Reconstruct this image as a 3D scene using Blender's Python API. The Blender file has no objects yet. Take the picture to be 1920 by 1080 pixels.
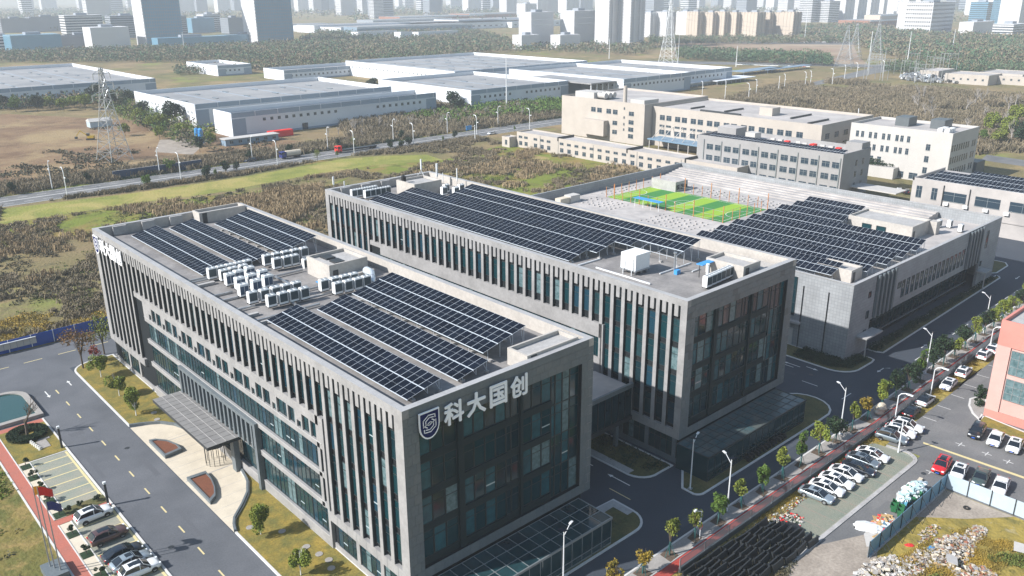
import bpy, bmesh, math, random
import numpy as np
from mathutils import Vector, Matrix
R_=random.Random(7); NP=np.random.RandomState(11)
scene=bpy.context.scene; COL=scene.collection
# ---------------------------------------------------------------- camera
cd=bpy.data.cameras.new('camera'); cam=bpy.data.objects.new('camera',cd); COL.objects.link(cam); scene.camera=cam
F=Vector((0.63270884,0.70000487,-0.33116869)); Rt=Vector((0.74050308,-0.67202847,-0.00573835)); U=Vector((0.22657166,0.24160074,0.94355411))
cam.matrix_world=Matrix(((Rt.x,U.x,-F.x,-42.964),(Rt.y,U.y,-F.y,-64.265),(Rt.z,U.z,-F.z,65.633),(0,0,0,1)))
cd.sensor_width=36; cd.lens=29.76; cd.clip_start=.5; cd.clip_end=20000
# ---------------------------------------------------------------- light
SUN_EL=math.radians(36); SUN_DIR=Vector((-.932,.363,0)).normalized()*math.cos(SUN_EL)+Vector((0,0,math.sin(SUN_EL)))
world=bpy.data.worlds.new("World"); scene.world=world; world.use_nodes=True
wn=world.node_tree; bg=wn.nodes['Background']; sky=wn.nodes.new('ShaderNodeTexSky'); sky.sky_type='NISHITA'
sky.sun_disc=False; sky.sun_elevation=SUN_EL; sky.sun_rotation=math.radians(-68.7); sky.dust_density=1.0; sky.air_density=1.6; sky.ozone_density=3.0; sky.altitude=60
wn.links.new(sky.outputs[0],bg.inputs[0]); bg.inputs[1].default_value=.085
sd=bpy.data.lights.new('sun','SUN'); sd.energy=4.4; sd.angle=math.radians(.55); sd.color=(1,.965,.925)
sun=bpy.data.objects.new('sun',sd); COL.objects.link(sun); sun.rotation_euler=SUN_DIR.to_track_quat('Z','Y').to_euler()
vs=scene.view_settings; vs.view_transform='Standard'; vs.look='None'; vs.exposure=.82; vs.gamma=1; vs.use_curve_mapping=False
scene.cycles.max_bounces=5; scene.cycles.diffuse_bounces=1; scene.cycles.glossy_bounces=2; scene.cycles.transparent_max_bounces=6
scene.cycles.volume_bounces=1
# ---------------------------------------------------------------- materials
MATS={}
def mat(name,rgb,rough=.75,metal=0.,var=.0,vscale=.3,rgb2=None,bump=0.,bscale=4.,fine=.0,spec=.5,emit=None,coat=0.,wave=None):
    """principled material; colour varies by world-position noise (var = mix towards rgb2 or darker), fine = small grain"""
    m=bpy.data.materials.new(name); m.use_nodes=True; nt=m.node_tree; N=nt.nodes; L=nt.links; b=N['Principled BSDF']
    b.inputs['Base Color'].default_value=(*rgb,1); b.inputs['Roughness'].default_value=rough; b.inputs['Metallic'].default_value=metal
    b.inputs['Specular IOR Level'].default_value=spec
    if coat: b.inputs['Coat Weight'].default_value=coat; b.inputs['Coat Roughness'].default_value=.08
    if emit: b.inputs['Emission Color'].default_value=(*rgb,1); b.inputs['Emission Strength'].default_value=emit
    g=N.new('ShaderNodeNewGeometry')
    if var or fine:
        c=None
        n=N.new('ShaderNodeTexNoise'); n.inputs['Scale'].default_value=vscale; n.inputs['Detail'].default_value=5; n.inputs['Roughness'].default_value=.62
        L.new(g.outputs['Position'],n.inputs['Vector'])
        r=N.new('ShaderNodeMapRange'); r.inputs[1].default_value=.35; r.inputs[2].default_value=.65; L.new(n.outputs[0],r.inputs[0])
        mx=N.new('ShaderNodeMix'); mx.data_type='RGBA'
        t=rgb2 or tuple(v*.72 for v in rgb)
        mx.inputs[6].default_value=(*rgb,1); mx.inputs[7].default_value=(*t,1)
        mu=N.new('ShaderNodeMath'); mu.operation='MULTIPLY'; mu.inputs[1].default_value=var; L.new(r.outputs[0],mu.inputs[0]); L.new(mu.outputs[0],mx.inputs[0])
        out=mx.outputs[2]
        if fine:
            n2=N.new('ShaderNodeTexNoise'); n2.inputs['Scale'].default_value=bscale; n2.inputs['Detail'].default_value=3; L.new(g.outputs['Position'],n2.inputs['Vector'])
            r2=N.new('ShaderNodeMapRange'); r2.inputs[1].default_value=.3; r2.inputs[2].default_value=.7; r2.inputs[3].default_value=1-fine; r2.inputs[4].default_value=1+fine*.6; L.new(n2.outputs[0],r2.inputs[0])
            m2=N.new('ShaderNodeVectorMath'); m2.operation='SCALE'; L.new(out,m2.inputs[0]); L.new(r2.outputs[0],m2.inputs['Scale']); out=m2.outputs[0]
        L.new(out,b.inputs['Base Color'])
    if bump:
        nb=N.new('ShaderNodeTexNoise'); nb.inputs['Scale'].default_value=bscale; nb.inputs['Detail'].default_value=4; L.new(g.outputs['Position'],nb.inputs['Vector'])
        bp=N.new('ShaderNodeBump'); bp.inputs['Strength'].default_value=bump; bp.inputs['Distance'].default_value=.1; L.new(nb.outputs[0],bp.inputs['Height']); L.new(bp.outputs[0],b.inputs['Normal'])
    MATS[name]=m; return m
def tiled(name,rgb,sx,sz,joint=.03,jcol=.55,var=.12,rough=.6,axis='xz'):
    """small panels too fine to model singly: per-panel tone and recessed-looking joints (bump)"""
    m=bpy.data.materials.new(name); m.use_nodes=True; nt=m.node_tree; N=nt.nodes; L=nt.links; b=N['Principled BSDF']; b.inputs['Roughness'].default_value=rough
    g=N.new('ShaderNodeNewGeometry'); sp=N.new('ShaderNodeSeparateXYZ'); L.new(g.outputs['Position'],sp.inputs[0])
    ad=N.new('ShaderNodeMath'); ad.operation='ADD'; L.new(sp.outputs[0],ad.inputs[0]); L.new(sp.outputs[1],ad.inputs[1])
    cb=N.new('ShaderNodeCombineXYZ')
    if axis=='xz': L.new(ad.outputs[0],cb.inputs[0]); L.new(sp.outputs[2],cb.inputs[1])
    else: L.new(sp.outputs[0],cb.inputs[0]); L.new(sp.outputs[1],cb.inputs[1])
    br=N.new('ShaderNodeTexBrick'); L.new(cb.outputs[0],br.inputs[0]); br.inputs['Scale'].default_value=1; br.inputs['Mortar Size'].default_value=joint; br.inputs['Mortar Smooth'].default_value=.3
    br.inputs['Brick Width'].default_value=sx; br.inputs['Row Height'].default_value=sz; br.offset=0.
    br.inputs['Color1'].default_value=(*[v*(1+var) for v in rgb],1); br.inputs['Color2'].default_value=(*[v*(1-var) for v in rgb],1); br.inputs['Mortar'].default_value=(*[v*jcol for v in rgb],1)
    n=N.new('ShaderNodeTexNoise'); n.inputs['Scale'].default_value=.25; n.inputs['Detail'].default_value=5; L.new(g.outputs['Position'],n.inputs['Vector'])
    r=N.new('ShaderNodeMapRange'); r.inputs[1].default_value=.3; r.inputs[2].default_value=.7; r.inputs[3].default_value=.84; r.inputs[4].default_value=1.08; L.new(n.outputs[0],r.inputs[0])
    v=N.new('ShaderNodeVectorMath'); v.operation='SCALE'; L.new(br.outputs[0],v.inputs[0]); L.new(r.outputs[0],v.inputs['Scale']); L.new(v.outputs[0],b.inputs['Base Color'])
    MATS[name]=m; return m
mat('stone',(.325,.32,.32),.62,var=.8,vscale=.35,rgb2=(.235,.232,.232),fine=.1,bscale=2.5,bump=.05)
mat('stone_dark_and_shaded',(.14,.165,.18),.5,var=.5,vscale=.3,fine=.12,bscale=3)  # darker, bluer copy of stone: end-face shade put into its colour; also dark stone
mat('stone_shaded_b',(.155,.175,.185),.5,var=.5,vscale=.3,fine=.12,bscale=3)
mat('stone_c',(.10,.117,.127),.5,var=.5,vscale=.3,fine=.12,bscale=3)  # darkest end-face tile tone, shade put into the colour; also low wall and boxes
mat('core',(.018,.022,.025),.9,spec=.1)
mat('coping',(.40,.395,.395),.5,var=.6,vscale=.5,fine=.06,bscale=3)
mat('parapet_in',(.47,.44,.405),.8,var=.5,vscale=.35,fine=.1,bscale=2)
mat('roof',(.28,.265,.255),.9,var=1,vscale=.3,rgb2=(.18,.172,.17),fine=.12,bscale=2.2)
mat('roof_c',(.50,.465,.44),.9,var=1,vscale=.2,rgb2=(.34,.32,.31),fine=.12,bscale=1.6)
mat('concrete',(.42,.41,.40),.85,var=.7,vscale=.5,fine=.12,bscale=3)
mat('white_wall',(.50,.48,.455),.8,var=.3,vscale=.2,fine=.05,bscale=2)
mat('glass0',(.006,.022,.03),.06,spec=.4,var=.6,vscale=.5,rgb2=(.012,.045,.055))
mat('glass1',(.006,.036,.045),.06,spec=.45)
mat('glass2',(.02,.06,.07),.15,spec=.35,var=.8,vscale=1.2,rgb2=(.012,.03,.035))
mat('glass3',(.15,.22,.235),.3,spec=.3,var=.9,vscale=2.0,rgb2=(.05,.10,.11))
mat('glass4',(.012,.045,.07),.08,spec=.4)
mat('sash',(.30,.36,.38),.08,spec=.9)
mat('frame',(.03,.04,.044),.5,.1)
mat('frame_light',(.32,.35,.36),.4,.5)
mat('asphalt',(.125,.132,.148),.9,var=1,vscale=.09,rgb2=(.085,.092,.105),fine=.16,bscale=5,bump=.1)
mat('asphalt_new',(.05,.062,.08),.85,var=.9,vscale=.09,rgb2=(.036,.046,.062),fine=.16,bscale=5,bump=.1)
mat('asphalt_lot',(.185,.182,.18),.9,var=1,vscale=.1,rgb2=(.115,.118,.122),fine=.14,bscale=4,bump=.1)
mat('paint',(.72,.72,.70),.7,var=.5,vscale=2.5,rgb2=(.45,.45,.45))
mat('paint_y',(.66,.55,.27),.7,var=.5,vscale=2.5,rgb2=(.45,.40,.26))
mat('kerb',(.60,.59,.57),.8,var=.4,vscale=1.5)
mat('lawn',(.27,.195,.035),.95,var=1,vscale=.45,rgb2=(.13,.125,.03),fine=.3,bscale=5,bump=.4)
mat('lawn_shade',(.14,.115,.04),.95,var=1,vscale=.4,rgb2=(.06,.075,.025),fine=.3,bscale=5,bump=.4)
mat('plaza',(.60,.53,.42),.8,var=.4,vscale=.5,fine=.05,bscale=3)
mat('red_path',(.42,.13,.09),.85,var=.6,vscale=.4,rgb2=(.33,.13,.10),fine=.1,bscale=5)
mat('red_lane',(.40,.055,.04),.8,var=.5,vscale=.6,rgb2=(.28,.06,.05),fine=.1,bscale=5)
mat('paving',(.33,.31,.29),.9,var=.5,vscale=.8,fine=.15,bscale=5)
mat('bay_green',(.22,.25,.21),.95,var=1,vscale=.35,rgb2=(.30,.285,.23),fine=.2,bscale=6)
mat('dirt',(.12,.085,.06),.95,var=.7,vscale=1.5,fine=.3,bscale=5,bump=.5)
mat('dirt_light',(.36,.31,.26),.95,var=.9,vscale=.25,rgb2=(.24,.205,.17),fine=.2,bscale=3,bump=.3)
mat('metal_white',(.74,.76,.78),.4,.1)
mat('metal_grey',(.42,.44,.46),.4,.7)
mat('alu',(.62,.67,.72),.4,.3)
mat('metal_dark',(.05,.055,.06),.5,.4)
mat('ac_white',(.80,.81,.81),.5,var=.25,vscale=2)
mat('ac_blue',(.03,.07,.13),.3,var=.4,vscale=2)
mat('ac_grille',(.03,.055,.07),.4)
mat('ac_logo',(.05,.28,.62),.5)
mat('solar_cell',(.003,.005,.011),.4,spec=.05,var=.8,vscale=.35,rgb2=(.009,.014,.026))
mat('glass2b',(.02,.10,.125),.2,spec=.3,var=.8,vscale=1.2,rgb2=(.012,.05,.065))
mat('spandrel',(.014,.026,.030),.6,spec=.2)
mat('jamb',(.028,.034,.038),.45)
mat('black',(.012,.012,.014),.5)
mat('rubber',(.015,.015,.016),.8)
mat('bark',(.11,.085,.065),.9,var=.5,vscale=3)
mat('bark_pale',(.33,.30,.27),.9,var=.5,vscale=3)
mat('whitewash',(.7,.69,.66),.85)
def leaf(name,a,b,sc=1.2):
    m=mat(name,a,.7,var=1,vscale=sc,rgb2=b,fine=.25,bscale=7,spec=.25); return m
leaf('leaf_green',(.12,.19,.03),(.06,.12,.025)); leaf('leaf_yellow',(.22,.24,.035),(.11,.15,.03)); leaf('leaf_orange',(.34,.22,.03),(.20,.17,.03))
leaf('leaf_dark',(.028,.055,.022),(.018,.036,.018)); leaf('leaf_lime',(.23,.26,.035),(.12,.17,.03)); leaf('leaf_red',(.32,.03,.02),(.22,.05,.03)); leaf('leaf_rust',(.24,.13,.05),(.14,.09,.04))
leaf('bush_dark',(.065,.075,.045),(.11,.09,.055),.08); leaf('bush_grey',(.25,.20,.13),(.16,.135,.085),.05); leaf('bush_tan',(.42,.32,.19),(.27,.20,.12),.08); leaf('bush_green',(.13,.16,.035),(.09,.11,.03),.08)
leaf('bush_gold',(.42,.28,.05),(.24,.19,.05),.25); leaf('grass_fresh',(.15,.19,.025),(.10,.14,.02),.1)
# ---------------------------------------------------------------- mesh building
class MB:
    def __init__(s): s.v=[]; s.f=[]; s.m=[]
    def quad(s,a,b,c,d,m=0):
        i=len(s.v); s.v+= [a,b,c,d]; s.f.append((i,i+1,i+2,i+3)); s.m.append(m); return s
    def poly(s,pts,m=0):
        i=len(s.v); s.v+=list(pts); s.f.append(tuple(range(i,i+len(pts)))); s.m.append(m); return s
    def box(s,x0,y0,z0,x1,y1,z1,m=0,mt=None):
        i=len(s.v); s.v+=[(x0,y0,z0),(x1,y0,z0),(x1,y1,z0),(x0,y1,z0),(x0,y0,z1),(x1,y0,z1),(x1,y1,z1),(x0,y1,z1)]
        for k,f in enumerate(((0,3,2,1),(4,5,6,7),(0,1,5,4),(1,2,6,5),(2,3,7,6),(3,0,4,7))):
            s.f.append(tuple(i+j for j in f)); s.m.append(mt if (mt is not None and k==1) else m)
        return s
    def cbox(s,c,d,m=0): return s.box(c[0]-d[0]/2,c[1]-d[1]/2,c[2]-d[2]/2,c[0]+d[0]/2,c[1]+d[1]/2,c[2]+d[2]/2,m)
    def bar(s,a,b,w,h=None,m=0,n=4):
        """tapered bar from a to b; w radius-like (or tuple)"""
        a=Vector(a); b=Vector(b); d=(b-a)
        if d.length<1e-6: return s
        d.normalize(); up=Vector((0,0,1)) if abs(d.z)<.95 else Vector((1,0,0)); x=d.cross(up).normalized(); y=x.cross(d).normalized()
        w0,w1=(w if isinstance(w,tuple) else (w,w)); i=len(s.v); ph=math.pi/4 if n==4 else 0
        for p,w_ in ((a,w0),(b,w1)):
            for k in range(n):
                t=ph+2*math.pi*k/n; q=p+x*math.cos(t)*w_+y*math.sin(t)*w_; s.v.append(tuple(q))
        for k in range(n):
            k2=(k+1)%n; s.f.append((i+k,i+k2,i+n+k2,i+n+k)); s.m.append(m)
        s.f.append(tuple(i+n+k for k in range(n))); s.m.append(m); s.f.append(tuple(i+n-1-k for k in range(n))); s.m.append(m)
        return s
    def prism(s,pts,z0,z1,m=0,mt=None):
        n=len(pts); i=len(s.v); s.v+=[(p[0],p[1],z0) for p in pts]+[(p[0],p[1],z1) for p in pts]
        for k in range(n): s.f.append((i+k,i+(k+1)%n,i+n+(k+1)%n,i+n+k)); s.m.append(m)
        s.f.append(tuple(i+n+k for k in range(n))); s.m.append(m if mt is None else mt)
        return s
    def arrays(s,V,Fc,m=0):
        i=len(s.v); s.v+= [tuple(p) for p in V]; s.f+=[tuple(int(j)+i for j in f) for f in Fc]; s.m+=[m]*len(Fc); return s
    def mesh(s,name,mats,smooth=False):
        me=bpy.data.meshes.new(name); me.from_pydata(s.v,[],s.f)
        for k in mats: me.materials.append(MATS[k] if isinstance(k,str) else k)
        if len(mats)>1: me.polygons.foreach_set('material_index',s.m)
        if smooth: me.polygons.foreach_set('use_smooth',[True]*len(s.f))
        me.update(); return me
    def build(s,name,mats,parent=None,loc=None,smooth=False):
        if isinstance(mats,str): mats=[mats]
        return link(name,s.mesh(name,mats,smooth),parent,loc)
def link(name,me,parent=None,loc=None,rz=0,rot=None):
    o=bpy.data.objects.new(name,me); COL.objects.link(o)
    if parent is not None: o.parent=parent
    if loc is not None: o.location=loc
    if rz: o.rotation_euler.z=rz
    if rot: o.rotation_euler=rot
    return o
def tag(o,label=None,cat=None,group=None,kind=None):
    if label: o['label']=label
    if cat: o['category']=cat
    if group: o['group']=group
    if kind: o['kind']=kind
    return o
def thing(name,label,cat,loc=(0,0,0),rz=0,group=None):
    o=bpy.data.objects.new(name,None); COL.objects.link(o); o.location=loc; o.rotation_euler=(0,0,rz); o.empty_display_size=.3
    return tag(o,label,cat,group)
def struct(name,mb,mats,label=None):
    o=mb.build(name,mats); o['kind']='structure'
    if label: o['label']=label
    return o
KIDS={}
def dup(root,loc,rz=0,label=None,group=None,scale=None):
    r=root.copy(); COL.objects.link(r); r.location=loc; r.rotation_euler=(0,0,rz)
    if label: r['label']=label
    if group: r['group']=group
    if scale: r.scale=(scale,)*3 if not isinstance(scale,tuple) else scale
    if root.name not in KIDS: KIDS[root.name]=[(c,list(c.children)) for c in root.children]
    for ch,gs in KIDS[root.name]:
        c=ch.copy(); COL.objects.link(c); c.parent=r
        for g in gs:
            d=g.copy(); COL.objects.link(d); d.parent=c
    return r
ORD=['first','second','third','fourth','fifth','sixth','seventh','eighth','ninth','tenth','eleventh','twelfth','thirteenth','fourteenth','fifteenth','sixteenth','seventeenth','eighteenth','nineteenth','twentieth','twenty-first','twenty-second','twenty-third','twenty-fourth','twenty-fifth','twenty-sixth','twenty-seventh','twenty-eighth','twenty-ninth','thirtieth']
def sheet(name,pts,mats,z,label=None,m=None,z0=None):
    b=MB()
    if z0 is None: b.poly([(x,y,z) for x,y in pts])
    else: b.prism(pts,z0,z)
    return struct(name,b,mats,label)
def arc(cx,cy,r,a0,a1,n=8): return [(cx+r*math.cos(math.radians(a0+(a1-a0)*k/n)),cy+r*math.sin(math.radians(a0+(a1-a0)*k/n))) for k in range(n+1)]

# ================================================================ THE GROUND
def field_mat(name,cols,scales,rough=.95):
    m=bpy.data.materials.new(name); m.use_nodes=True; nt=m.node_tree; N=nt.nodes; L=nt.links; b=N['Principled BSDF']; b.inputs['Roughness'].default_value=rough; b.inputs['Specular IOR Level'].default_value=.15
    g=N.new('ShaderNodeNewGeometry'); cur=None
    for c,(sc,lo,hi) in zip(cols,scales):
        if cur is None:
            rgb=N.new('ShaderNodeRGB'); rgb.outputs[0].default_value=(*c,1); cur=rgb.outputs[0]; continue
        n=N.new('ShaderNodeTexNoise'); n.inputs['Scale'].default_value=sc; n.inputs['Detail'].default_value=7; n.inputs['Roughness'].default_value=.65; n.inputs['Distortion'].default_value=.6
        mp=N.new('ShaderNodeVectorMath'); mp.operation='ADD'; mp.inputs[1].default_value=(sc*9137%97,sc*411%53,0); L.new(g.outputs['Position'],mp.inputs[0]); L.new(mp.outputs[0],n.inputs['Vector'])
        r=N.new('ShaderNodeMapRange'); r.inputs[1].default_value=lo; r.inputs[2].default_value=hi; L.new(n.outputs[0],r.inputs[0])
        x=N.new('ShaderNodeMix'); x.data_type='RGBA'; L.new(r.outputs[0],x.inputs[0]); L.new(cur,x.inputs[6]); x.inputs[7].default_value=(*c,1); cur=x.outputs[2]
    L.new(cur,b.inputs['Base Color'])
    nb=N.new('ShaderNodeTexNoise'); nb.inputs['Scale'].default_value=1.2; nb.inputs['Detail'].default_value=6; L.new(g.outputs['Position'],nb.inputs['Vector'])
    bp=N.new('ShaderNodeBump'); bp.inputs['Strength'].default_value=.6; bp.inputs['Distance'].default_value=.5; L.new(nb.outputs[0],bp.inputs['Height']); L.new(bp.outputs[0],b.inputs['Normal'])
    MATS[name]=m
field_mat('terrain',[(.22,.165,.09),(.14,.135,.055),(.32,.23,.12),(.19,.21,.055),(.09,.085,.05)],[(0,0,0),(.012,.42,.6),(.035,.5,.7),(.02,.56,.66),(.11,.55,.72)])
field_mat('brown_field',[(.235,.155,.09),(.16,.10,.06),(.30,.22,.12),(.09,.07,.045)],[(0,0,0),(.05,.42,.62),(.02,.48,.62),(.14,.58,.72)])
field_mat('pale_field',[(.30,.21,.15),(.22,.16,.11),(.36,.28,.20)],[(0,0,0),(.02,.42,.6),(.006,.45,.6)])
field_mat('green_field',[(.235,.24,.06),(.15,.175,.045),(.33,.28,.10)],[(0,0,0),(.09,.42,.66),(.05,.46,.62)])
field_mat('mead',[(.16,.19,.035),(.23,.17,.06),(.09,.10,.03),(.32,.24,.11)],[(0,0,0),(.08,.45,.6),(.16,.52,.68),(.05,.56,.68)])
field_mat('west_grass',[(.19,.155,.05),(.11,.115,.035),(.26,.19,.075)],[(0,0,0),(.12,.42,.6),(.3,.5,.66)])
field_mat('dry_grass',[(.30,.23,.06),(.16,.14,.045),(.36,.31,.2),(.08,.09,.03)],[(0,0,0),(.25,.45,.62),(.5,.58,.7),(.9,.6,.7)])
b=MB(); b.poly([(-3000,-3000,-.02),(9000,-3000,-.02),(9000,9000,-.02),(-3000,9000,-.02)]); struct('ground',b,['terrain'])
ys=lambda X: max(0,(X-80)*.02)
# ---- fields far and near
sheet('brown_field',[(-60,268),(92,268),(150,292),(128,372),(118,420),(74,500),(-60,510)],['brown_field'],.004)
sheet('green_strip',[(13.4,244.8),(53.3,238.5),(92.0,237.2),(139.7,243.3),(156.6,237.0),(171.2,226.4),(168.7,212.1),(141.6,222.4),(108.6,222.7),(73.7,219.1),(47.7,222.3),(23.4,223.0),(8.7,223.7)],['green_field'],.004)
sheet('grass_field',[(8.7,223.7),(26.3,222.2),(75.7,214.9),(105.0,200.9),(124.2,210.4),(88.2,185.8),(47.7,186.8),(22.7,194.1),(1.7,192.0)],['mead'],.008)
sheet('meadow',[(116.0,262.9),(168.7,212.1),(217.1,222.9),(214.6,137.6),(148.6,136.7),(138.8,196.4)],['mead'],.002)
sheet('pale_field',[(907.2,655.8),(1015.2,465.2),(810.6,355.5),(703.4,287.1),(728.7,498.4),(733.6,529.1)],['pale_field'],.006)
sheet('sand_yard',[(103.3,345.9),(123.4,334.9),(98.7,296.4),(89.1,314.6)],['dirt_light'],.006)
# ---- main road running across behind the field
b=MB(); b.box(-120,247.2,-.3,330,263.5,.012); struct('main_road',b,['asphalt_lot'])
b=MB(); b.box(-120,255.0,.0,330,255.6,.05); struct('road_median',b,['kerb'])
b=MB()
for k in range(75):
    b.box(-110+k*6,251.1,.012,-107+k*6,251.3,.018); b.box(-110+k*6,259.2,.012,-107+k*6,259.4,.018)
b.box(-120,247.6,.012,330,247.8,.018); b.box(-120,263.0,.012,330,263.2,.018)
struct('road_markings',b,['paint'])
sheet('verge',[(-120,263.5),(330,263.5),(330,268),(-120,268)],['mead'],.01)
# ---- far roads
for nm,pts in (('far_road',[(600.9,478.9),(713.8,292.1),(790.6,196.3),(819.7,205.9),(741.0,305.2),(626.0,500.2)]),('far_road',[(713.8,292.1),(531.8,259.7),(374.7,230.4),(380.2,225.0),(539.7,251.6),(732.9,272.2)]),('far_road',[(883.6,663.9),(1005.0,460.0),(1699.1,493.1),(1801.1,526.4),(1058.2,487.0),(923.4,695.3)]),
    ('side_road',[(326.0,60.4),(324.0,43.9),(338.2,48.6),(339.9,63.4)])):
    sheet(nm,pts,['asphalt_lot'],.02)
# ---- campus ground
sheet('north_road',[(-70,97.5),(60,97.5),(60,112.6),(-70,112.6)],['asphalt'],.004)
sheet('west_road',[(-16.9,-70),(-7.7,-70),(-7.7,97.5),(-16.9,97.5)],['asphalt'],.004)
sheet('campus_road',[(-7.7,-11.1),(80,-11.1),(230,-8.1),(230,30),(171,30),(171,98),(40,98),(40,97.5),(-7.7,97.5)],['asphalt_new'],.004)
sheet('west_forecourt',[(-29,66),(-16.9,66),(-16.9,97.5),(-29,97.5)],['asphalt'],.0045)
def island(name,pts,mats,kw=.32,h=.13,fill=.15,kerb='kerb'):
    """kerb ring standing proud of the road and a lawn/paving top inside it"""
    n=len(pts); cen=Vector((sum(p[0] for p in pts)/n,sum(p[1] for p in pts)/n))
    inn=[]
    for i,p in enumerate(pts):
        a=Vector(pts[i-1]); c=Vector(pts[(i+1)%n]); q=Vector(p); d1=(q-a).normalized(); d2=(c-q).normalized(); t=(d1+d2); t=t.normalized() if t.length>1e-4 else d1
        nn=Vector((-t.y,t.x)); ca=max(.4,nn.dot(Vector((-d1.y,d1.x)))); inn.append(tuple(q+nn*kw/ca))
    b=MB(); i0=0
    for i in range(n):
        j=(i+1)%n; a,c,e,f=pts[i],pts[j],inn[j],inn[i]
        b.quad((a[0],a[1],h),(c[0],c[1],h),(e[0],e[1],h),(f[0],f[1],h)); b.quad((a[0],a[1],0),(c[0],c[1],0),(c[0],c[1],h),(a[0],a[1],h)); b.quad((f[0],f[1],h),(e[0],e[1],h),(e[0],e[1],0),(f[0],f[1],0))
    k=struct('kerb',b,[kerb])
    t=MB(); t.poly([(x,y,h-.02) for x,y in inn]); o=struct(name,t,mats); return o
lawnN=[(0.45,98.4)]+[(-3.2,98.3)]+arc(-4.0,94.4,3.6,92,180,6)[1:]+[(-7.62,66.6)]+[(-5.5,65.6),(-3.4,64.3),(-2.0,62.2),(-1.2,59.6),(.45,57.0)]
island('lawn',lawnN,['lawn'])
lawnS=[(.45,44.4),(-.2,43.2),(-1.0,38.5),(-2.4,35.6),(-4.2,33.4),(-6.4,31.2),(-7.1,29.8),(-7.62,28.2),(-7.62,-2),(-6,-5.5),(-3,-6.4),(.45,-6.4)]
island('lawn',lawnS,['lawn'])
b=MB(); b.poly([(-7.6,66.2,.01),(-7.6,28.3,.01),(-6.3,31.3,.01),(-4.0,33.6,.01),(-2.2,35.8,.01),(-.8,38.6,.01),(0,43.2,.01),(5,44.4,.01),(5,58,.01),(-.9,59.6,.01),(-1.8,62.4,.01),(-3.3,64.5,.01)]); struct('plaza',b,['plaza'])
b=MB()
for k in range(16):
    y=30+k*2.4
    if y<60: b.box(-7.5,y,.011,-1.2,y+.05,.016)
b.box(-7.3,57.9,.011,-.8,58.05,.02); b.box(-7.3,44.5,.011,.2,44.65,.02)
struct('paving_joints',b,['concrete'])
def lowwall(pts,h=.45,w=.28,label=None):
    b=MB()
    for a,c in zip(pts,pts[1:]):
        A=Vector((a[0],a[1],0)); C=Vector((c[0],c[1],0)); d=(C-A).normalized(); n=Vector((-d.y,d.x,0))*w/2
        P=[A-n,C-n,C+n,A+n]; b.prism([(p.x,p.y) for p in P],.0,h)
    o=b.build('garden_wall','stone_dark_and_shaded'); tag(o,label,'low wall','low walls curving round the plaza'); return o
lowwall([(-7.5,66.7),(-5.5,65.7),(-3.4,64.3),(-2.0,62.2),(-1.3,59.8),(-.2,57.4)],label='low dark stone wall curving along the far side of the cream plaza')
lowwall([(-7.5,28.4),(-7.0,29.9),(-6.3,31.2),(-4.1,33.5),(-2.3,35.7),(-.9,38.6),(.1,43.2)],label='low dark stone wall curving along the near side of the cream plaza')
# ---- islands south and between the office blocks
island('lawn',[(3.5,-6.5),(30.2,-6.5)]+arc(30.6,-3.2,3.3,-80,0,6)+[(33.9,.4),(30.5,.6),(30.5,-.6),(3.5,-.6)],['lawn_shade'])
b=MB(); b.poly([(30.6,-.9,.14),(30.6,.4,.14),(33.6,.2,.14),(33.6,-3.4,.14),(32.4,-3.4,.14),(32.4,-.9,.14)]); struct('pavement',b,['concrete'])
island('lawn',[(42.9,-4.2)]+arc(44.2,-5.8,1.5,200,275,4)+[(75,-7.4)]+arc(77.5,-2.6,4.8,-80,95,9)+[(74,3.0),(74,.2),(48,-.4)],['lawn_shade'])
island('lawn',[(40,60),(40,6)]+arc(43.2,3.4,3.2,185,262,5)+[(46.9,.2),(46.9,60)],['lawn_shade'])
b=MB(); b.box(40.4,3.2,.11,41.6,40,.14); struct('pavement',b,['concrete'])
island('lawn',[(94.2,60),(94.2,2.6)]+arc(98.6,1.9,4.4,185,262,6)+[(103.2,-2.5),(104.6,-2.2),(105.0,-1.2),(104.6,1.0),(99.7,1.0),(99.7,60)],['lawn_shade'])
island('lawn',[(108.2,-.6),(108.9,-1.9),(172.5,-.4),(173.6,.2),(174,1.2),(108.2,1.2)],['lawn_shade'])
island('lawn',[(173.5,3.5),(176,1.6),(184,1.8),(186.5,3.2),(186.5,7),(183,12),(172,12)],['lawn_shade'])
# ---- street edge along the south: sidewalk, red lane, verge
def strip(name,y0,y1,z,mats,x0=-30,x1=330,z0=None):
    xs=[x0,80,160,x1]; b=MB()
    for a,c in zip(xs,xs[1:]):
        q=[(a,y0+ys(a)),(c,y0+ys(c)),(c,y1+ys(c)),(a,y1+ys(a))]
        if z0 is None: b.poly([(x,y,z) for x,y in q])
        else: b.prism(q,z0,z)
    return struct(name,b,mats)
strip('kerb',-11.35,-11.1,.15,['kerb'],z0=0)
strip('sidewalk',-13.3,-11.35,.13,['paving'])
strip('kerb',-13.45,-13.3,.15,['concrete'],z0=0)
strip('red_cycle_lane',-14.9,-13.45,.09,['red_lane'])
strip('verge',-18.0,-14.9,.012,['dry_grass'])
strip('parking_lane',-20.2,-18.0,.03,['asphalt_lot'],x0=76)
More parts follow.
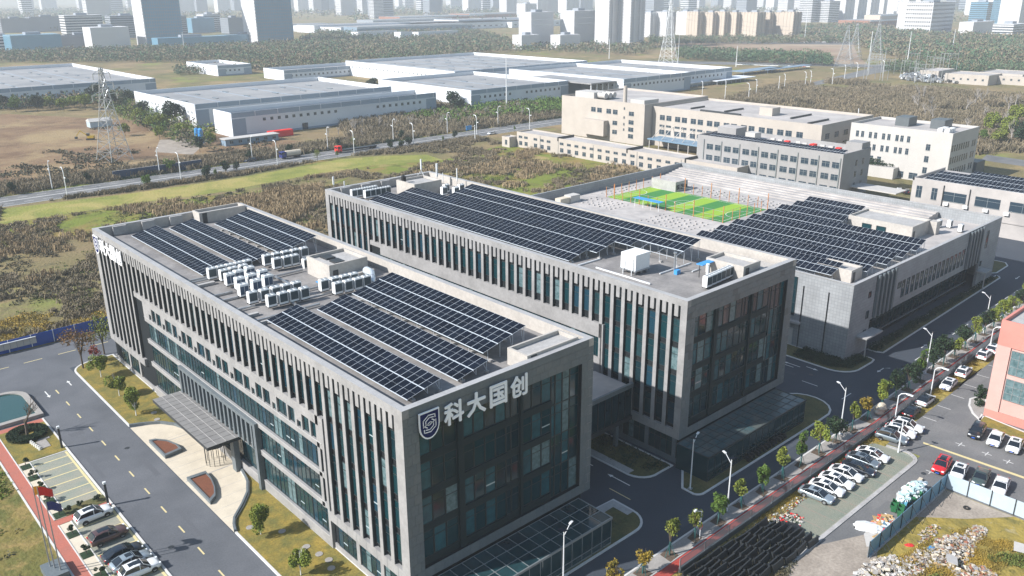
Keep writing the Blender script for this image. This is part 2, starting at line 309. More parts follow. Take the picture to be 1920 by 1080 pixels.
# ---- parking courts south
sheet('parking_court',[(36,-23),(75,-23),(75.2,-20.5),(74.6,-16.2),(36,-16.2)],['bay_green'],.02)
b=MB(); pts=[(38,-23.2),(73.4,-23.2)]+arc(73.4,-21.0,2.2,-90,20,5)+[(75.2,-18.2)]
for a,c in zip(pts,pts[1:]):
    A=Vector((a[0],a[1],0)); C=Vector((c[0],c[1],0)); d=(C-A).normalized(); n=Vector((-d.y,d.x,0))*.28; b.prism([((A-n).x,(A-n).y),((C-n).x,(C-n).y),((C+n).x,(C+n).y),((A+n).x,(A+n).y)],0,.12)
struct('kerb',b,['concrete'])
sheet('car_park',[(44,-70),(330,-70),(330,-13.5),(80,-18),(76,-18),(76,-23),(44,-23)],['asphalt_lot'],.008)
b=MB(); b.box(67.5,-28.4,.01,68.0,-28.0,.014)
b.poly([(80.5,-21.5)+(.016,),(81.1,-35.4)+(.016,),(80.5,-35.6)+(.016,),(80.0,-21.7)+(.016,)]); struct('yellow_line',b,['paint_y'])
sheet('rubble_ground',[(20,-70),(69.6,-70),(69.6,-29),(48,-29),(43,-24),(20,-18)],['dry_grass'],.011)
sheet('dirt_drive',[(36,-23.4),(44.5,-23.4),(52,-26.8),(50,-29),(46,-30.5),(38,-30),(33,-27)],['dirt_light'],.016)
sheet('bare_earth',[(60,-29.2),(69.5,-29.2),(69.5,-38),(64.5,-34)],['dirt_light'],.018)
sheet('spilt_plaster',[(51.5,-26.4),(55,-26.3),(58,-28.6),(50.5,-28.9),(49.2,-27.9)],['white_wall'],.02)
# ---- west side: red path, bays, lawn
sheet('grass_field',[(-90,-70),(-25.6,-70),(-25.6,79),(-90,79)],['west_grass'],.006)
sheet('red_path',[(-25.5,-70),(-24.0,-70),(-24.0,79.5),(-25.5,79.5)],['red_path'],.02)
sheet('red_path',[(-24.0,45.6),(-17.1,45.6),(-17.1,47.0),(-24.0,47.0)],['red_path'],.021)
sheet('red_path',[(-24.0,78.0),(-17.1,78.0),(-17.1,79.4),(-24.0,79.4)],['red_path'],.021)
b=MB(); b.box(-25.75,-70,0,-25.5,79.5,.08); b.box(-24.0,-70,0,-23.85,45.5,.08); b.box(-24.0,47.1,0,-23.85,78,.08); b.box(-17.15,-70,0,-16.9,79.2,.13); b.box(-22.45,-70,0,-22.3,45.5,.07); b.box(-22.45,49,0,-22.3,65.6,.07); b.box(-22.3,65.4,0,-17.15,65.6,.07)
struct('kerb',b,['kerb'])
sheet('pavement',[(-23.85,-70),(-22.45,-70),(-22.45,45.5),(-23.85,45.5)],['plaza'],.022)
sheet('pavement',[(-23.85,47.1),(-22.45,47.1),(-22.45,66),(-23.85,66)],['plaza'],.022)
sheet('parking_bays',[(-22.3,-70),(-17.15,-70),(-17.15,45.5),(-22.3,45.5)],['bay_green'],.022)
sheet('parking_bays',[(-22.3,49.2),(-17.15,49.2),(-17.15,65.4),(-22.3,65.4)],['bay_green'],.022)
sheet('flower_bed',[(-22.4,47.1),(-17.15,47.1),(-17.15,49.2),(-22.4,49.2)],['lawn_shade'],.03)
sheet('lawn',[(-23.85,66),(-17.15,65.7),(-17.15,78),(-23.85,78)],['lawn'],.03)
b=MB()
for k in range(6): b.box(-22.2,50.9+k*2.55,.024,-17.6,51.12+k*2.55,.03)
for k in range(22): b.box(-22.2,42.9-k*2.55,.024,-17.6,43.12-k*2.55,.03)
b.box(-17.6,49.3,.024,-17.3,65.3,.03); b.box(-17.6,-60,.024,-17.3,45.3,.03)
struct('bay_markings',b,['paint_y'])
# ---- markings
b=MB()
for k in range(26):
    y=89.2-6.05*k; b.box(-12.42,y-1.9,.008,-12.22,y,.012)
for x in (-35,-29,-23,-17.5,-11.8,-5.8,.2,6): b.box(x-1.6,105.6,.008,x+1.6,105.8,.012)
b.box(35.5,-1.2,.008,35.65,2.6,.012)
for k in range(8): b.box(35.6,8+k*6,.008,35.75,10.4+k*6,.012)
struct('centre_line',b,['paint_y'])
b=MB()
def arrow(b,x,y,ang,L=3.2,bend=0):
    c,s_=math.cos(ang),math.sin(ang); T=lambda u,v:(x+u*c-v*s_,y+u*s_+v*c,.013)
    b.poly([T(-L/2,-.09),T(L/2-.9,-.09),T(L/2-.9,.09),T(-L/2,.09)]); b.poly([T(L/2-.9,-.32),T(L/2,0),T(L/2-.9,.32)])
    if bend: b.poly([T(-L/2,0),T(-L/2-.1,.1),T(-L/2-.8,.9*bend),T(-L/2-.95,.75*bend)])
arrow(b,-13.9,88.3,-math.pi/2); arrow(b,-9.7,90.6,math.pi/2,2.6); arrow(b,38.2,3.2,math.pi/2,4.2); arrow(b,47,-2.6,math.pi,3.5); arrow(b,91.6,7.4,math.pi/2,3.5); arrow(b,101,-5.0,math.pi,2.6,1); arrow(b,92.6,3.8,-math.pi/2,2.4); arrow(b,176,-3,math.pi,3); arrow(b,118,-5.6,0,2.6)
struct('road_arrow',b,['paint'])
b=MB()
for x in (86.5,): b.box(x,-.6,.008,x+.16,2.4,.012)
b.box(90.5,6.4,.008,90.66,8.6,.012); b.box(38.2,8.2,.008,38.35,11.2,.012); b.box(85,-6.0,.008,88.2,-5.85,.012)
for k in range(24): b.box(104+k*6,-8.0+ys(104+k*6),.008,106.2+k*6,-7.86+ys(104+k*6),.012)
for y in (-22,-20.2,-18.4): pass
struct('lane_line',b,['paint'])
b=MB()
for k in range(12): b.box(77+k*5.8,-20.3+ys(80+k*5),.032,77.1+k*5.8,-18.2+ys(80+k*5),.036)
for (x,y) in ((83.9,-25.6),(83.9,-29.4),(83.8,-32.4),(72.7,-25.9)): b.box(x-.7,y-.06,.012,x+.7,y+.06,.016); b.box(x-.06,y-.7,.012,x+.06,y+.7,.016)
struct('bay_markings',b,['paint'])

mat('paver_red',(.32,.20,.16),.9,var=1,vscale=1.5,rgb2=(.22,.24,.2)); mat('paver_dark',(.10,.13,.09),.95)
mat('asphalt_p',(.098,.104,.118),.9,fine=.15,bscale=5); mat('asphalt_q',(.058,.07,.088),.9,fine=.15,bscale=5); mat('asphalt_d',(.145,.145,.148),.9,fine=.15,bscale=5)
# repairs, stains and covers in the asphalt
b=MB()
def patch(b,x,y,w,d,a=0,z=.0065,n=9):
    pts=[]
    n=4; w*=1.2; d*=1.2
    for k in range(n): t=2*math.pi*(k+.5)/n; r=R_.uniform(1.0,1.06); pts.append((x+w*.5*r*math.cos(t)*math.cos(a)-d*.5*r*math.sin(t)*math.sin(a),y+w*.5*r*math.cos(t)*math.sin(a)+d*.5*r*math.sin(t)*math.cos(a),z))
    b.poly(pts)
for (x,y,w,d) in ((-14,20,1.2,5),(-9.6,52,.9,7),(-14.5,70,2.4,1.6),(-11,35,.6,9),(-30,104,9,1.4),(-5,109,6,1.0),(-9.4,12,1.1,6),(-15.6,58,.7,10)): patch(b,x,y,w,d)
struct('road_patch',b,['asphalt_p'])
b=MB()
for (x,y,w,d) in ((52,-9,8,1.1),(66,-8.4,10,.7),(38,-9.4,5,1.3),(88,8,1.2,8),(86,-5,6,4),(100,-8.5,9,.8),(130,-6,12,.8),(36,14,1.0,9)): patch(b,x,y,w,d)
struct('road_patch',b,['asphalt_q'])
b=MB()
for (x,y,w,d) in ((80,-30,6,3),(92,-22,5,2),(74,-34,3,6),(58,-25.5,7,1.2),(84,-44,6,5),(110,-17.5,12,.9)): patch(b,x,y,w,d,0,.012)
struct('road_patch',b,['asphalt_d'])
mh0=MB(); mh0.bar((0,0,0),(0,0,.012),.38,n=14); mhm0=mh0.mesh('manhole_cover',['metal_dark'])
for i,((x,y),l) in enumerate((((-10.2,60),'beside the canopy on the west road'),((-14.8,31),'in the near lane of the west road'),((50,-8.6),'on the shaded road by the second annex'),((90,2.6),'on the shaded road before the hall'),((71.5,-25.4),'on the asphalt drive near the red car'),((76.6,-21.2),'near the rounded end of the parking court'),((-33,101),'at the left end of the north road'))):
    o=link('manhole_cover',mhm0,None,(x,y,.006)); tag(o,'dark round manhole cover '+l,'manhole cover')

b=MB()
for k in range(14):
    x=38+k*2.65; b.box(x,-22.8,.021,x+.12,-16.4,.026)
struct('bay_markings',b,['paver_red'])
b=MB()
for k in range(60): b.box(37,-22.7+k*.105*1.0,.0205,74.6,-22.7+k*.105+.03,.0235)
struct('paver_joints',b,['paver_dark'])

# ================================================================ OFFICE BLOCKS WITH FINNED FACADES
H=25.6; CL=4.2
GL=['glass0','glass1','glass0','glass2','glass3','glass4','glass0','glass1']
PANE={}
def pane_mesh(w,h,g,d=.04):
    k=(round(w,2),round(h,2),g)
    if k not in PANE:
        b=MB(); b.box(0,0,0,w,d,h); PANE[k]=b.mesh('pane',[g])
    return PANE[k]
FR={}
def frame_mesh(w,h,nx,ny,tr=.3,fm='frame',t=.07,d=.14):
    k=(round(w,2),round(h,2),nx,ny,fm)
    if k not in FR:
        b=MB()
        b.box(0,-d/2,0,w,d/2,t); b.box(0,-d/2,h-t,w,d/2,h)
        b.box(0,-d/2,t,t,d/2,h-t); b.box(w-t,-d/2,t,w,d/2,h-t)
        for i in range(1,nx): x=w*i/nx; b.box(x-t/2,-d/2+.005,t,x+t/2,d/2-.005,h-t)
        for j in range(1,ny): z=h*(1-tr*j) if ny==2 else h*j/ny; b.box(t,-d/2+.01,z-t/2,w-t,d/2-.01,z+t/2)
        FR[k]=b.mesh('window',[fm])
    return FR[k]
def window(parent,loc,rz,w,h,nx=1,ny=1,panes=True,fm='frame',gl=None,open_p=0.,lab=None):
    """a window frame as a part, its panes (and any tilted sash) as sub-parts; local x along the wall, -y outwards"""
    o=link('window',frame_mesh(w,h,nx,ny,fm=fm),parent,loc,rz)
    for i in range(nx):
        g=gl or GL[R_.randrange(len(GL))]
        link('pane',pane_mesh(w/nx-.04,h-.1,g),o,(w*i/nx+.02,-.02+.012*R_.random(),.05))
        if open_p and R_.random()<open_p:
            link('sash',pane_mesh(w/nx-.1,h*.33,'sash',.05),o,(w*i/nx+.05,-.06,h*.30),rot=(math.radians(-22),0,0))
    return o
def office(name,label,loc,W,Ly,full_a,full_b,zshort,zband,nslot,pitch,y0s,tiles_obj,portal):
    T=thing(name,label,'office building',loc)
    D=.5
    core=MB(); core.box(D,.82,0,W-.82,Ly-.5,23.8,0,1); core.build('inner_wall',['core','roof'],T)
    # parapet: four walls with coping
    P=MB(); x1=.85
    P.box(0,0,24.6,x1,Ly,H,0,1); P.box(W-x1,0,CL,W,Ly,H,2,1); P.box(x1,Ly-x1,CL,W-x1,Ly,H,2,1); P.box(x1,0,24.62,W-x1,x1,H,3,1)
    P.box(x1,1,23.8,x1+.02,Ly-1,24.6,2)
    P.build('parapet',['stone','coping','parapet_in','stone_dark_and_shaded'],T)
    b=MB()
    for k in range(44): b.box(W,1.6+k*2.13,5.5,W+.35,2.3+k*2.13,25.3)
    b.build('rear_fins','stone',T)['kind']='stuff'
    # fins and teeth of the long side
    fins={}
    def fin(y,w,z):
        k=(round(w,2),round(z,1))
        if k not in fins:
            m_=MB(); m_.box(0,0,z,.1,w,24.6,0); m_.box(.1,.02,z,D,w-.02,24.6,1); fins[k]=m_.mesh('fin',['stone','jamb'])
        link('fin',fins[k],T,(0,y,0))
    sl=[(y0s+pitch*i,y0s+pitch*i+1.5) for i in range(nslot)]
    fin(0,sl[0][0],5.5); zb=lambda y:5.5 if (y<full_a or y>full_b) else zshort
    for i in range(nslot-1):
        z=min(zb(sl[i][0]),zb(sl[i+1][0])); fin(sl[i][1],sl[i+1][0]-sl[i][1],z)
    fin(sl[-1][1],Ly-sl[-1][1],5.5)
    t=MB(); t.box(0,.42,22.9,.4,1.08,24.6); tm=t.mesh('facade_tooth',['stone'])
    for a,c in sl: link('facade_tooth',tm,T,(0.03,a,0))
    # storey windows in the slots
    for i,(a,c) in enumerate(sl):
        zs=zb(a); 
        for k in range(5):
            z0=5.5+4.28*k; 
            if z0+1<zs: 
                continue
            hh=3.5 if k<4 else 1.9
            zz=z0+.55
            if z0<zs: zz=zs+.2; hh=z0+4.0-zz
            if hh<1: continue
            window(T,(D-.06,c,zz),-math.pi/2,c-a,hh,1,2,gl=['glass0','glass1','glass0','glass2','glass1','glass3','glass0','glass4'][R_.randrange(8)],open_p=.10 if loc[0]<1 else .04)
    # spandrel bands under full-height zones, sill band of the short zone
    b=MB()
    for ya,yb in ((0,full_a-.75),(full_b+.0,Ly)): q_=MB(); q_.box(0,ya,CL,D,yb,5.5); q_.build('base_band','stone',T)
    for k in range(int(Ly/2.13)):
        y=.2+k*2.13
        if y+.05<full_a-.8 or y>full_b+.1: b.box(-.012,y,CL+.02,0,y+.03,5.48)
    b.build('base_joint','stone_dark_and_shaded',T)['kind']='stuff'
    b=MB(); ya,yb=full_a-.75,full_b-3.6
    b.box(0,ya,zband+2.2,D,yb,zshort); b.box(0,yb,zshort-.9,D,full_b,zshort)
    b.box(0,ya-.004,CL if not portal else 0,D,ya+.5,zband+2.2)
    y=ya+.5; q=0
    pat=[(1.9,0,.55),(1.7,0,.4),(1.0,1,.35),(1.7,0,.45),(2.6,0,.4),(1.0,1,.3)]
    wins=[]
    if not portal: b.box(0,y,zband,D,yb,zband+2.2); y=1e9
    while y<yb-2.6:
        w,small,gap=pat[q%6]; q+=1; b.box(0,y,zband,D,y+gap,zband+2.2); y+=gap
        if small: b.box(0,y,zband+1.0,D,y+w,zband+2.2)
        wins.append((y,w,1.0 if small else 2.2)); y+=w
    if y<yb: b.box(0,y,zband,D,yb,zband+2.2)
    b.build('band_wall','stone',T)
    for (y,w,h) in wins: window(T,(.3,y+w,zband+.0),-math.pi/2,w,h,2 if w>1.2 else 1,1)
    # recessed storeys below the band
    if portal:
        for (zt,zb_,hh) in ((zband,13.85,0),(10.6,9.85,0),(6.4,5.6,0),(1.7,0,0)):
            m_=MB(); m_.box(.0,ya+.5,zb_,D,yb,zt,0); m_.box(-.04,ya+.5,zt-.14,.0,yb,zt,1); m_.build('storey_ledge',['stone','coping'],T)
        for (z0,z1) in ((10.6,13.85),(6.4,9.85),(1.7,5.6)):
            y=ya+.5
            while y<yb-1.5:
                w=min(4.4,yb-y)
                if not (35.6<y+w/2<60.8 and z0<10): window(T,(.36,y+w-.05,z0+.02),-math.pi/2,w-.1,z1-z0-.04,4,2,fm='frame_light' if 0 else 'frame',open_p=.12)
                y+=w
    else:
        y=ya+.5
        while y<yb-1.5:
            window(T,(.4,y+4.3,zband-3.4),-math.pi/2,4.2,3.3,4,2); y+=4.4
        m_=MB(); m_.box(.2,ya+.5,CL,D,yb,zband-3.45); m_.build('storey_ledge',['stone'],T)
    # ground storey
    g=MB(); g.box(.3,.3,0,D-.01,Ly-.3,.9,0)
    yy=.6; gw=[]
    while yy<Ly-5:
        if yy<full_a-4 or yy>full_b+.5:
            g.box(.25,yy,.9,D-.01,yy+.7,CL,0); gw.append(yy+.7); yy+=5.1
        else: yy+=5.1
    g.build('plinth','stone_dark_and_shaded' if not portal else 'stone',T)
    for y in gw: window(T,(.42,y+4.35,.92),-math.pi/2,4.3,3.2,4,2,open_p=.05)
    # end face: frame of stone tiles round the glazing
    zt=22.7; sz=[]
    z=CL
    def tile_area(xa,xb,za,zb_,tw,th,off=True):
        nz=max(1,round((zb_-za)/th)); hh=(zb_-za)/nz; nx=max(1,round((xb-xa)/tw)); ww=(xb-xa)/nx; out=[]
        for j in range(nz):
            sh=.5*ww if (j%2 and off) else 0
            xs=[xa]+[xa+sh+ww*k for k in range(1 if not sh else 0,nx)]+[xb]; xs=sorted(set(round(v,3) for v in xs))
            for u,v in zip(xs,xs[1:]):
                if v-u>.08: out.append((u,v,za+hh*j,za+hh*(j+1)))
        return out
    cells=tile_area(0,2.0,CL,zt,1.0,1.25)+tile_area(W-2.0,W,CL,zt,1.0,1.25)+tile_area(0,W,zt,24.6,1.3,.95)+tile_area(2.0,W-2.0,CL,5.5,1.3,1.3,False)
    bk=MB(); bk.box(.52,.06,CL,2.0,.8,zt); bk.box(W-2.0,.06,CL,W-.9,.8,zt); bk.box(.9,.06,zt,W-.9,.8,24.6); bk.box(2.0,.06,CL,W-2.0,.8,5.5); bk.build('end_frame','core',T)
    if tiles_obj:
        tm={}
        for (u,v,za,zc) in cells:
            mm=('stone_dark_and_shaded','stone_shaded_b','stone_c')[min(2,int(abs(R_.gauss(0,1))))]
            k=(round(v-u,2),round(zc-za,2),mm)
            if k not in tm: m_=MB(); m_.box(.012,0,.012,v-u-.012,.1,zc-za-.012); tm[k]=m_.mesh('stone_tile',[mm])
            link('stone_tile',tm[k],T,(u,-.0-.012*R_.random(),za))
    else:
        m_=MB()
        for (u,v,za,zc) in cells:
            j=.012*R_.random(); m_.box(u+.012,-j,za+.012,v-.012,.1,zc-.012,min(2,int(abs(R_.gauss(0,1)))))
        m_.build('stone_tiles',['stone_dark_and_shaded','stone_shaded_b','stone_c'],T)['kind']='stuff'
    # glazing of the end face
    X=[2.0,3.75,5.5,7.3,8.1,9.7,11.3,12.9,14.5,15.3,16.6,17.0,18.6,20.2,21.8,22.5,23.7,25.0,W-2.0]
    kind=['w','w','w','p','w','w','w','w','d','d','P','w','w','w','n','n','n','n']
    pr=MB()
    for i,k in enumerate(kind):
        xa,xb=X[i],X[i+1]
        if k in 'pP': pr.box(xa,.25,5.5,xb,.84,zt)
        for s_ in range(4):
            z0=5.5+4.28*s_
            sp=.0 if k=='n' else .9
            if k in 'wdn':
                if sp: pr.box(xa,.38 if k=='w' and i>3 and i<14 else .5,z0,xb,.84,z0+sp)
                hh=4.28-sp if s_<3 else zt-z0-sp
                g=R_.choice(['glass0','glass1','glass2b','glass2b','glass0','glass1','glass3']) if k!='d' else 'glass0'
                window(T,(xa+.03,.6,z0+sp),0,xb-xa-.06,hh,1,2,gl=g,open_p=.03)
    pr.build('spandrel','spandrel',T)
    return T
A=office('office_building','long grey stone office block with white characters on its end and rooftop solar panels, nearest',(0,0,0),28.6,96.4,17.6,78.7,18.15,14.7,44,2.13,1.5,True,True)
B=office('office_building','second grey finned office block behind the signed one, white cooling box on its roof',(47.31,-.1,0),28.1,95.6,15.9,79.0,17.7,15.4,44,2.13,1.1,False,False)
def roofbox(T,x0,y0,x1,y1,z0,z1,label=None,lip=.5,mats=('parapet_in','concrete','stone_dark_and_shaded')):
    b=MB(); b.box(x0,y0,z0,x1,y1,z1-lip,0,1)
    t=.3; b.box(x0,y0,z1-lip,x1,y0+t,z1,0); b.box(x0,y1-t,z1-lip,x1,y1,z1,0); b.box(x0,y0+t,z1-lip,x0+t,y1-t,z1,0); b.box(x1-t,y0+t,z1-lip,x1,y1-t,z1,0)
    o=b.build('stair_house',list(mats),T); 
    d=MB(); d.box(x0+.6,y0-.05,z0,x0+1.5,y0,z0+2.0); d.build('door','metal_dark',o)
    return o
roofbox(A,18.2,.86,26.7,4.3,23.8,25.95); roofbox(A,18.2,92.3,27.6,95.5,23.8,25.95); roofbox(A,18.1,44.4,24.9,51.2,23.8,26.7)
b=MB()
b.box(20.0,45.6,26.21,21.6,47.6,26.5); b.box(20.0,48.4,26.21,21.6,50.4,26.5); b.build('roof_hatch','metal_dark',A)
b=MB(); b.box(20.3,43.0,23.8,25.2,44.3,24.9); b.build('roof_ledge','parapet_in',A)
roofbox(B,17.0,2.4,21.6,9.2,23.8,26.2); roofbox(B,13.5,81.5,20.8,88.2,23.8,26.8)
b=MB(); b.box(18.4,.95,23.8,26.8,2.3,24.9); b.box(21.7,2.4,23.8,26.6,9.0,24.5); b.build('roof_ledge','parapet_in',B)
# window-like notches of inner far parapet wall, dark vents
for T_,W_ in ((A,28.6),(B,28.1)):
    for k in range(3): b=MB(); b.box(3.2+k*5.2,95.0 if T_ is A else 94.2,23.85,5.6+k*5.2,95.52 if T_ is A else 94.72,25.5); b.build('parapet_panel','concrete',T_)
# pipes and trays on roof A
b=MB()
for y in (50.6,47.8): b.box(1.4,y,23.85,5.4,y+.25,24.15)
for (x0,y0,x1,y1) in ((2,36.9,12,37.2),(2,42.6,5,42.9),(1,59.4,6,59.6),(1,58.4,6,58.6),(9.2,36.5,9.5,58.5),(13.0,43.5,13.3,57.0),(9,52.5,18,52.8),(12,43.6,18,43.8),(10,40.0,16,40.2)): b.box(x0,y0,24.0,x1,y1,24.25)
b.build('cable_tray','metal_grey',A)
b=MB(); b.box(1.0,56.2,23.85,5.2,56.9,24.25); b.box(1.0,39.4,23.85,4.0,40.0,24.25); b.box(1,35.8,23.85,3.4,36.1,24.3); b.build('roof_curb','concrete',A)
# silver duct elbow by the near panels
b=MB(); pts=[(23.6,42.8,25.1),(23.3,41.2,25.2),(22.4,39.6,25.0),(21.6,38.6,24.5)]
for a,c in zip(pts,pts[1:]): b.bar(a,c,.62,n=14); b.bar(tuple(Vector(a)*.96+Vector(c)*.04),a,.66,n=14)
o=b.build('duct',['alu'],None,smooth=False); tag(o,'thick silver ventilation duct bending down behind the near solar panels','duct')
# ---- entrance portal and canopy of block A
p=MB(); p.box(-.5,35.0,0,.6,35.7,10.4); p.box(-.5,60.6,0,.6,61.2,10.4); p.box(-.5,35.7,9.9,.3,60.6,10.4)
for k in range(17): p.box(-.35,36.4+k*1.45,6.0,.1,36.9+k*1.45,9.9)
p.build('portal_screen','stone_dark_and_shaded',A)
p=MB(); p.box(.42,35.7,0,.47,60.6,9.9); p.build('portal_glass','glass0',A)
mat('canopy_grey',(.22,.215,.21),.7,var=.6,vscale=.6)
cn=MB(); cn.box(-4.9,41.3,5.35,2.0,61.6,5.85,0,1)
for k in range(1,5): cn.box(-4.9+k*1.4,41.35,5.85,-4.85+k*1.4,61.55,5.9,2)
for k in range(1,14): cn.box(-4.85,41.3+k*1.45,5.85,1.95,41.33+k*1.45,5.87,3)
co=cn.build('entrance_canopy',['metal_dark','canopy_grey','concrete','metal_dark'],A)
for y in (42.6,60.2): c=MB(); c.box(-.9,y-.6,0,-.1,y+.6,5.35); c.build('canopy_pier','stone_dark_and_shaded',co)
rd=MB()
for k in range(12):
    a=math.pi*2*k/12; rd.bar((-1.9+1.4*math.cos(a),46.8+1.4*math.sin(a),0),(-1.9+1.4*math.cos(a),46.8+1.4*math.sin(a),2.9),.05)
rd.prism([(-1.9+1.5*math.cos(a*math.pi/12),46.8+1.5*math.sin(a*math.pi/12)) for a in range(24)],2.9,3.2); rd.build('revolving_door','metal_dark',A)
# ---- glazed annexes along the end faces
def annex(T,x0,x1,y0,y1,h,clear):
    g=MB(); g.box(x0,y0,0,x1,y1,h-.12,0); g.build('annex_body',['glass1'],T)
    n=int((x1-x0)/1.7); m_=3 if clear else 4
    rp={}
    fm=MB()
    for i in range(n+1): x=x0+(x1-x0)*i/n; fm.box(x-.04,y0,h-.1,x+.04,y1,h+.03); fm.box(x-.04,y0-.04,0,x+.04,y0,h-.1)
    for j in range(m_+1): y=y0+(y1-y0)*j/m_; fm.box(x0,y-.04,h-.09,x1,y+.04,h+.04)
    fm.box(x0-.1,y0-.12,h-.25,x1+.1,y0-.04,h+.05); fm.box(x1,y0,h-.25,x1+.1,y1,h+.05); fm.box(x0,y0-.05,1.0,x1,y0-.01,1.12); fm.box(x0,y0-.05,0,x1,y0-.01,.3)
    fm.build('annex_frame','frame_light' if clear else 'frame',T)
    for i in range(n):
        for j in range(m_):
            w=(x1-x0)/n-.08; d=(y1-y0)/m_-.08; g=R_.choice(['glass1','glass2','glass1','glass0']) if clear else 'roof_glass'
            if g not in rp: q=MB(); q.box(0,0,0,w,d,.04); rp[g]=q.mesh('roof_pane',[g])
            link('roof_pane',rp[g],T,(x0+(x1-x0)*i/n+.04,y0+(y1-y0)*j/m_+.04,h-.06+.01*R_.random()))
mat('roof_glass',(.035,.085,.10),.25,var=1,vscale=.4,rgb2=(.11,.12,.11),fine=.1,bscale=2,spec=.6)
annex(A,3.4,26.2,-5.9,-.2,3.9,True); annex(B,-.6,25.5,-5.6,-.2,4.0,False)
# recess under block B and piers
b=MB()
for k in range(5): b.box(1.2,1.0+k*6,0,2.0,1.8+k*6,CL)
b.build('ground_pier','stone_dark_and_shaded',B)
# ---- link bridge
Tb=thing('link_bridge','low bridge with a pale dusty flat roof joining the two finned office blocks','bridge',(28.62,0,0))
b=MB(); b.box(.02,8.9,4.6,18.66,16.5,9.6,0,1); b.box(.02,8.6,9.6,18.66,9.0,10.3,2); b.build('bridge_body',['glass0','roof_c','stone_dark_and_shaded'],Tb)
b=MB()
for k in range(12): b.box(.6+k*1.5,8.78,4.9,.72+k*1.5,8.9,9.5)
b.box(.02,8.6,4.2,18.66,9.0,4.9); b.build('mullion','metal_dark',Tb)
b=MB()
for x in (2,9,16): b.box(x,9.4,0,x+.6,10,4.6)
b.build('pier','stone_dark_and_shaded',Tb)
# ---- characters and shield
def letter_mesh(ch,size):
    c=bpy.data.curves.new('t','FONT'); c.body=ch; c.size=size; c.extrude=.05; c.align_x='CENTER'; c.align_y='CENTER'; c.resolution_u=2
    to=bpy.data.objects.new('tmp',c); COL.objects.link(to); dg=bpy.context.evaluated_depsgraph_get(); me=bpy.data.meshes.new_from_object(to.evaluated_get(dg))
    V=[v.co.copy() for v in me.vertices]; Fc=[tuple(p.vertices) for p in me.polygons]
    bpy.data.objects.remove(to); 
    # centre it
    xs=[v.x for v in V]; ysx=[v.y for v in V]; cx=(min(xs)+max(xs))/2; cy=(min(ysx)+max(ysx))/2; k=size*.92/max(max(xs)-min(xs),max(ysx)-min(ysx))
    b=MB(); e=size*.028
    for q,(dx,dy) in enumerate(((0,0),(e,0),(-e,0),(0,e),(0,-e),(e*.7,e*.7),(-e*.7,e*.7),(e*.7,-e*.7),(-e*.7,-e*.7))):
        b.arrays([((v.x-cx)*k+dx,(v.y-cy)*k+dy,v.z+.002*q) for v in V],Fc,0)
    return b.mesh('character',['sign_white'])
mat('sign_white',(.95,.96,.98),.6); mat('sign_navy',(.006,.012,.085),.7,spec=.1)
def shield():
    def out(s,z): 
        p=[(-1*s,1.15*s),(1*s,1.3*s)] ; p=[(-1*s,1.15*s),(1*s,1.15*s),(1*s,-.1*s)]+[(s*math.cos(t),-.1*s-1.25*s*math.sin(t)) for t in [math.pi*k/12 for k in range(1,12)]]+[(-1*s,-.1*s)]
        return [(x,y,z) for x,y in p]
    b=MB(); o0=out(1,0); o1=out(1,.16); n=len(o0); i=len(b.v); b.v+=o0+o1
    for k in range(n): b.f.append((i+k,i+(k+1)%n,i+n+(k+1)%n,i+n+k)); b.m.append(0)
    b.f.append(tuple(i+n+n-1-k for k in range(n))[::-1]); b.m.append(0)
    b.poly(out(.9,.165),1)
    def stroke(pts,w,z):
        for a,c in zip(pts,pts[1:]):
            A_=Vector(a); C_=Vector(c); d=(C_-A_).normalized(); A_=A_-d*w*.5; C_=C_+d*w*.5; n_=Vector((-d.y,d.x))*w/2
            b.box(0,0,0,0,0,0) if 0 else b.poly([(*(A_-n_),z),(*(C_-n_),z),(*(C_+n_),z),(*(A_+n_),z)],0)
    S1=[(.55,.45),(.55,.72),(-.1,.78),(-.62,.42),(-.62,-.05),(-.25,-.28)]; S2=[(.38,.5),(-.02,.56),(-.38,.3),(-.38,.05),(-.05,-.12),(.2,.02),(.62,.2)]
    for S in (S1,S2):
        stroke(S,.085,.172); stroke([(-x,-y+.05) for x,y in S],.085,.172)
    return b.mesh('shield',['sign_white','sign_navy'])
def company_sign(label,org,ux,size,xs,sz_s,zc,group):
    rz=math.atan2(ux[1],ux[0]); T=thing('company_sign',label,'sign',(org[0],org[1],zc),rz,group)
    sh=link('shield',SH,T,(xs[0],0,-.1),rot=(math.pi/2,0,0)); sh.scale=(sz_s,sz_s,1)
    for ch,x in zip('科大国创',xs[1:]): link('character',LM[ch],T,(x,-.08,0),rot=(math.pi/2,0,0))
LM={ch:letter_mesh(ch,2.75) for ch in '科大国创'}; SH=shield()
company_sign('white characters 科大国创 and a navy shield fixed to the shaded end wall',(0,-.2),(1,0),1,[3.15,6.45,9.55,12.75,15.85],1.3,23.35,'company signs on the nearest office block')
company_sign('white characters 科大国创 and shield at the far end of the sunlit long wall',(-.2,96.4),(0,-1),1,[2.3,5.4,8.2,11.0,13.8],1.3,23.3,'company signs on the nearest office block')

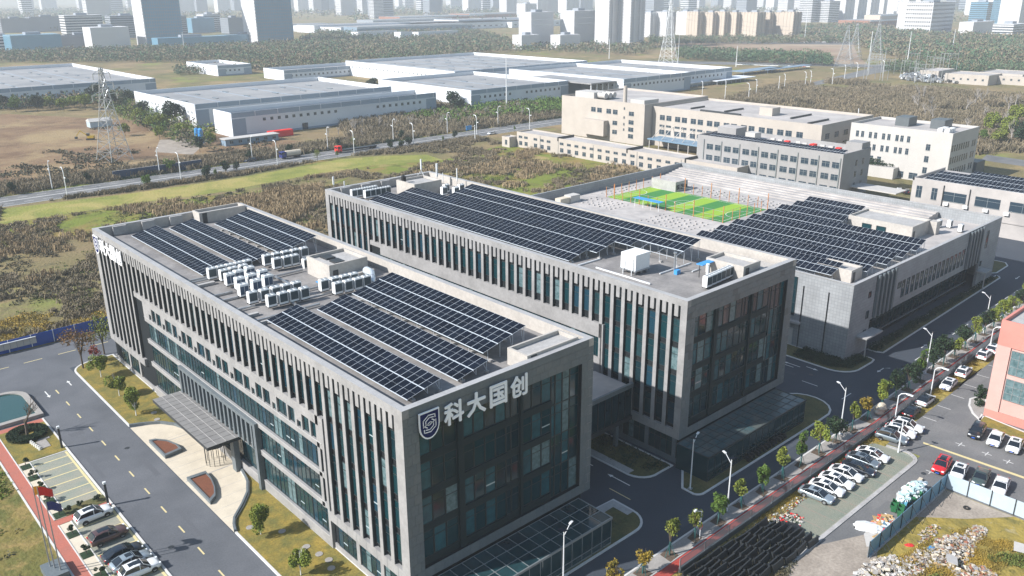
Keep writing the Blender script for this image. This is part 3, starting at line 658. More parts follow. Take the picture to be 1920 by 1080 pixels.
# ================================================================ SOLAR ARRAYS
PW,PL=1.12,2.3
def solar_panel_mesh():
    b=MB(); b.box(0,0,-.035,PL,PW,0,0); b.box(.03,.025,0,PL/2-.01,PW-.025,.006,1); b.box(PL/2+.01,.025,0,PL-.03,PW-.025,.006,1); return b.mesh('solar_panel',['alu','solar_cell'])
SP=solar_panel_mesh(); TILT=math.radians(13)
def solar_array(label,x,y0,nrow,ncol,z,group,zl=.55,tilt=TILT,skip=None,pitch=1.145,er=.05):
    """low edge along x, running along +Y; columns step up towards +X"""
    T=thing('solar_array',label,'solar panel array',(x,y0,z),0,group)
    c,s_=math.cos(tilt),math.sin(tilt); gap=.09
    for j in range(ncol):
        d=j*(PL+gap)
        for i in range(nrow):
            if skip and skip(i,j): continue
            link('solar_panel',SP,T,(d*c,i*pitch,zl+d*s_),rot=(0,-tilt,0))
    LY=nrow*pitch; r=MB()
    for j in range(ncol+1):
        d=j*(PL+gap)-gap/2 if 0<j<ncol else (0 if j==0 else ncol*(PL+gap)-gap)
        e_=.045 if 0<j<ncol else min(er,.03)
        r.box(d*c-e_,-.05,zl+d*s_-.09,d*c+e_,LY+.02,zl+d*s_-.03)
    tot=(ncol*(PL+gap)-gap)*c; n=max(2,int(LY/3.4)); ft=MB()
    fm=MB(); fm.box(-.22,-.22,0,.22,.22,.32); fmm=fm.mesh('footing',['concrete'])
    for k in range(n+1):
        y=.15+(LY-.3)*k/n
        for u in ((.18,.62,.97) if ncol<3 else (.12,.4,.7,.97)):
            zt=zl+u*tot*math.tan(tilt)-.08; r.bar((u*tot,y,.25),(u*tot,y,zt),.035); 
            if u>.5: r.bar((u*tot,y,.3),(u*tot-.5,y,zt-.15),.025)
        r.bar((0,y,zl-.07),(tot,y,zl+tot*math.tan(tilt)-.07),.03)
        link('footing',fmm,T,(.18*tot,y,0)); link('footing',fmm,T,(.97*tot,y,0))
    r.build('rack','alu',T); return T
gA='solar arrays on the roof of the signed office block'; ZR=23.8
solar_array('two-panel-wide solar array at the far left corner of the signed roof',5.0,60.3,27,2,ZR,gA)
solar_array('middle solar array of the far group on the signed roof, beside the far wall box',12.0,60.6,27,2,ZR,gA)
solar_array('three-panel-wide solar array in the far group, along the inner parapet of the signed roof',17.9,59.6,22,3,ZR,gA,zl=1.6)
solar_array('solar array nearest the finned long edge, just behind the shield sign',3.4,3.9,28,2,ZR,gA)
solar_array('middle solar array of the near group on the signed roof',10.4,4.0,27,2,ZR,gA)
solar_array('three-panel-wide near solar array ending at the small roof box by the sign wall',15.9,6.0,25,3,ZR,gA,zl=1.6)
gB='solar arrays on the roof of the second office block'
solar_array('long solar array along the finned edge of the second office roof',51.6,26.6,51,2,ZR,gB)
solar_array('long middle solar array on the second office roof',56.4,24.9,50,2,ZR,gB,zl=1.3)
solar_array('widest long solar array along the far parapet of the second office roof',61.9,13.4,51,3,ZR,gB,zl=1.9,skip=lambda i,j:j==0 and i<8)
solar_array('short bare-ended solar rack beside the roof boxes of the second office roof',64.2,10.6,4,1,ZR,gB) if 0 else None
# ================================================================ AIR CONDITIONERS
def ac_unit(kind):
    T=thing('air_conditioner','white rooftop air conditioner','air conditioner')
    w,d,h=(1.3,.85,1.75) if kind!='blue' else (1.35,1.0,1.85)
    b=MB(); b.box(-w/2,-d/2,.15,w/2,d/2,h,0); b.box(-w/2+.05,-d/2+.05,h,w/2-.05,d/2-.05,h+.06,0)
    b.build('casing','ac_white',T)
    g=MB()
    if kind=='front': g.box(-w/2+.08,-d/2-.015,.45,w/2-.08,-d/2,h-.12,0)
    else: 
        g.box(-w/2+.06,-d/2-.015,.4,-.03,-d/2,h-.25,0); g.box(.03,-d/2-.015,.4,w/2-.06,-d/2,h-.25,0)
    g.box(w/2,-d/2+.06,.4,w/2+.012,d/2-.06,h-.15,0)
    g.build('grille','ac_grille' if kind=='front' else 'ac_blue',T)
    for s_ in (-.32,.32):
        f=MB(); r=.27
        f.prism([(s_+r*math.cos(2*math.pi*k/12),r*math.sin(2*math.pi*k/12)) for k in range(12)],h+.06,h+.16,0,1); f.build('fan_guard',['ac_white','metal_grey'],T)
    q=MB(); q.box(-w/2-.05,-d/2,0,w/2+.05,-d/2+.1,.15); q.box(-w/2-.05,d/2-.1,0,w/2+.05,d/2,.15); q.build('feet','black',T)
    if kind=='blue': l=MB(); l.box(-w/2-.01,-.2,h-.35,-w/2,.3,h-.2); l.build('badge','ac_logo',T)
    return T
AC={k:ac_unit(k) for k in ('front','blue')}; ACUSED=set()
def ac(kind,x,y,z,label,group,rz=0):
    if kind not in ACUSED:
        ACUSED.add(kind); r=AC[kind]; r.location=(x,y,z); r.rotation_euler.z=rz; r['label']=label; r['group']=group; return r
    return dup(AC[kind],(x,y,z),rz,label,group)
gAC='air conditioners in rows on the signed office roof'
def acrow(kind,pts,what,z=24.15,group=gAC,rz=0,scale=1):
    n=len(pts)
    for i,(x,y) in enumerate(pts): ac(kind,x,y,z,f'{ORD[i]} in the {what}',group,rz)
acrow('front',[(5.6+1.45*i,58.1+.0*i) for i in range(5)],'back row of white air conditioners below the left solar arrays')
acrow('front',[(6.6,56.0),(8.2,56.2),(9.9,56.3)],'second row of white air conditioners behind the blue-badged ones')
acrow('blue',[(6.3,53.4),(8.0,53.9),(10.0,54.4)],'back row of blue-badged air conditioners')
acrow('blue',[(6.6,50.6),(8.6,51.0),(10.7,51.5)],'middle row of blue-badged air conditioners',rz=.0)
acrow('blue',[(5.6,47.4),(7.9,48.0),(10.1,48.8)],'front row of blue-badged air conditioners with dark grilles')
acrow('front',[(5.2,43.7),(6.9,43.5),(8.6,43.4),(10.2,43.3),(11.8,43.2)],'long white row just nearer than the blue-badged air conditioners')
acrow('front',[(6.5,40.6),(8.2,40.5),(9.8,40.4),(11.4,40.2)],'front row of white air conditioners touching the nearest solar arrays')
acrow('front',[(15.0,58.6),(16.6,58.5),(18.2,58.4),(19.8,58.3),(21.4,58.2)],'white row below the widest far solar array')
acrow('front',[(15.3,55.9),(16.9,55.7),(18.3,55.6)],'short white row touching the flat-topped roof box on its left')
acrow('front',[(15.3,41.4),(17.0,41.2),(18.6,41.1),(20.1,41.0)],'white row between the roof box and the near solar arrays')
acrow('front',[(16.1,38.9),(17.7,38.7),(19.3,38.6),(20.8,38.6)],'white row touching the top of the near solar arrays')
for i,x in enumerate((19.6,21.2,22.8,24.2)): ac('front',x,54.2,23.5,f'{ORD[i]} low air conditioner top showing behind the roof box',gAC)
gB2='air conditioners on the second office roof'
acrow('front',[(50.8+1.3*i,89.6) for i in range(5)],'back air conditioner row in the far corner of the second roof',group=gB2)
acrow('front',[(52.6+1.3*i,87.2) for i in range(5)],'front air conditioner row in the far corner of the second roof',group=gB2)
acrow('front',[(66.3,78.3),(68.2,80.0),(68.0,76.4),(70.6,77.8)],'white cluster beside the aerials on the second roof',group=gB2)
acrow('front',[(57.6,4.0),(58.9,4.1),(60.2,4.2),(61.5,4.3),(62.8,4.4),(64.1,4.5)],'air conditioner row at the near corner of the second roof',group=gB2)
# brown-white packing box etc on roof B
T=thing('cooling_unit','big white boxy cooling unit on legs on the second office roof','cooling unit',(54.6,15.2,23.8))
b=MB(); b.box(0,0,.8,3.4,3.0,3.3); b.build('casing','ac_white',T); b=MB()
for x in (.2,1.7,3.0):
    for y in (.2,2.6): b.box(x,y,0,x+.25,y+.25,.8)
b.box(-.1,-.1,.6,3.5,3.1,.8); b.build('legs','metal_grey',T)
b=MB(); b.bar((-.3,.5,0),(-.3,.5,2.6),.08,n=8); b.bar((-.3,2.2,0),(-.3,2.2,2.2),.08,n=8); b.bar((-.3,.5,2.6),(0,.5,2.6),.08,n=8); b.build('pipe','metal_white',T)
T=thing('flue','tall silver flue pipe with blue pump at its foot on the second office roof','flue',(60.2,12.0,23.8)); b=MB(); b.bar((0,0,0),(0,0,3.2),.16,n=10); b.bar((0,0,3.2),(0,0,3.4),.28,n=10); b.build('pipe','metal_grey',T); b=MB(); b.box(-.5,-.9,0,.4,-.3,.7); b.build('pump','ac_logo',T)
T=thing('flue','shorter pale flue pipe among the front air conditioners of the second office roof','flue',(59.8,5.6,23.8)); b=MB(); b.bar((0,0,0),(0,0,3.0),.22,n=10); b.bar((0,0,3.0),(0,0,3.1),.3,n=10); b.build('pipe','metal_white',T)
T=thing('shelter','small blue-roofed shelter beside a roof box','shelter',(61.2,7.5,23.8)); b=MB(); b.box(0,0,2.0,3.0,1.2,2.12); b.build('canopy','ac_logo',T); b=MB()
for x in (.1,2.8): b.bar((x,.6,0),(x,.6,2.0),.06)
b.build('post','metal_dark',T)
T=thing('shelter','blue folded cover leaning on the flat-topped roof box','cover',(15.9,44.0,24.0)); b=MB(); b.box(0,0,.5,2.0,.9,.6); b.build('canopy','ac_logo',T)
b=MB(); b.box(0,0,.5,.15,.15,.9) if 0 else None
# aerials
def aerial(x,y,z,h,label,tri=False,thick=.14):
    T=thing('aerial',label,'mobile phone aerial',(x,y,z),0,'aerials on the second office roof'); b=MB(); b.bar((0,0,0),(0,0,h),.05,n=6); b.build('mast','metal_grey',T)
    b=MB(); b.bar((0,0,h*.35),(0,0,h),thick,n=8); b.build('antenna','metal_white',T)
    if tri:
        b=MB(); b.bar((0,0,h*.3),(.9,.3,0),.05); b.bar((0,0,h*.3),(-.9,.3,0),.05); b.bar((0,0,h*.3),(0,-.9,0),.05); b.build('tripod','metal_white',T)
aerial(68.0,88.6,26.7,3.6,'aerial on a white tripod at the far end of the second roof',True,.2)
aerial(71.6,87.6,24.4,4.6,'tallest white aerial at the far corner of the second roof',False,.24)
aerial(72.6,81.6,24.4,4.2,'slim white aerial standing alone right of the stair house')
aerial(70.5,84.0,24.4,3.2,'thin aerial between the tallest and the lone aerial',False,.08)
aerial(49.0,94.6,25.6,2.6,'left of two aerials on the far left roof corner',False,.2)
aerial(50.8,93.2,25.2,2.0,'right of two aerials on the far left roof corner',False,.12)
T=thing('water_tank','small dark tank on the far stair house roof','tank',(61.6,86.4,26.6)); b=MB(); b.bar((0,0,0),(0,0,1.1),.55,n=12); b.build('barrel','black',T); b=MB(); b.bar((0,0,1.1),(0,0,1.25),.3,n=10); b.build('lid','metal_dark',T)
b=MB()
for (x0,y0,x1,y1) in ((49,24.6,57,24.8),(58,13,66,13.15),(53,11,53.2,22),(62.5,10.2,64.5,10.35)): b.box(x0,y0,23.85,x1,y1,24.05)
o=b.build('cable_tray','metal_white',B,loc=(-47.31,.1,0)); 

# ================================================================ LOW HALL (building with the roof pitch)
T=thing('hall','low grey hall with a dense solar roof and a small football pitch on top','hall',(99.6,1.3,0)); C=T
tiled('tile_wall',(.29,.305,.32),.62,.62,.04,.75,.07,.6); HC=15.0
LC=71.6; DY=92.6
b=MB(); 
b.box(0,0,0,.5,DY,HC,0); b.box(.5,0,6.2,LC,.55,HC,0); b.box(.5,0,0,8.4,.55,6.2,0); b.box(61.5,0,0,LC,.55,6.2,0); b.box(8.4,2.2,0,61.5,2.4,6.2,2)
b.box(8.4,.55,6.2,61.5,2.2,6.5,2); b.box(LC-.5,.55,0,LC,DY,HC,0); b.box(.5,.55,12.0,LC-.5,DY,12.4,1); b.box(.5,DY-.5,0,LC-.5,DY,HC,0); b.build('wall',['tile_wall','roof_c','core'],T)
b=MB(); b.box(-.05,-.05,HC,.55,DY,HC+.1); b.box(LC-.55,.6,HC,LC+.05,DY,HC+.1); b.box(.55,-.05,HC,LC+.05,.6,HC+.1); b.build('coping','coping',T)
b=MB(); 
for k in range(7): b.box(56,14,12.4+k*.36,56.3,90,12.4+k*.36+.32) 
b=MB(); b.box(.5,.55,12.4,.7,DY-.5,15,0); b.box(.7,.55,12.4,LC-.5,.75,15,0); b.build('parapet_inner','parapet_in',T)
# the white stepped bank along the far parapet
for k in range(6):
    q=MB(); q.box(60.2+k*1.75,14,12.4,61.9+k*1.75,DY-.6,12.7+k*.24); q.build('parapet_step','roof_c',T)
for g0 in (9.2,52.8):
    for k in range(5): q=MB(); q.box(g0+k*1.7,-.5,6.4,g0+.7+k*1.7,0,HC-.1); q.build('fin','stone_dark_and_shaded',T)
    q=MB(); q.box(g0-.1,-.02,6.5,g0+7.4,.0,HC-.4); q.build('fin_back','core',T)
for k in range(15): window(T,(20.8+k*2.1,-.0,7.6),0,1.25,3.6,1,2,gl=R_.choice(['glass0','glass4','glass1']))
for (x,z) in ((18.8,9.9),(50.2,10.1)): window(T,(x,0,z),0,1.5,1.3,1,1)
for (x,z,h) in ((6.4,11.0,1.3),(6.4,6.8,1.6),(6.2,3.2,1.4),(63.5,9,4.2),(62.0,5,1.2)): window(T,(x,0,z),0,1.1,h,1,1)
for k in range(11): window(T,(10+k*4.7,2.18,1.2),0,4.2,3.6,3,2,gl='glass0')
q=MB(); q.box(8.4,2.0,4.9,61.5,2.2,5.05); q.box(8.4,2.0,.9,61.5,2.2,1.1); q.build('sill_band','frame_light',T)
for x,w in ((3.4,6.4),(60.4,3.6)): q=MB(); q.box(x,-2.2,4.0,x+w,0,4.3); q.box(x+.2,-2.1,0,x+.4,-1.9,4.0); q.build('door_canopy','concrete',T)
# west wall: pipes, slot windows, door
for y in (9.6,4.5): q=MB(); q.bar((-.12,y,-.0),(-.12,y,12.6),.1,n=6); q.build('downpipe','black',T)
for y in (12.4,10.0+1.0): window(T,(-.06,y+.9,6.2),-math.pi/2,.9,7.8,1,3,gl='glass0')
q=MB(); q.box(-.9,9.3,4.9,0,13.6,5.3); q.build('ledge','coping',T)
q=MB(); q.box(-.1,10.9,0,0,12.2,3.6); q.build('white_door','white_wall',T)
for (x0,y0,x1,y1,z1) in ((8.2,4.6,12.6,11.8,14.9),): roofbox(T,x0,y0,x1,y1,12.4,z1)
roofbox(T,45.5,9.5,55,24.5,12.4,15.6)
T2=T
q=MB(); q.box(54.2,7.8,12.4,56.2,9.5,15.4); q.build('stair_house','parapet_in',T)
for k in range(2): window(T,(45.4,21-k*3.4,13.2),-math.pi/2,2.2,1.2,1,1)
# small house and clutter by the pitch
q=MB(); q.box(46.5,75.5,12.4,52.0,84.0,15.2,0,1); o=q.build('stair_house',['concrete','roof_c'],T)
for k in range(3): window(T,(47.0+k*1.8,75.45,13.0),0,1.2,1.3,1,1)
# ---- solar arrays
gC='solar arrays in staggered rows on the low hall roof'
names=['nearest short solar row on the hall roof, beside the office block','second staggered solar row of the hall roof','third staggered solar row of the hall roof','fourth staggered solar row of the hall roof','fifth staggered solar row of the hall roof','sixth staggered solar row of the hall roof, ending at the large roof box','seventh staggered solar row of the hall roof','farthest solar row of the hall roof, along the white stepped bank']
rows=[(105.2,8.6,29,42.3),(112.2,5.0,32,42.3),(119.3,4.4,33,42.8),(126.3,4.4,33,43.2),(133.0,4.6,33,43.2),(139.6,25.5,15,43.2),(145.6,26.0,14,43.0),(151.4,27.0,13,42.2)]
for i,(x,y0,n,y1) in enumerate(rows):
    n=int((y1-y0)/1.145); solar_array(names[i],x,y0,n,2,12.4,gC,zl=1.6 if i<7 else 1.8,tilt=math.radians(18),er=.012)
solar_array('solar table by the near corner box of the hall roof, left of all rows',100.9,12.6,20,1,12.4,gC,zl=1.2)
# ---- pitch
def stripe(nm,x0,y0,x1,y1,z,m): q=MB(); q.poly([(x0,y0,z),(x1,y0,z),(x1,y1,z),(x0,y1,z)]); return q.build(nm,m,P)
P=thing('football_pitch','small striped artificial football pitch on the hall roof','football pitch',(0,0,0))
mat('turf_a',(.24,.40,.03),.9,fine=.1,bscale=5); mat('turf_b',(.04,.20,.04),.9,fine=.1,bscale=5)
x0,x1,y0,y1=128.0,147.0,48.5,86.0
for k in range(8): stripe('turf_stripe',x0,y0+k*(y1-y0)/8,x1,y0+(k+1)*(y1-y0)/8,12.46,'turf_a' if k%2 else 'turf_b')
q=MB()
def line(pts,w=.14,z=12.48):
    for a,c in zip(pts,pts[1:]):
        A_=Vector(a); C_=Vector(c); d=(C_-A_).normalized(); n_=Vector((-d.y,d.x))*w/2; q.poly([(*(A_-n_),z),(*(C_-n_),z),(*(C_+n_),z),(*(A_+n_),z)])
line([(x0+1,y0+1),(x1-1,y0+1),(x1-1,y1-1),(x0+1,y1-1),(x0+1,y0+1)]); line([(x0+1,(y0+y1)/2),(x1-1,(y0+y1)/2)]); line(arc((x0+x1)/2,(y0+y1)/2,2.6,0,360,24)); line(arc((x0+x1)/2,y0+1,4,0,180,14)); line(arc((x0+x1)/2,y1-1,4,180,360,14))
q.build('pitch_line','paint',P)
mat('post_orange',(.50,.20,.07),.6)
gP='fence posts round the roof football pitch'
FNC=thing('pitch_fence','tall fence of orange posts and thin rails round the roof football pitch','fence',(0,0,0))
pm=MB(); pm.bar((0,0,0),(0,0,4.2),.12,n=6); pmm=pm.mesh('post',['post_orange']); pm=MB(); pm.bar((0,0,0),(0,0,2.9),.09,n=6); pms=pm.mesh('post',['post_orange'])
for k in range(14):
    y=y0+(y1-y0)*k/13
    for x in (x0-.3,x1+.3): link('post',pmm if k%3==0 else pms,FNC,(x,y,12.4))
for k in range(1,6):
    x=x0+(x1-x0)*k/6
    for y in (y0-.3,y1+.3): link('post',pms,FNC,(x,y,12.4))
for z in (15.2,13.9):
    for (a,c) in (((x0-.3,y0-.3),(x1+.3,y0-.3)),((x1+.3,y0-.3),(x1+.3,y1+.3)),((x1+.3,y1+.3),(x0-.3,y1+.3)),((x0-.3,y1+.3),(x0-.3,y0-.3))):
        q=MB(); q.bar((*a,z),(*c,z),.04); q.build('rail','metal_grey',FNC)
T=thing('shelter','long blue bench canopy on posts beside the roof pitch','shelter',(125.2,66.0,12.4)); q=MB(); q.box(0,0,2.2,2.0,8.5,2.3); q.build('canopy','pv_blue' if 'pv_blue' in MATS else 'ac_logo',T)
for y in (.3,2.8,5.4,8.1): q=MB(); q.bar((.3,y,0),(.3,y,2.2),.06); q.build('post','metal_white',T)
# scattered footings
def footings(label,reg,n,nm='footing_block'):
    q=MB()
    for (fx0,fx1,fy0,fy1) in reg:
        nx=int((fx1-fx0)/1.7); ny=int((fy1-fy0)/1.9)
        for i in range(nx):
            for j in range(ny):
                x=fx0+i*1.7+R_.uniform(-.2,.2); y=fy0+j*1.9+R_.uniform(-.2,.2); h=R_.uniform(.12,.28); q.box(x,y,12.4,x+.6,y+.3,12.4+h)
    o=q.build(nm,'roof_c'); tag(o,label,'concrete blocks',None,'stuff')
footings('rows of small pale concrete footings on the hall roof around the pitch',[(106,127,44.5,50),(110,126.5,50,66),(150,158,44,92),(130,146,88,93),(118,127,76,90)],0)
T=thing('packing_crate','pale crate pile half under white sheet on the hall roof','crate',(112.0,88.0,12.4)); q=MB(); q.box(0,0,0,4.4,2.0,1.6); q.build('box','plaza',T); q=MB(); q.box(3.6,-.2,0,7.2,2.2,1.9); q.build('cover','white_wall',T)
for i,(x,y) in enumerate(((158.5,12.5),(161,11.3),(162.6,9.5),(160.5,6.2))): ac('front',x,y,12.5,f'{ORD[i]} white roof machine near the right end of the hall roof','air conditioners on the hall roof')

# ================================================================ PLANTS
def quads_mesh(name,V,mats,midx=None):
    """V: (n*4,3) array, one quad per four rows"""
    n=len(V)//4; me=bpy.data.meshes.new(name); me.vertices.add(n*4); me.vertices.foreach_set('co',np.asarray(V,np.float32).ravel())
    me.loops.add(n*4); me.loops.foreach_set('vertex_index',np.arange(n*4,dtype=np.int32)); me.polygons.add(n); me.polygons.foreach_set('loop_start',np.arange(0,n*4,4,dtype=np.int32))
    try: me.polygons.foreach_set('loop_total',np.full(n,4,np.int32))
    except Exception: pass
    for m in mats: me.materials.append(MATS[m])
    if midx is not None: me.polygons.foreach_set('material_index',np.asarray(midx,np.int32))
    me.update(calc_edges=True); return me
def leaf_quads(cen,size,flat=0.):
    """randomly turned quads at the given centres"""
    n=len(cen); a=NP.normal(size=(n,3)); a[:,2]*=(1-flat) if flat else 1; a/=np.linalg.norm(a,axis=1)[:,None]
    b=NP.normal(size=(n,3)); b-= (b*a).sum(1)[:,None]*a; b/=np.linalg.norm(b,axis=1)[:,None]; s=(np.asarray(size)*NP.uniform(.6,1.3,n))[:,None]
    a=a*s; b=b*s*.6; V=np.empty((n,4,3)); V[:,0]=cen-a-b*.4; V[:,1]=cen+b; V[:,2]=cen+a+b*.2; V[:,3]=cen-b; return V.reshape(-1,3)
def crown_pts(n,rx,rz,cz,clumps=9,seed=0,hollow=.35):
    r=np.random.RandomState(seed); cc=r.normal(size=(clumps,3)); cc/=np.linalg.norm(cc,axis=1)[:,None]; cc*=r.uniform(.35,.85,(clumps,1)); rad=r.uniform(.28,.55,clumps)
    k=r.randint(0,clumps,n); d=r.normal(size=(n,3)); d/=np.linalg.norm(d,axis=1)[:,None]; p=cc[k]+d*(rad[k]*r.uniform(hollow,1,n)**.5)[:,None]
    p[:,0]*=rx; p[:,1]*=rx; p[:,2]=p[:,2]*rz+cz; return p
def limbs(h0,h,rx,n,seed,w=.07):
    r=random.Random(seed); b=MB(); b.bar((0,0,0),(0,0,h0),(w*1.3,w),n=7)
    for k in range(n):
        a=2*math.pi*k/n+r.random(); t=(h-h0)*r.uniform(.55,.9); e=(math.cos(a)*rx*r.uniform(.3,.6),math.sin(a)*rx*r.uniform(.3,.6),h0+t)
        mid=(e[0]*.4,e[1]*.4,h0+t*.5); b.bar((0,0,h0-.1),mid,(w*.8,w*.5),n=5); b.bar(mid,e,(w*.5,w*.2),n=4)
        for q in range(2): b.bar(mid,(e[0]*r.uniform(.5,1.3),e[1]*r.uniform(.5,1.3),h0+t*r.uniform(.7,1.15)),(w*.35,w*.12),n=4)
    return b
TREES={}
def tree(kind,name,label,cat,x,y,z=.1,s=1.,group=None,rz=None):
    """kind: (height, trunk height, radius, leaves, leaf size, leaf material, bark, clumps)"""
    rz=R_.uniform(0,6.28) if rz is None else rz
    v=R_.randrange(3); key=kind+str(v)
    if key not in TREES:
        h,h0,rx,n,ls,lm,bk,cl=KIND[kind]; sd=hash(kind)%1000 if 0 else sum(map(ord,kind))+v*17
        P=crown_pts(n,rx,(h-h0)/2*1.05,(h+h0)/2,cl,sd); me=quads_mesh('crown',leaf_quads(P,ls),[lm])
        tb=limbs(h0,h,rx,6,sd,w=.035*h/2.2).mesh('trunk',bk if isinstance(bk,list) else [bk]); TREES[key]=(me,tb)
    me,tb=TREES[key]; T=thing(name,label,cat,(x,y,z),rz,group); T.scale=(s,s,s); link('crown',me,T); link('trunk',tb,T); return T
KIND={
 'street':(5.2,1.8,1.25,1300,.16,'leaf_green','bark',10),'street_y':(5.0,1.7,1.2,900,.15,'leaf_yellow','bark',9),'street_o':(4.6,1.7,1.2,760,.15,'leaf_orange','bark',8),'street_l':(5.4,1.9,1.3,1200,.16,'leaf_lime','bark',10),'street_d':(5.6,1.7,1.6,1300,.18,'leaf_dark','bark',12),
 'lawn':(4.4,1.0,1.6,3400,.13,'leaf_lime',['whitewash'],11),'rust':(9.0,2.6,3.2,900,.2,'leaf_rust','bark',12),'red':(3.2,.9,1.3,500,.13,'leaf_red','bark',8),'gold':(8.5,2.2,2.4,800,.2,'leaf_yellow','bark',11),
 'round':(6.5,1.6,2.6,1300,.3,'leaf_dark','bark',10),'roundg':(7.5,1.8,3.2,1200,.34,'leaf_green','bark',10),'big':(12,2.5,5.5,1500,.55,'leaf_dark','bark',13),'bigl':(10,2.0,5.0,1300,.5,'leaf_lime','bark',12),'bigy':(9,2.0,4.4,1100,.46,'leaf_yellow','bark',11),'bonsai':(1.5,.5,.7,420,.09,'leaf_dark','bark',6)}
def bare_tree(label,x,y,h,s_=3,group=None,mat_='bark_pale',name='bare_tree',wf=1.):
    T=thing(name,label,'tree',(x,y,0),R_.uniform(0,6),group); b=MB(); c=MB()
    def grow(p,d,l,w,lv,bb):
        e=p+d*l; bb.bar(p,e,(w,w*.7),n=4 if lv else 6)
        if lv>=4: return
        for k in range(3 if lv<3 else 2):
            nd=(d+Vector((R_.uniform(-1,1),R_.uniform(-1,1),R_.uniform(-.15,.6)))*.62).normalized(); grow(p+d*l*R_.uniform(.6,1),nd,l*R_.uniform(.55,.8),w*.58,lv+1,c)
    grow(Vector((0,0,0)),Vector((.03,.02,1)),h*.34,.028*h*wf,0,b); b.build('trunk',mat_,T); c.build('branches',mat_,T)['kind']='stuff'; return T
# ---- street trees: 5.1 m apart
gS='street trees along the sidewalk in front of the office blocks'
kinds=['street_o','street_y','street_y','street','street_y','street','street_y','street','street_l','street_d','street_y','street_o','street_l','street_d','street_d','street','street_d','street_d','street_l','street_d','street_l','street_d','street_l','street_l','street_l','street_d','street_l','street_l','street_l','street_y']
KD={'street_o':'orange-leaved','street_y':'yellowing','street':'green','street_l':'bright green','street_d':'dark green'}
pit=MB(); pit.box(-.8,-.85,0,.8,.85,.03); pitm=pit.mesh('tree_pit',['dirt']); prop=MB()
for a in range(3): q=2.1*a; prop.bar((.75*math.cos(q),.75*math.sin(q),0),(.1*math.cos(q),.1*math.sin(q),1.7),.04)
prop.bar((0,0,0),(0,0,1.9),.11,n=6); prm=prop.mesh('tree_prop',['prop_teal' if 'prop_teal' in MATS else 'metal_dark'])
mat('prop_teal',(.02,.10,.10),.6); prm.materials[0]=MATS['prop_teal']
for i,k in enumerate(kinds):
    x=24.6+5.12*i-5.12*0; y=-12.4+ys(x)
    T=tree(k,'street_tree',f'{KD[k]} street tree, {ORD[i]} from the near end of the kerb row',"tree",x,y,.13,1,gS); T.scale=(R_.uniform(.75,1.2),R_.uniform(.75,1.2),R_.uniform(.78,1.15))
    link('tree_pit',pitm,T,(0,0,.001),-T.rotation_euler.z); link('tree_prop',prm,T,rz=.3)
for i,(x,y) in enumerate(((19.5,-12.4),(14.4,-12.4))): tree('street_o','street_tree','orange street tree half cut off by the bottom edge' if i==0 else 'last street tree below the bottom edge','tree',x,y,.13,1,gS)
# ---- lawn trees
gL='young trees with whitewashed trunks on the lawn beside the signed block'
for i,(x,y) in enumerate(((-4.7,89.1),(-4.9,79.0),(-5.4,69.6),(-5.3,25.7),(-5.5,15.0),(-5.2,5))):
    tree('lawn','lawn_tree',f'bushy green lawn tree with whitewashed trunk, {ORD[i]} from the north road','tree',x,y,.1,R_.uniform(.92,1.15),gL)
tree('rust','autumn_tree','rust-leaved thin autumn tree at the lawn corner by the north road','tree',-5.9,95.4,.1,.95)
tree('gold','autumn_tree','yellow autumn tree beside the far corner of the signed block','tree',-.8,99.6,.1,.95)
tree('red','red_maple','small crimson maple on the lawn near the road corner','tree',-3.2,97.0,.1,1)
T=bare_tree('bare leafless tree standing in the round hedge',-20.4,74.6,8.2,mat_='prop_grey' if 'prop_grey' in MATS else 'bark')
def hedge_ring(cx,cy,r0,r1,h,n,label):
    a=NP.uniform(0,2*np.pi,n); r=np.sqrt(NP.uniform(r0**2,r1**2,n)); z=NP.uniform(.1,h,n)*1.; z=np.where(NP.rand(n)<.6,h-.08*NP.rand(n),z); P=np.stack([cx+r*np.cos(a),cy+r*np.sin(a),z],1)
    o=link('hedge',quads_mesh('hedge',leaf_quads(P,.11),['leaf_dark'])); tag(o,label,'hedge'); return o
hedge_ring(-20.4,74.6,1.2,2.9,.75,9000,'low round clipped hedge ring around a bare tree')
def bushes(label,pts,r,h,n,lm,name='shrub',cat='shrub',ls=.1,group=None,indiv=True):
    for i,(x,y) in enumerate(pts):
        P=crown_pts(n,r,h/2,h/2+.05,7,i*7+3); P[:,0]+=0; o=link(name,quads_mesh(name,leaf_quads(P,ls),[lm]),None,(x,y,.03)); tag(o,label(i) if callable(label) else label,cat,group)
# planters squares with bonsai on the west pavement
gp='square planting pits with a small clipped tree on the west pavement'
for i,y in enumerate((64.4,60.4,56.4,52.4,48.0,42.2,36.6,31.2)):
    T=thing('planting_pit',f'{ORD[i]} square planting pit with clipped little tree counted from the bare tree','planter',(-23.1,y,.03),0,gp)
    q=MB(); q.box(-.65,-.8,0,.65,.8,.05); q.build('soil','leaf_dark',T); P=crown_pts(520,.62,.42,1.0,6,i); link('crown',quads_mesh('crown',leaf_quads(P,.09),['leaf_dark']),T); q=MB(); q.bar((0,0,0),(0,0,.8),.06); q.build('trunk','bark',T)
for i,(x,y) in enumerate(((-18.4,48.2),(-20.3,48.2),(-22.0,48.1))): 
    P=crown_pts(420,.55,.4,.55,6,i+40); o=link('shrub',quads_mesh('shrub',leaf_quads(P,.09),['leaf_dark']),None,(x,y,.03)); tag(o,['small round shrub by the lamp post in the flower bed','middle small shrub of the flower bed','left small shrub of the flower bed'][i],'shrub')
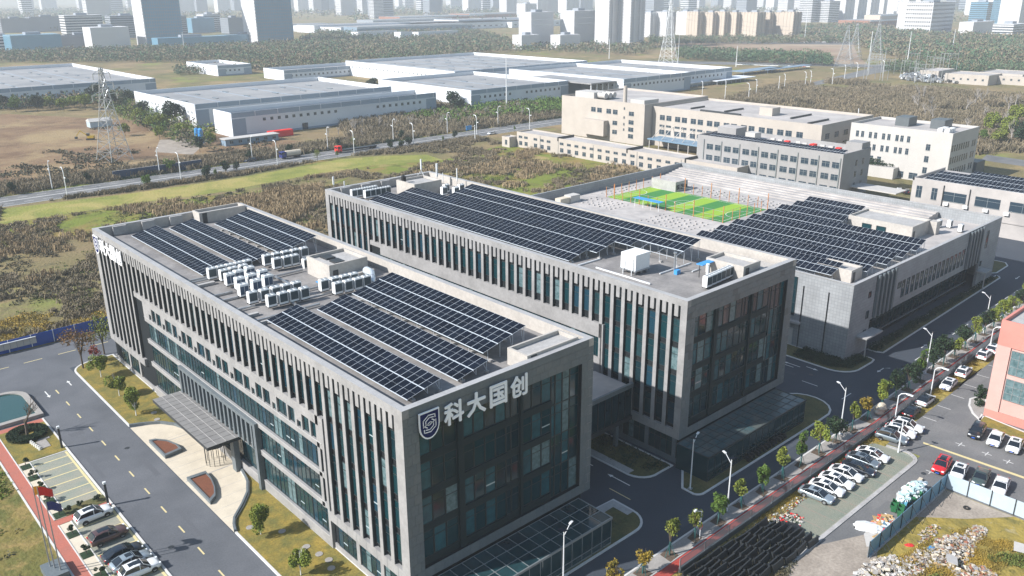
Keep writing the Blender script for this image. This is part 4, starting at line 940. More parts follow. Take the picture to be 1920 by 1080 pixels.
# ---- meadow and scrub: uncountable growth
def inside(px,py,poly):
    r=np.zeros(len(px),bool); n=len(poly)
    for i in range(n):
        x1,y1=poly[i]; x2,y2=poly[(i+1)%n]; c=((y1>py)!=(y2>py))&(px<(x2-x1)*(py-y1)/(y2-y1+1e-9)+x1); r^=c
    return r
def noise2(x,y,s,seed):
    r=np.random.RandomState(seed); v=0
    for k in range(5): a=r.uniform(0,6.28); f=s*(1.7**k); v=v+np.sin((x*np.cos(a)+y*np.sin(a))*f+r.uniform(0,6))*np.cos((x*np.sin(a)-y*np.cos(a))*f*.8+r.uniform(0,6))/(1.25**k)
    return v/2.2
STRIP=[(14.2,248.1),(54.5,241.9),(93.8,240.9),(142.2,247.5),(158.8,240.1),(181.7,221.4),(170.4,207.2),(139.2,218.7),(106.7,219.2),(72.3,215.9),(46.6,219.3),(22.7,220.1),(8.1,220.9)]
def scrub(name,label,poly,n,r,h,k,lm,ls=None,nz=None,lo=0.,tall=False,cat='undergrowth',seed=3,thin=True):
    P=np.array(poly); x=NP.uniform(P[:,0].min(),P[:,0].max(),n*3); y=NP.uniform(P[:,1].min(),P[:,1].max(),n*3); m=inside(x,y,poly)&~inside(x,y,STRIP)
    if nz: m&=noise2(x,y,nz,seed)>lo
    x=x[m][:n]; y=y[m][:n]; q=len(x)
    if not q: return
    sz=NP.uniform(.5,1.3,q); cx=np.repeat(x,k); cy=np.repeat(y,k); s_=np.repeat(sz,k); N_=q*k
    a=NP.uniform(0,2*np.pi,N_); rr=np.sqrt(NP.rand(N_))*r*s_; z=h*s_*NP.rand(N_)*(1-.5*(rr/(r*s_))**2)
    C_=np.stack([cx+rr*np.cos(a),cy+rr*np.sin(a),z],1); ls=ls or r*.26
    if tall:
        d=NP.normal(size=(N_,3))*(.22 if tall is True else tall); d[:,2]=1; L_=(h*.45*s_)[:,None]; t=NP.normal(size=(N_,3)); t[:,2]=0; t/=np.linalg.norm(t,axis=1)[:,None]; t*=ls*.22; C_[:,2]=L_[:,0]*.9
        V=np.empty((N_,4,3)); V[:,0]=C_-d*L_-t; V[:,1]=C_-d*L_+t; V[:,2]=C_+d*L_+t*.6; V[:,3]=C_+d*L_-t*.6; V=V.reshape(-1,3)
    else: V=leaf_quads(C_,ls)
    o=link(name,quads_mesh(name,V,[lm])); tag(o,label,cat,None,'stuff'); return o
FLD=[(-70,113.8),(47,113.8),(48,97),(100,96),(172,96),(212,120),(215,238),(40,246),(-70,246)]
FA=[(1.7,192.0),(25.2,187.9),(68.6,199.4),(91.3,191.3),(136.0,192.5),(100,96),(47,97),(40,113.8),(-70,113.8)]
scrub('scrub','grey-brown leafless scrub over the field behind the offices',FLD,7000,.9,1.0,20,'bush_grey',nz=.06,lo=.05,tall=.6,ls=.55,seed=1)
scrub('scrub','dark low scrub patches over the field behind the offices',FLD,3600,1.0,.9,20,'bush_dark',nz=.05,lo=.3,seed=2)
scrub('reeds','pale dry reeds in drifts over the field',FLD,6000,.8,1.5,13,'bush_tan',nz=.045,lo=.28,tall=True,seed=5,ls=.5)
scrub('weeds','green weeds in patches over the field',FLD,4500,1.0,.5,8,'bush_green',nz=.05,lo=.25,seed=8)
scrub('scrub','golden and orange weeds in the vegetable plots by the blue hoarding',[(-40,114),(8,114),(6,135),(-30,132)],1500,.7,.6,8,'bush_gold',nz=.2,lo=0)
scrub('reeds','tall tan reeds between the two office roofs and the green strip',[(51.5,196.3),(80.2,204.0),(105.9,202.4),(99.9,185.2),(77.8,166.9),(45,140),(20,150)],2600,1.0,2.3,13,'bush_tan',tall=True,ls=.5)
scrub('scrub','scrub along the edges of the main road',[(-60,238),(215,236),(215,246),(-60,246)],2400,1.2,1.4,14,'bush_grey',tall=.6,ls=.6)
scrub('scrub','scrub along the far verge of the main road',[(-60,264.5),(330,264.5),(330,284),(-60,284)],3600,1.4,2.2,16,'bush_grey',tall=.5,ls=.6)
scrub('scrub','dark clipped hedges along the main road',[(-60,263.8),(330,263.8),(330,265.5),(-60,265.5)],1200,.9,1.0,9,'leaf_dark',nz=.05,lo=.1)
scrub('scrub','scrub belts over the brown earth field',[(-60,270),(100,270),(140,300),(118,400),(-60,420)],2600,1.8,1.2,8,'bush_dark',nz=.045,lo=.35,seed=12)
scrub('weeds','weeds on the near left lawn',[(-75,-10),(-26,-10),(-26,72),(-60,78)],3600,.7,.35,8,'grass_fresh',nz=.12,lo=.1)
scrub('weeds','dark weeds on the near left lawn',[(-75,-10),(-26,-10),(-26,72),(-60,78)],1500,.7,.5,8,'bush_dark',nz=.12,lo=.35,seed=4)
# bottom right waste ground
WG=[(22,-60),(62,-60),(69.3,-39.5),(64,-35),(56,-31),(48,-29.5),(41,-31),(34,-28.5),(24,-30)]
scrub('grass_clumps','tall golden dead grass on the waste ground inside the corner hoarding',[(40,-33),(47,-31.5),(56,-32.5),(66,-36),(69,-42),(60,-60),(34,-60)],6500,.35,.32,9,'bush_gold',tall=.5,ls=.16,nz=.15,lo=.05)
scrub('weeds','dark green weeds on the waste ground',[(36,-34),(50,-36),(60,-40),(66,-48),(50,-60),(30,-60)],5200,.5,.6,9,'bush_green',nz=.12,lo=.1,ls=.13)
scrub('weeds','dark weeds in the shade around the old fence panels',[(24,-32),(34,-25),(41,-23),(45,-21.5),(44,-16.0),(28,-15.6),(18,-16)],2600,.5,.4,9,'bush_dark',ls=.14)
scrub('weeds','golden dry weeds on the strip between the railing fence and the parked cars',[(44,-17.2),(44,-15.5),(160,-14.5),(160,-15.6),(75,-16.6)],1600,.4,.3,8,'bush_gold',tall=.5,ls=.16)
scrub('weeds','low clumps of weeds on the shaded lawns',[(4,-6.2),(30,-6.2),(33,-3),(30,-.5),(4,-.5)],300,.4,.2,8,'bush_dark',ls=.1)
scrub('hedge_mass','dark low hedge round the near corner of the hall',[(95.2,9),(95.4,2.5),(97.5,-.8),(103,-1.4),(104,.6),(99.4,1.2),(99.4,9)],700,.6,1.0,16,'leaf_dark',ls=.16)
scrub('hedge_mass','dark planting under the long shaded wall of the hall',[(108.5,-.5),(172,.4),(172,1.2),(108.5,1.2)],700,.6,.8,12,'leaf_dark',ls=.16)
scrub('hedge_mass','dark planting on the island below the second office block',[(41.8,40),(41.8,4),(44,1),(46.5,.6),(46.5,40)],500,.6,.5,12,'leaf_dark',ls=.16)

# ================================================================ LAMPS, FENCES, BINS, FLAGS
def solar_lamp(x,y,h,label,group,rz=math.pi/2+.2,z=.13,mirror=False):
    T=thing('street_lamp',label,'street lamp',(x,y,z),rz,group); b=MB(); b.bar((0,0,0),(0,0,h),(.11,.06),n=8); b.build('pole','metal_white',T)
    b=MB(); b.bar((0,0,h-.9),(-1.5,0,h-.1),.045); b.build('arm','metal_white',T); b=MB(); b.box(-2.05,-.14,h-.16,-1.4,.14,h-.05); b.build('lamp_head','metal_white',T)
    b=MB(); b.arrays([(-.1,-.45,h+.02),(.75,-.45,h+.3),(.75,.45,h+.3),(-.1,.45,h+.02),(-.1,-.45,h-.03),(.75,-.45,h+.25),(.75,.45,h+.25),(-.1,.45,h-.03)],[(0,1,2,3),(7,6,5,4),(0,4,5,1),(1,5,6,2),(2,6,7,3),(3,7,4,0)]); b.build('solar_head','solar_cell',T)
    b=MB(); b.box(-.3,-.3,0,.3,.3,.08); b.build('base','metal_grey',T); return T
gl='solar street lamps on the campus road'
for i,(x,y,h) in enumerate(((16.0,-7.6,7.8),(43.6,-5.2,8.0),(42.8,-11.8,8.1),(73.3,-11.7,8.2),(105.2,-11.3,8.2),(133,-11,8.2),(161,-10,8.2))):
    solar_lamp(x,y,h,['white solar street lamp at the bottom edge by the glass annex','white solar lamp on the narrow planted island by the second annex','tall white solar lamp on the sidewalk opposite the narrow island','tall white solar lamp on the sidewalk opposite the rounded island end','white solar lamp on the sidewalk opposite the hall corner','second farthest white solar lamp on the sidewalk by the hall','farthest white solar lamp on the sidewalk by the hall'][i],gl,rz=-math.pi/2-.4 if y<-8 else math.pi+.3)
def arc_lamp(x,y,h,label,group,rz=0,w=.085,two=True):
    T=thing('street_lamp',label,'street lamp',(x,y,0),rz,group); b=MB(); b.bar((0,0,0),(0,0,h*.86),(w,w*.8),n=6); p=[(0,0,h*.86),(.35,0,h*.95),(1.0,0,h),(1.6,0,h)]
    for a,c in zip(p,p[1:]): b.bar(a,c,w*.75,n=6)
    b.build('pole','metal_white',T); b=MB(); b.box(1.3,-.16,h-.1,2.2,.16,h+.08); b.build('lamp_head','metal_white',T)
    if two: b=MB(); b.bar((0,0,h*.66),(-.8,0,h*.69),w*.6); b.box(-1.3,-.13,h*.67,-.7,.13,h*.71); b.build('side_lamp','metal_white',T)
    return T
gc='white curved lamps in the car park'
def pole_lamp(x,y,h,label,group,rz,w,two):
    T=thing('street_lamp',label,'street lamp',(x,y,0),rz,group); b=MB(); b.bar((0,0,0),(0,0,h),(.13,.08),n=8); b.build('pole','metal_white',T); b=MB(); b.box(-.2,-.15,h,.7,.15,h+.12); b.build('lamp_head','metal_white',T); return T
for i,(x,y,rz) in enumerate(((74.6,-20.3,math.pi/2),(83.6,-15.6,-math.pi/2),(97.6,-15.4,-math.pi/2),(124.2,-15.2,-math.pi/2))):
    (pole_lamp if i==0 else arc_lamp)(x,y,5.4,['white pole lamp on the rounded end of the parking court','short white lamp post by the fence with cabinet','white bent lamp beside the white saloon with black roof','white bent lamp beside the pink building'][i],gc,rz,.1,False)
gr='white lamps along the main road behind the field'
MR=[(34.2,246.0),(34.4,264.5),(73.3,246),(72.4,264.5),(112.2,246),(110.5,264.5),(147.7,246),(145.9,264.5),(178.6,246),(180.5,264.5),(215.5,246),(212.3,264.5),(245.2,264.5),(250,246),(-4,246),(-5,264.5)]
for i,(x,y) in enumerate(MR):
    side='near' if y<250 else 'far'; arc_lamp(x,y,10.4,f'{ORD[i//2]} lamp from the left on the {side} side of the main road' if x>-1 else f'lamp beyond the left picture edge, {side} side',gr,math.pi/2 if y<250 else -math.pi/2,.17)
gk='lamps on the curving road beyond the white building'
for i,q in enumerate(((413.9,260.2),(426.5,251.6),(447.7,242.6),(425.1,233.5),(476.3,243.7),(493.1,249.4),(518.2,248.1),(527.1,249.1),(554.5,247.1),(589.6,256.0),(615.8,259.4),(651.1,255.1),(308.8,83.4),(357.3,129.2))):
    arc_lamp(q[0],q[1],11,f'{ORD[i]} lamp counted from the left beyond the white buildings',gk,R_.uniform(-.6,.6)+1,.2)
gpost='dark bollard lamps at the west kerb'
for i,(x,y) in enumerate(((-17.5,45.9),(-17.5,66.9))):
    T=thing('post_lamp',['dark post lamp at the kerb beside the white parked car','dark post lamp at the kerb beside the oval hedge lawn'][i],'lamp post',(x,y,0),0,gpost); b=MB(); b.box(-.14,-.14,0,.14,.14,3.4); b.build('post','metal_dark',T); b=MB(); b.box(-.18,-.18,3.4,.18,.18,3.7); b.build('lamp_head','metal_white',T)
# ---- fence beside the red lane
T=thing('lane_fence','long grey railing fence on a low wall beside the red lane','fence',(0,0,0))
pn=MB(); 
pm=MB(); pm.box(-.05,-.05,0,.05,.05,1.9); pmm=pm.mesh('post',['metal_grey'])
mat('mesh_grey',(.13,.15,.17),.5,.3)
L_=5.0; rail=MB()
for z in (.75,1.85): rail.box(0,-.03,z,L_,.03,z+.06)
for k in range(40): rail.box(k*L_/40,-.012,.8,k*L_/40+.04,.012,1.85)
rm=rail.mesh('railing',['mesh_grey']); wl=MB(); wl.box(0,-.15,0,L_-.02,.15,.7); wm=wl.mesh('low_wall',['stone_c'])
for k in range(54):
    x=28+k*L_; y=-15.2+ys(x); a=math.atan2(ys(x+L_)-ys(x),L_)
    link('railing',rm,T,(x,y,.1),a); link('post',pmm,T,(x,y,.1),a); link('low_wall',wm,T,(x,y,0),a)
# ---- corner hoarding
mat('hoard_blue',(.15,.30,.42),.5,.2,var=.4,vscale=.8); mat('hoard_pale',(.50,.60,.68),.45,.2,var=.3,vscale=.8); mat('blue_board',(.015,.075,.36),.5,var=.5,vscale=.5)
T=thing('site_hoarding','grey-blue metal hoarding turning a corner round the waste ground','hoarding',(0,0,0))
pb=MB(); pb.box(0,-.03,.12,2.9,.03,2.3); pbm=pb.mesh('panel',['hoard_blue']); pp=MB(); pp.box(-.03,0,.12,.03,2.9,2.3); ppm=pp.mesh('panel',['hoard_pale'])
po=MB(); po.box(-.05,-.05,0,.05,.05,2.4); pom=po.mesh('post',['metal_dark'])
for k in range(8):
    x=47.2+k*2.92
    if x<69: 
        link('panel',pbm,T,(x,-29.0,0)); link('post',pom,T,(x,-29.06,0)); q=MB(); q.bar((x,-29.1,2.0),(x+.1,-30.6,0),.035); q.build('brace','metal_dark',T)
for k in range(12): link('panel',ppm,T,(69.9,-29.1-2.92*(k+1),0)); link('post',pom,T,(69.82,-29.0-2.92*k,0))
q=MB(); q.box(47.2,-29.25,0,69.8,-28.95,.12); q.build('base_beam','concrete',T)
# ---- blue hoarding north of the road
T=thing('site_hoarding','deep blue hoarding with white notice boards along the north road','hoarding',(0,0,0))
pb=MB(); pb.box(0,-.04,0,3.95,.04,2.5); pbm=pb.mesh('panel',['blue_board']); pm=MB(); pm.box(-.06,-.12,0,.06,-.04,2.6); pmm=pm.mesh('post',['metal_white'])
for k in range(17): link('panel',pbm,T,(-62+k*4,113.2,0)); link('post',pmm,T,(-62+k*4,113.2,0))
nb=MB(); nb.box(0,-.1,.7,1.1,-.04,1.9); nbm=nb.mesh('notice',['white_wall']); q=MB(); q.box(-16.3,112.7,2.05,-9.2,113.1,2.15); q.build('notice_roof','metal_white',T)
for k in range(6): link('notice',nbm,T,(-16.0+k*1.15,113.1,0))
mat('banner_navy',(.02,.05,.11),.6,var=.5,vscale=.4)
# ---- dark blue banner wall
q=MB(); q.box(56,266.2,0,90,266.6,3.2,0,1); o=q.build('banner_wall',['banner_navy','concrete']); tag(o,'long dark blue banner wall behind the main road','wall')
# ---- pool and planters
T=thing('pool','still dark green pool with pale raised rim at the left edge','pool',(0,0,0)); mat('pool_water',(.018,.065,.06),.04,spec=.8)
op=[(-16.6,79.9),(-16.6,89)]+arc(-20.2,89.4,3.6,0,100,7)+[(-34,94.6),(-34,79.9)]; ip=[(-17.5,80.9),(-17.5,89)]+arc(-20.4,89.3,2.9,0,100,7)+[(-33.2,93.6),(-33.2,80.9)]
q=MB(); n=len(op)
for i in range(n):
    j=(i+1)%n; q.quad((*op[i],.6),(*op[j],.6),(*ip[j],.6),(*ip[i],.6)); q.quad((*op[i],0),(*op[j],0),(*op[j],.6),(*op[i],.6)); q.quad((*ip[j],0),(*ip[i],0),(*ip[i],.6),(*ip[j],.6))
q.build('rim','paving',T); q=MB(); q.poly([(x,y,.42) for x,y in ip]); q.build('pool_surface','pool_water',T)
def planter(pts,label):
    c=Vector((sum(p[0] for p in pts)/len(pts),sum(p[1] for p in pts)/len(pts))); T=thing('planter',label,'planter',(0,0,0),0,'half-moon planters on the plaza'); inn=[tuple(c+(Vector(p)-c)*.82) for p in pts]; q=MB(); n=len(pts)
    for i in range(n):
        j=(i+1)%n; q.quad((*pts[i],.55),(*pts[j],.55),(*inn[j],.55),(*inn[i],.55)); q.quad((*pts[i],0),(*pts[j],0),(*pts[j],.55),(*pts[i],.55)); q.quad((*inn[j],.2),(*inn[i],.2),(*inn[i],.55),(*inn[j],.55))
    q.build('rim','stone_dark_and_shaded',T); q=MB(); q.poly([(*p,.4) for p in inn]); q.build('bark_mulch','mulch',T)
mat('mulch',(.17,.06,.03),.95,fine=.3,bscale=6)
planter([(-7.1,59.3),(-7.1,52.8),(-4.4,53.2),(-4.3,55),(-5.0,57.4),(-6.2,59.0)],'half-moon raised planter on the plaza nearer the canopy, brown mulch')
planter([(-7.1,44.8),(-7.2,36.6),(-6.0,37.6),(-5.1,39.8),(-4.5,42.4),(-4.4,44.6)],'half-moon raised planter at the near end of the plaza, brown mulch')
# ---- stone stump row and grave-like slab on the lawn
T=thing('stone_row','row of small white stone balls on the hedge lawn','stone balls',(0,0,0))
for k in range(6): q=MB(); q.bar((-20.6+.09*k,71.6-.62*k,0),(-20.6+.09*k,71.6-.62*k,.5),(.24,.14),n=8); q.build('ball','whitewash',T)
q=MB(); q.box(-20.0,68.6,.04,-18.6,71.4,.1); q.box(-19.7,71.42,.04,-18.0,72.0,.12); o=q.build('stepping_slab','paving'); tag(o,'pale green stepping slabs beside the stone balls','slab')
mh=MB(); mh.bar((0,0,0),(0,0,.05),.48,n=14); mhm=mh.mesh('manhole_cover',['paving'])
for i,(x,y) in enumerate(((-3.0,24.4),(-2.3,19.4),(-1.9,17.0),(-1.6,15.2),(-2.2,13.6),(-2.9,68.6),(-3.4,65.9),(-5.7,28.0))):
    o=link('manhole_cover',mhm,None,(x,y,.12)); tag(o,f'{ORD[i]} round pale inspection cover in the lawn by the signed block, from the plaza outwards','manhole cover','round covers in the lawn')
# ---- flags
def flag(x,y,h,col,label,fl=True,two=None):
    T=thing('flagpole',label,'flagpole',(x,y,0),0,'flagpoles at the lower left'); q=MB(); q.bar((0,0,.9),(0,0,h),(.09,.05),n=8); q.build('pole','metal_grey',T)
    if fl:
        q=MB(); n=7
        for i in range(n):
            for j in range(3):
                f=lambda u,v:(.06+u*1.5,.28*math.sin(u*6.5+v)*u+.3*u,h-.15-v*1.15-.75*u*u-.3*u); u0,u1,v0,v1=i/n,(i+1)/n,j/3,(j+1)/3; q.quad(f(u0,v0),f(u1,v0),f(u1,v1),f(u0,v1))
        q.build('flag',col,T)
mat('flag_red',(.75,.02,.012),.6); mat('flag_yellow',(.85,.62,.02),.6); mat('flag_navy',(.02,.03,.16),.6)
flag(-27.3,35.9,12.0,'flag_yellow','leftmost flagpole with a folded yellow flag'); flag(-27.0,35.2,12.1,'flag_red','flagpole flying the red flag with small yellow stars'); flag(-26.6,34.3,10.4,'flag_navy','rightmost flagpole with a navy and white flag')
q=MB(); 
for i,(a,r) in enumerate((((.35,-.62),.1),((.6,-.45),.05),((.66,-.66),.05))): q.poly([(-27.0+a[0]+r*math.cos(t),35.2+.02-.06+a[0]*.2-.12,12.1+a[1]+r*math.sin(t)) for t in [k*2*math.pi/5+.3 for k in range(5)]])
q=MB(); q.box(-28.2,33.4,0,-25.9,36.9,.9); o=q.build('flag_plinth','stone_dark_and_shaded'); tag(o,'dark stone plinth under the flagpoles','plinth')
# ---- boulder on the sidewalk
P=MB(); 
bm=bmesh.new(); bmesh.ops.create_icosphere(bm,subdivisions=3,radius=1.0)
for v in bm.verts: v.co=Vector((v.co.x*1.3,v.co.y*.8,v.co.z*.9))*(1+.18*math.sin(v.co.x*5+v.co.y*3)+.12*math.sin(v.co.z*7+v.co.x*4))
me=bpy.data.meshes.new('boulder'); bm.to_mesh(me); bm.free(); me.materials.append(MATS['plaza']); o=link('boulder',me,None,(84.8,-12.6,.7)); tag(o,'tan landscape boulder on the sidewalk among the street trees','boulder')
# ---- no-entry sign post with camera
T=thing('camera_post','white camera post with cabinet and round red no-entry sign on the sidewalk','sign post',(35.2,-12.9,.13)); q=MB(); q.bar((0,0,0),(0,0,4.0),.06,n=6); q.bar((0,0,4.0),(-.9,.3,4.3),.04); q.build('pole','metal_white',T)
q=MB(); q.box(-.35,-.15,2.6,-.05,.15,3.2); q.build('cabinet','metal_white',T); q=MB(); q.box(-1.1,.2,4.25,-.7,.45,4.45); q.build('camera','metal_white',T)
q=MB(); q.poly([(.36*math.cos(t),-.1,1.75+.36*math.sin(t)) for t in [k*math.pi/9 for k in range(18)]]); q.build('sign_disc','flag_red',T); q=MB(); q.poly([(.26*math.cos(t),-.11,1.75+.26*math.sin(t)) for t in [k*math.pi/9 for k in range(18)]]); q.box(-.2,-.125,1.7,.2,-.115,1.8,1); q.build('sign_face',['paint','flag_red'],T)
# ---- scooters by the annex
gsc='parked scooters beside the second glass annex'
sc=thing('scooter','black scooter','scooter',(0,0,0),0,gsc); q=MB(); q.box(-.7,-.12,.3,.2,.12,.62); q.bar((.2,0,.3),(.62,0,1.0),.06); q.box(-.6,-.16,.62,-.05,.16,.75); q.build('body','black',sc)
q=MB(); q.bar((.62,-.3,1.02),(.62,.3,1.02),.03); q.build('handlebar','metal_dark',sc); q=MB(); q.arrays([(.5,-.14,.35),(.62,-.14,.8),(.62,.14,.8),(.5,.14,.35)],[(0,1,2,3)]); q.build('leg_shield','metal_white',sc)
for xx in (-.55,.6):
    w=MB(); w.bar((xx,-.06,.27),(xx,.06,.27),.27,n=12); w.build('wheel','rubber',sc)
for i in range(13):
    x=55.6+i*.85; lb=f'parked scooter, {ORD[i]} from the near end of the annex row'
    if i==0: sc.location=(x,-6.1,.12); sc.rotation_euler.z=math.pi/2+.1; sc['label']=lb
    else: dup(sc,(x,-6.1+R_.uniform(-.1,.1),.12),math.pi/2+R_.uniform(-.2,.2),lb,gsc)
# ---- bins, rubbish
mat('bin_green',(.02,.13,.05),.5); mat('bin_blue',(.12,.38,.52),.5); mat('cardboard',(.42,.28,.13),.8); mat('sack',(.70,.72,.74),.7); mat('tealsack',(.40,.54,.54),.7); mat('red_cloth',(.6,.03,.03),.8)
def bin_(label,x,y,rz,m,lid=True,g='wheelie bins by the hoarding'):
    T=thing('wheelie_bin',label,'bin',(x,y,.01),rz,g); q=MB(); q.arrays([(-.32,-.3,.08),(.32,-.3,.08),(.32,.3,.08),(-.32,.3,.08),(-.42,-.38,1.1),(.42,-.38,1.1),(.42,.38,1.1),(-.42,.38,1.1)],[(3,2,1,0),(0,1,5,4),(1,2,6,5),(2,3,7,6),(3,0,4,7)]); q.build('bin_body',m,T)
    q=MB(); 
    for s_ in (-.3,.3): q.bar((s_,-.36,.1),(s_,-.28,.1),.1,n=8)
    q.build('wheel','rubber',T)
    q=MB(); q.box(-.44,.38,.6,.44,.44,1.15) if not lid else q.box(-.44,-.4,1.1,.44,.42,1.16); q.build('lid',m,T)
B0=(55.7,-27.0); 
for i,(dx,dy) in enumerate(((0,0),(.95,.3),(.5,1.1),(1.5,1.3))): bin_(f'open green wheelie bin, {ORD[i]} of the four beside the cardboard heap',58.6+dx,-27.6+dy-.2,.3,'bin_green',False)
for i in range(7): bin_(f'{"pale blue" if i<3 else "green"} wheelie bin, {ORD[i]} from the left in the overflowing row',60.8+i*.98,-27.3+.1*i+(.5 if i%2 else 0),.2,'bin_blue' if i<3 else 'bin_green')
mat('brick_chip',(.30,.12,.07),.9)
def heap(name,label,cx,cy,rx,ry,h,n,mats,sz,z0=0,flat=.3,cat='rubbish heap'):
    q=MB()
    for k in range(n):
        a=R_.uniform(0,6.28); r=math.sqrt(R_.random()); x=cx+math.cos(a)*r*rx; y=cy+math.sin(a)*r*ry; z=z0+h*(1-r*r)*R_.uniform(.5,1)
        s_=sz*R_.uniform(.4,1.3); t=Matrix.Rotation(R_.uniform(0,6),3,'Z')@Matrix.Rotation(R_.uniform(-.6,.6),3,'X'); d=(s_,s_*R_.uniform(.4,1),s_*flat*R_.uniform(.3,1)); i=len(q.v)
        for c in ((-1,-1,-1),(1,-1,-1),(1,1,-1),(-1,1,-1),(-1,-1,1),(1,-1,1),(1,1,1),(-1,1,1)):
            v=t@Vector((c[0]*d[0]/2,c[1]*d[1]/2,c[2]*d[2]/2)); q.v.append((x+v.x,y+v.y,z+v.z+d[2]/2))
        m=R_.choices(range(len(mats)),weights=[4]+[2]*(len(mats)-1))[0]
        for f in ((0,3,2,1),(4,5,6,7),(0,1,5,4),(1,2,6,5),(2,3,7,6),(3,0,4,7)): q.f.append(tuple(i+j for j in f)); q.m.append(m)
    o=q.build(name,mats); tag(o,label,cat,None,'stuff'); return o
heap('rubbish','white and teal sacks overflowing the row of bins',63.6,-27.0,3.4,1.0,.7,260,['sack','tealsack','tealsack','sack','hoard_pale','bin_green'],.6,1.1,.6)
heap('rubbish','heap of torn cardboard and red cloth by the open bins',55.6,-27.2,2.0,1.3,.5,150,['cardboard','sack','cardboard','cardboard','paint','hoard_blue','red_cloth'],.8,.02,.1)
def blob(nm,label,cat,x,y,rx,ry,h,m,rz=0,seed=0):
    bm=bmesh.new(); bmesh.ops.create_icosphere(bm,subdivisions=3,radius=1)
    for v in bm.verts: c=v.co; f=1+.07*math.sin(c.x*9+seed)+.06*math.sin(c.y*12+seed*2)+.08*math.sin(c.z*9+c.x*7); v.co=Vector((c.x*rx*f,c.y*ry*f,max(c.z,0)*h*f))
    me=bpy.data.meshes.new(nm); bm.to_mesh(me); bm.free(); me.materials.append(MATS[m]); o=link(nm,me,None,(x,y,.01),rz); tag(o,label,cat); return o
blob('plastic_sheet','crumpled white sheet bulging left of the cardboard heap','sheet',53.2,-26.2,1.2,1.9,.55,'sack',.5)
q=MB(); q.box(-1.1,-.45,.02,1.1,.45,.12); o=q.build('cardboard_sheet','cardboard',None,(52.6,-28.1,0)); o.rotation_euler.z=-.25; tag(o,'flat brown cardboard sheet lying on the spilt plaster','cardboard')
q=MB(); q.box(-1.6,-.25,.0,1.6,.25,.35); o=q.build('timber','plaza',None,(68.0,-26.0,0)); o.rotation_euler.z=.1; tag(o,'pale timber beam lying behind the bins','timber')
for (hx,hy,hrx,hry,hh,hn,hs,hl) in ((50.5,-33.6,4.2,1.5,.35,420,.3,'pale rubble along the near side of the waste ground'),(56.0,-35.4,4.6,2.2,.7,800,.34,'largest rubble mound in the middle of the waste ground'),(61.5,-36.0,2.8,1.1,.35,300,.3,'thin rubble tongue reaching the golden grass'),(53.0,-39.5,2.6,2.6,.4,330,.42,'coarse rubble on the lower slope of the waste ground'),(57.5,-32.0,2.8,.9,.2,120,.22,'sparse litter between the hoarding and the rubble mound')):
    heap('rubble',hl,hx,hy,hrx,hry,hh,hn,['plaza','paving','white_wall','dirt_light','dirt_light','cardboard','stone','dirt','brick_chip'],hs,.02,.4,'rubble')
heap('rubble','scattered pale rubble at the near end of the waste ground',44.5,-31.8,5.5,2.4,.5,600,['white_wall','plaza','paving','dirt_light'],.4,.02,.5,'rubble')
heap('rubble','litter and stones at the left end of the parking court',46.2,-18.6,3.0,1.9,.18,190,['white_wall','plaza','dirt','leaf_dark','red_cloth'],.28,.02,.5,'rubble')
heap('rubble','litter along the weeds beside the railing fence',49,-16.8,7,.7,.15,150,['paint','plaza','bush_gold','dirt','red_cloth'],.2,.03,.5,'litter')
q=MB(); q.box(-1,-.6,.3,1,.6,.36); o=q.build('board','white_wall',None,(52.6,-36.6,.9)); o.rotation_euler=(.15,.1,.4); tag(o,'square white board lying on top of the rubble','board')
q=MB(); q.box(-1,-.7,.0,1,.7,.1); o=q.build('board','white_wall',None,(62.5,-41.0,.3)); o.rotation_euler.z=.3; tag(o,'white board lying in golden grass near the right edge','board')
blob('tarpaulin','small bright blue tarpaulin on the rubble','tarpaulin',54.7,-33.6,.9,.5,.25,'ac_logo',.1,2)
blob('red_cloth','red cloth beside the hoarding on the waste ground','cloth',53.4,-31.4,.6,.3,.2,'red_cloth',-.8,3)
blob('soil_heap','black soil heap by the parking court end','soil heap',45.4,-19.6,1.5,1.6,.7,'black',.2,5)
q=MB(); 
for k in range(16):
    a=2*math.pi*k/16; c=2*math.pi*(k+1)/16; q.bar((.33*math.cos(a),.33*math.sin(a),.12),(.33*math.cos(c),.33*math.sin(c),.12),.11,n=6)
o=q.build('tyre','rubber',None,(66.9,-33.0,.02)); tag(o,'old black tyre lying by the pale hoarding','tyre')
# ---- stacked black fence panels
mat('black_panel',(.03,.035,.04),.55,.2,var=.5,vscale=.8)
gfp='black metal fence panels leaning in rows on the waste ground'
cr=MB(); cr.box(0,0,0,.05,2.25,.9); cr.box(-.07,0,.9,.12,2.25,.95); cr.box(-.2,0,0,.06,.06,1.0); cr.box(-.2,2.19,0,.06,2.25,1.0); crm=cr.mesh('metal_frame',['black_panel'])
rows_=['first','second','third','fourth','fifth','sixth','seventh']
for c in range(7):
    for k in range(9):
        x=27.4+c*2.45+.16*k; y=-16.4-.78*k-.12*c
        o=link('metal_frame',crm,None,(x,y,R_.uniform(.0,.25)),-math.pi/2+R_.uniform(-.09,.09)); o.rotation_euler.y=R_.uniform(-.35,-.1); tag(o,f'black metal trough panel, {ORD[k]} from the railing fence in the {rows_[c]} stack from the left','metal panel',gfp)

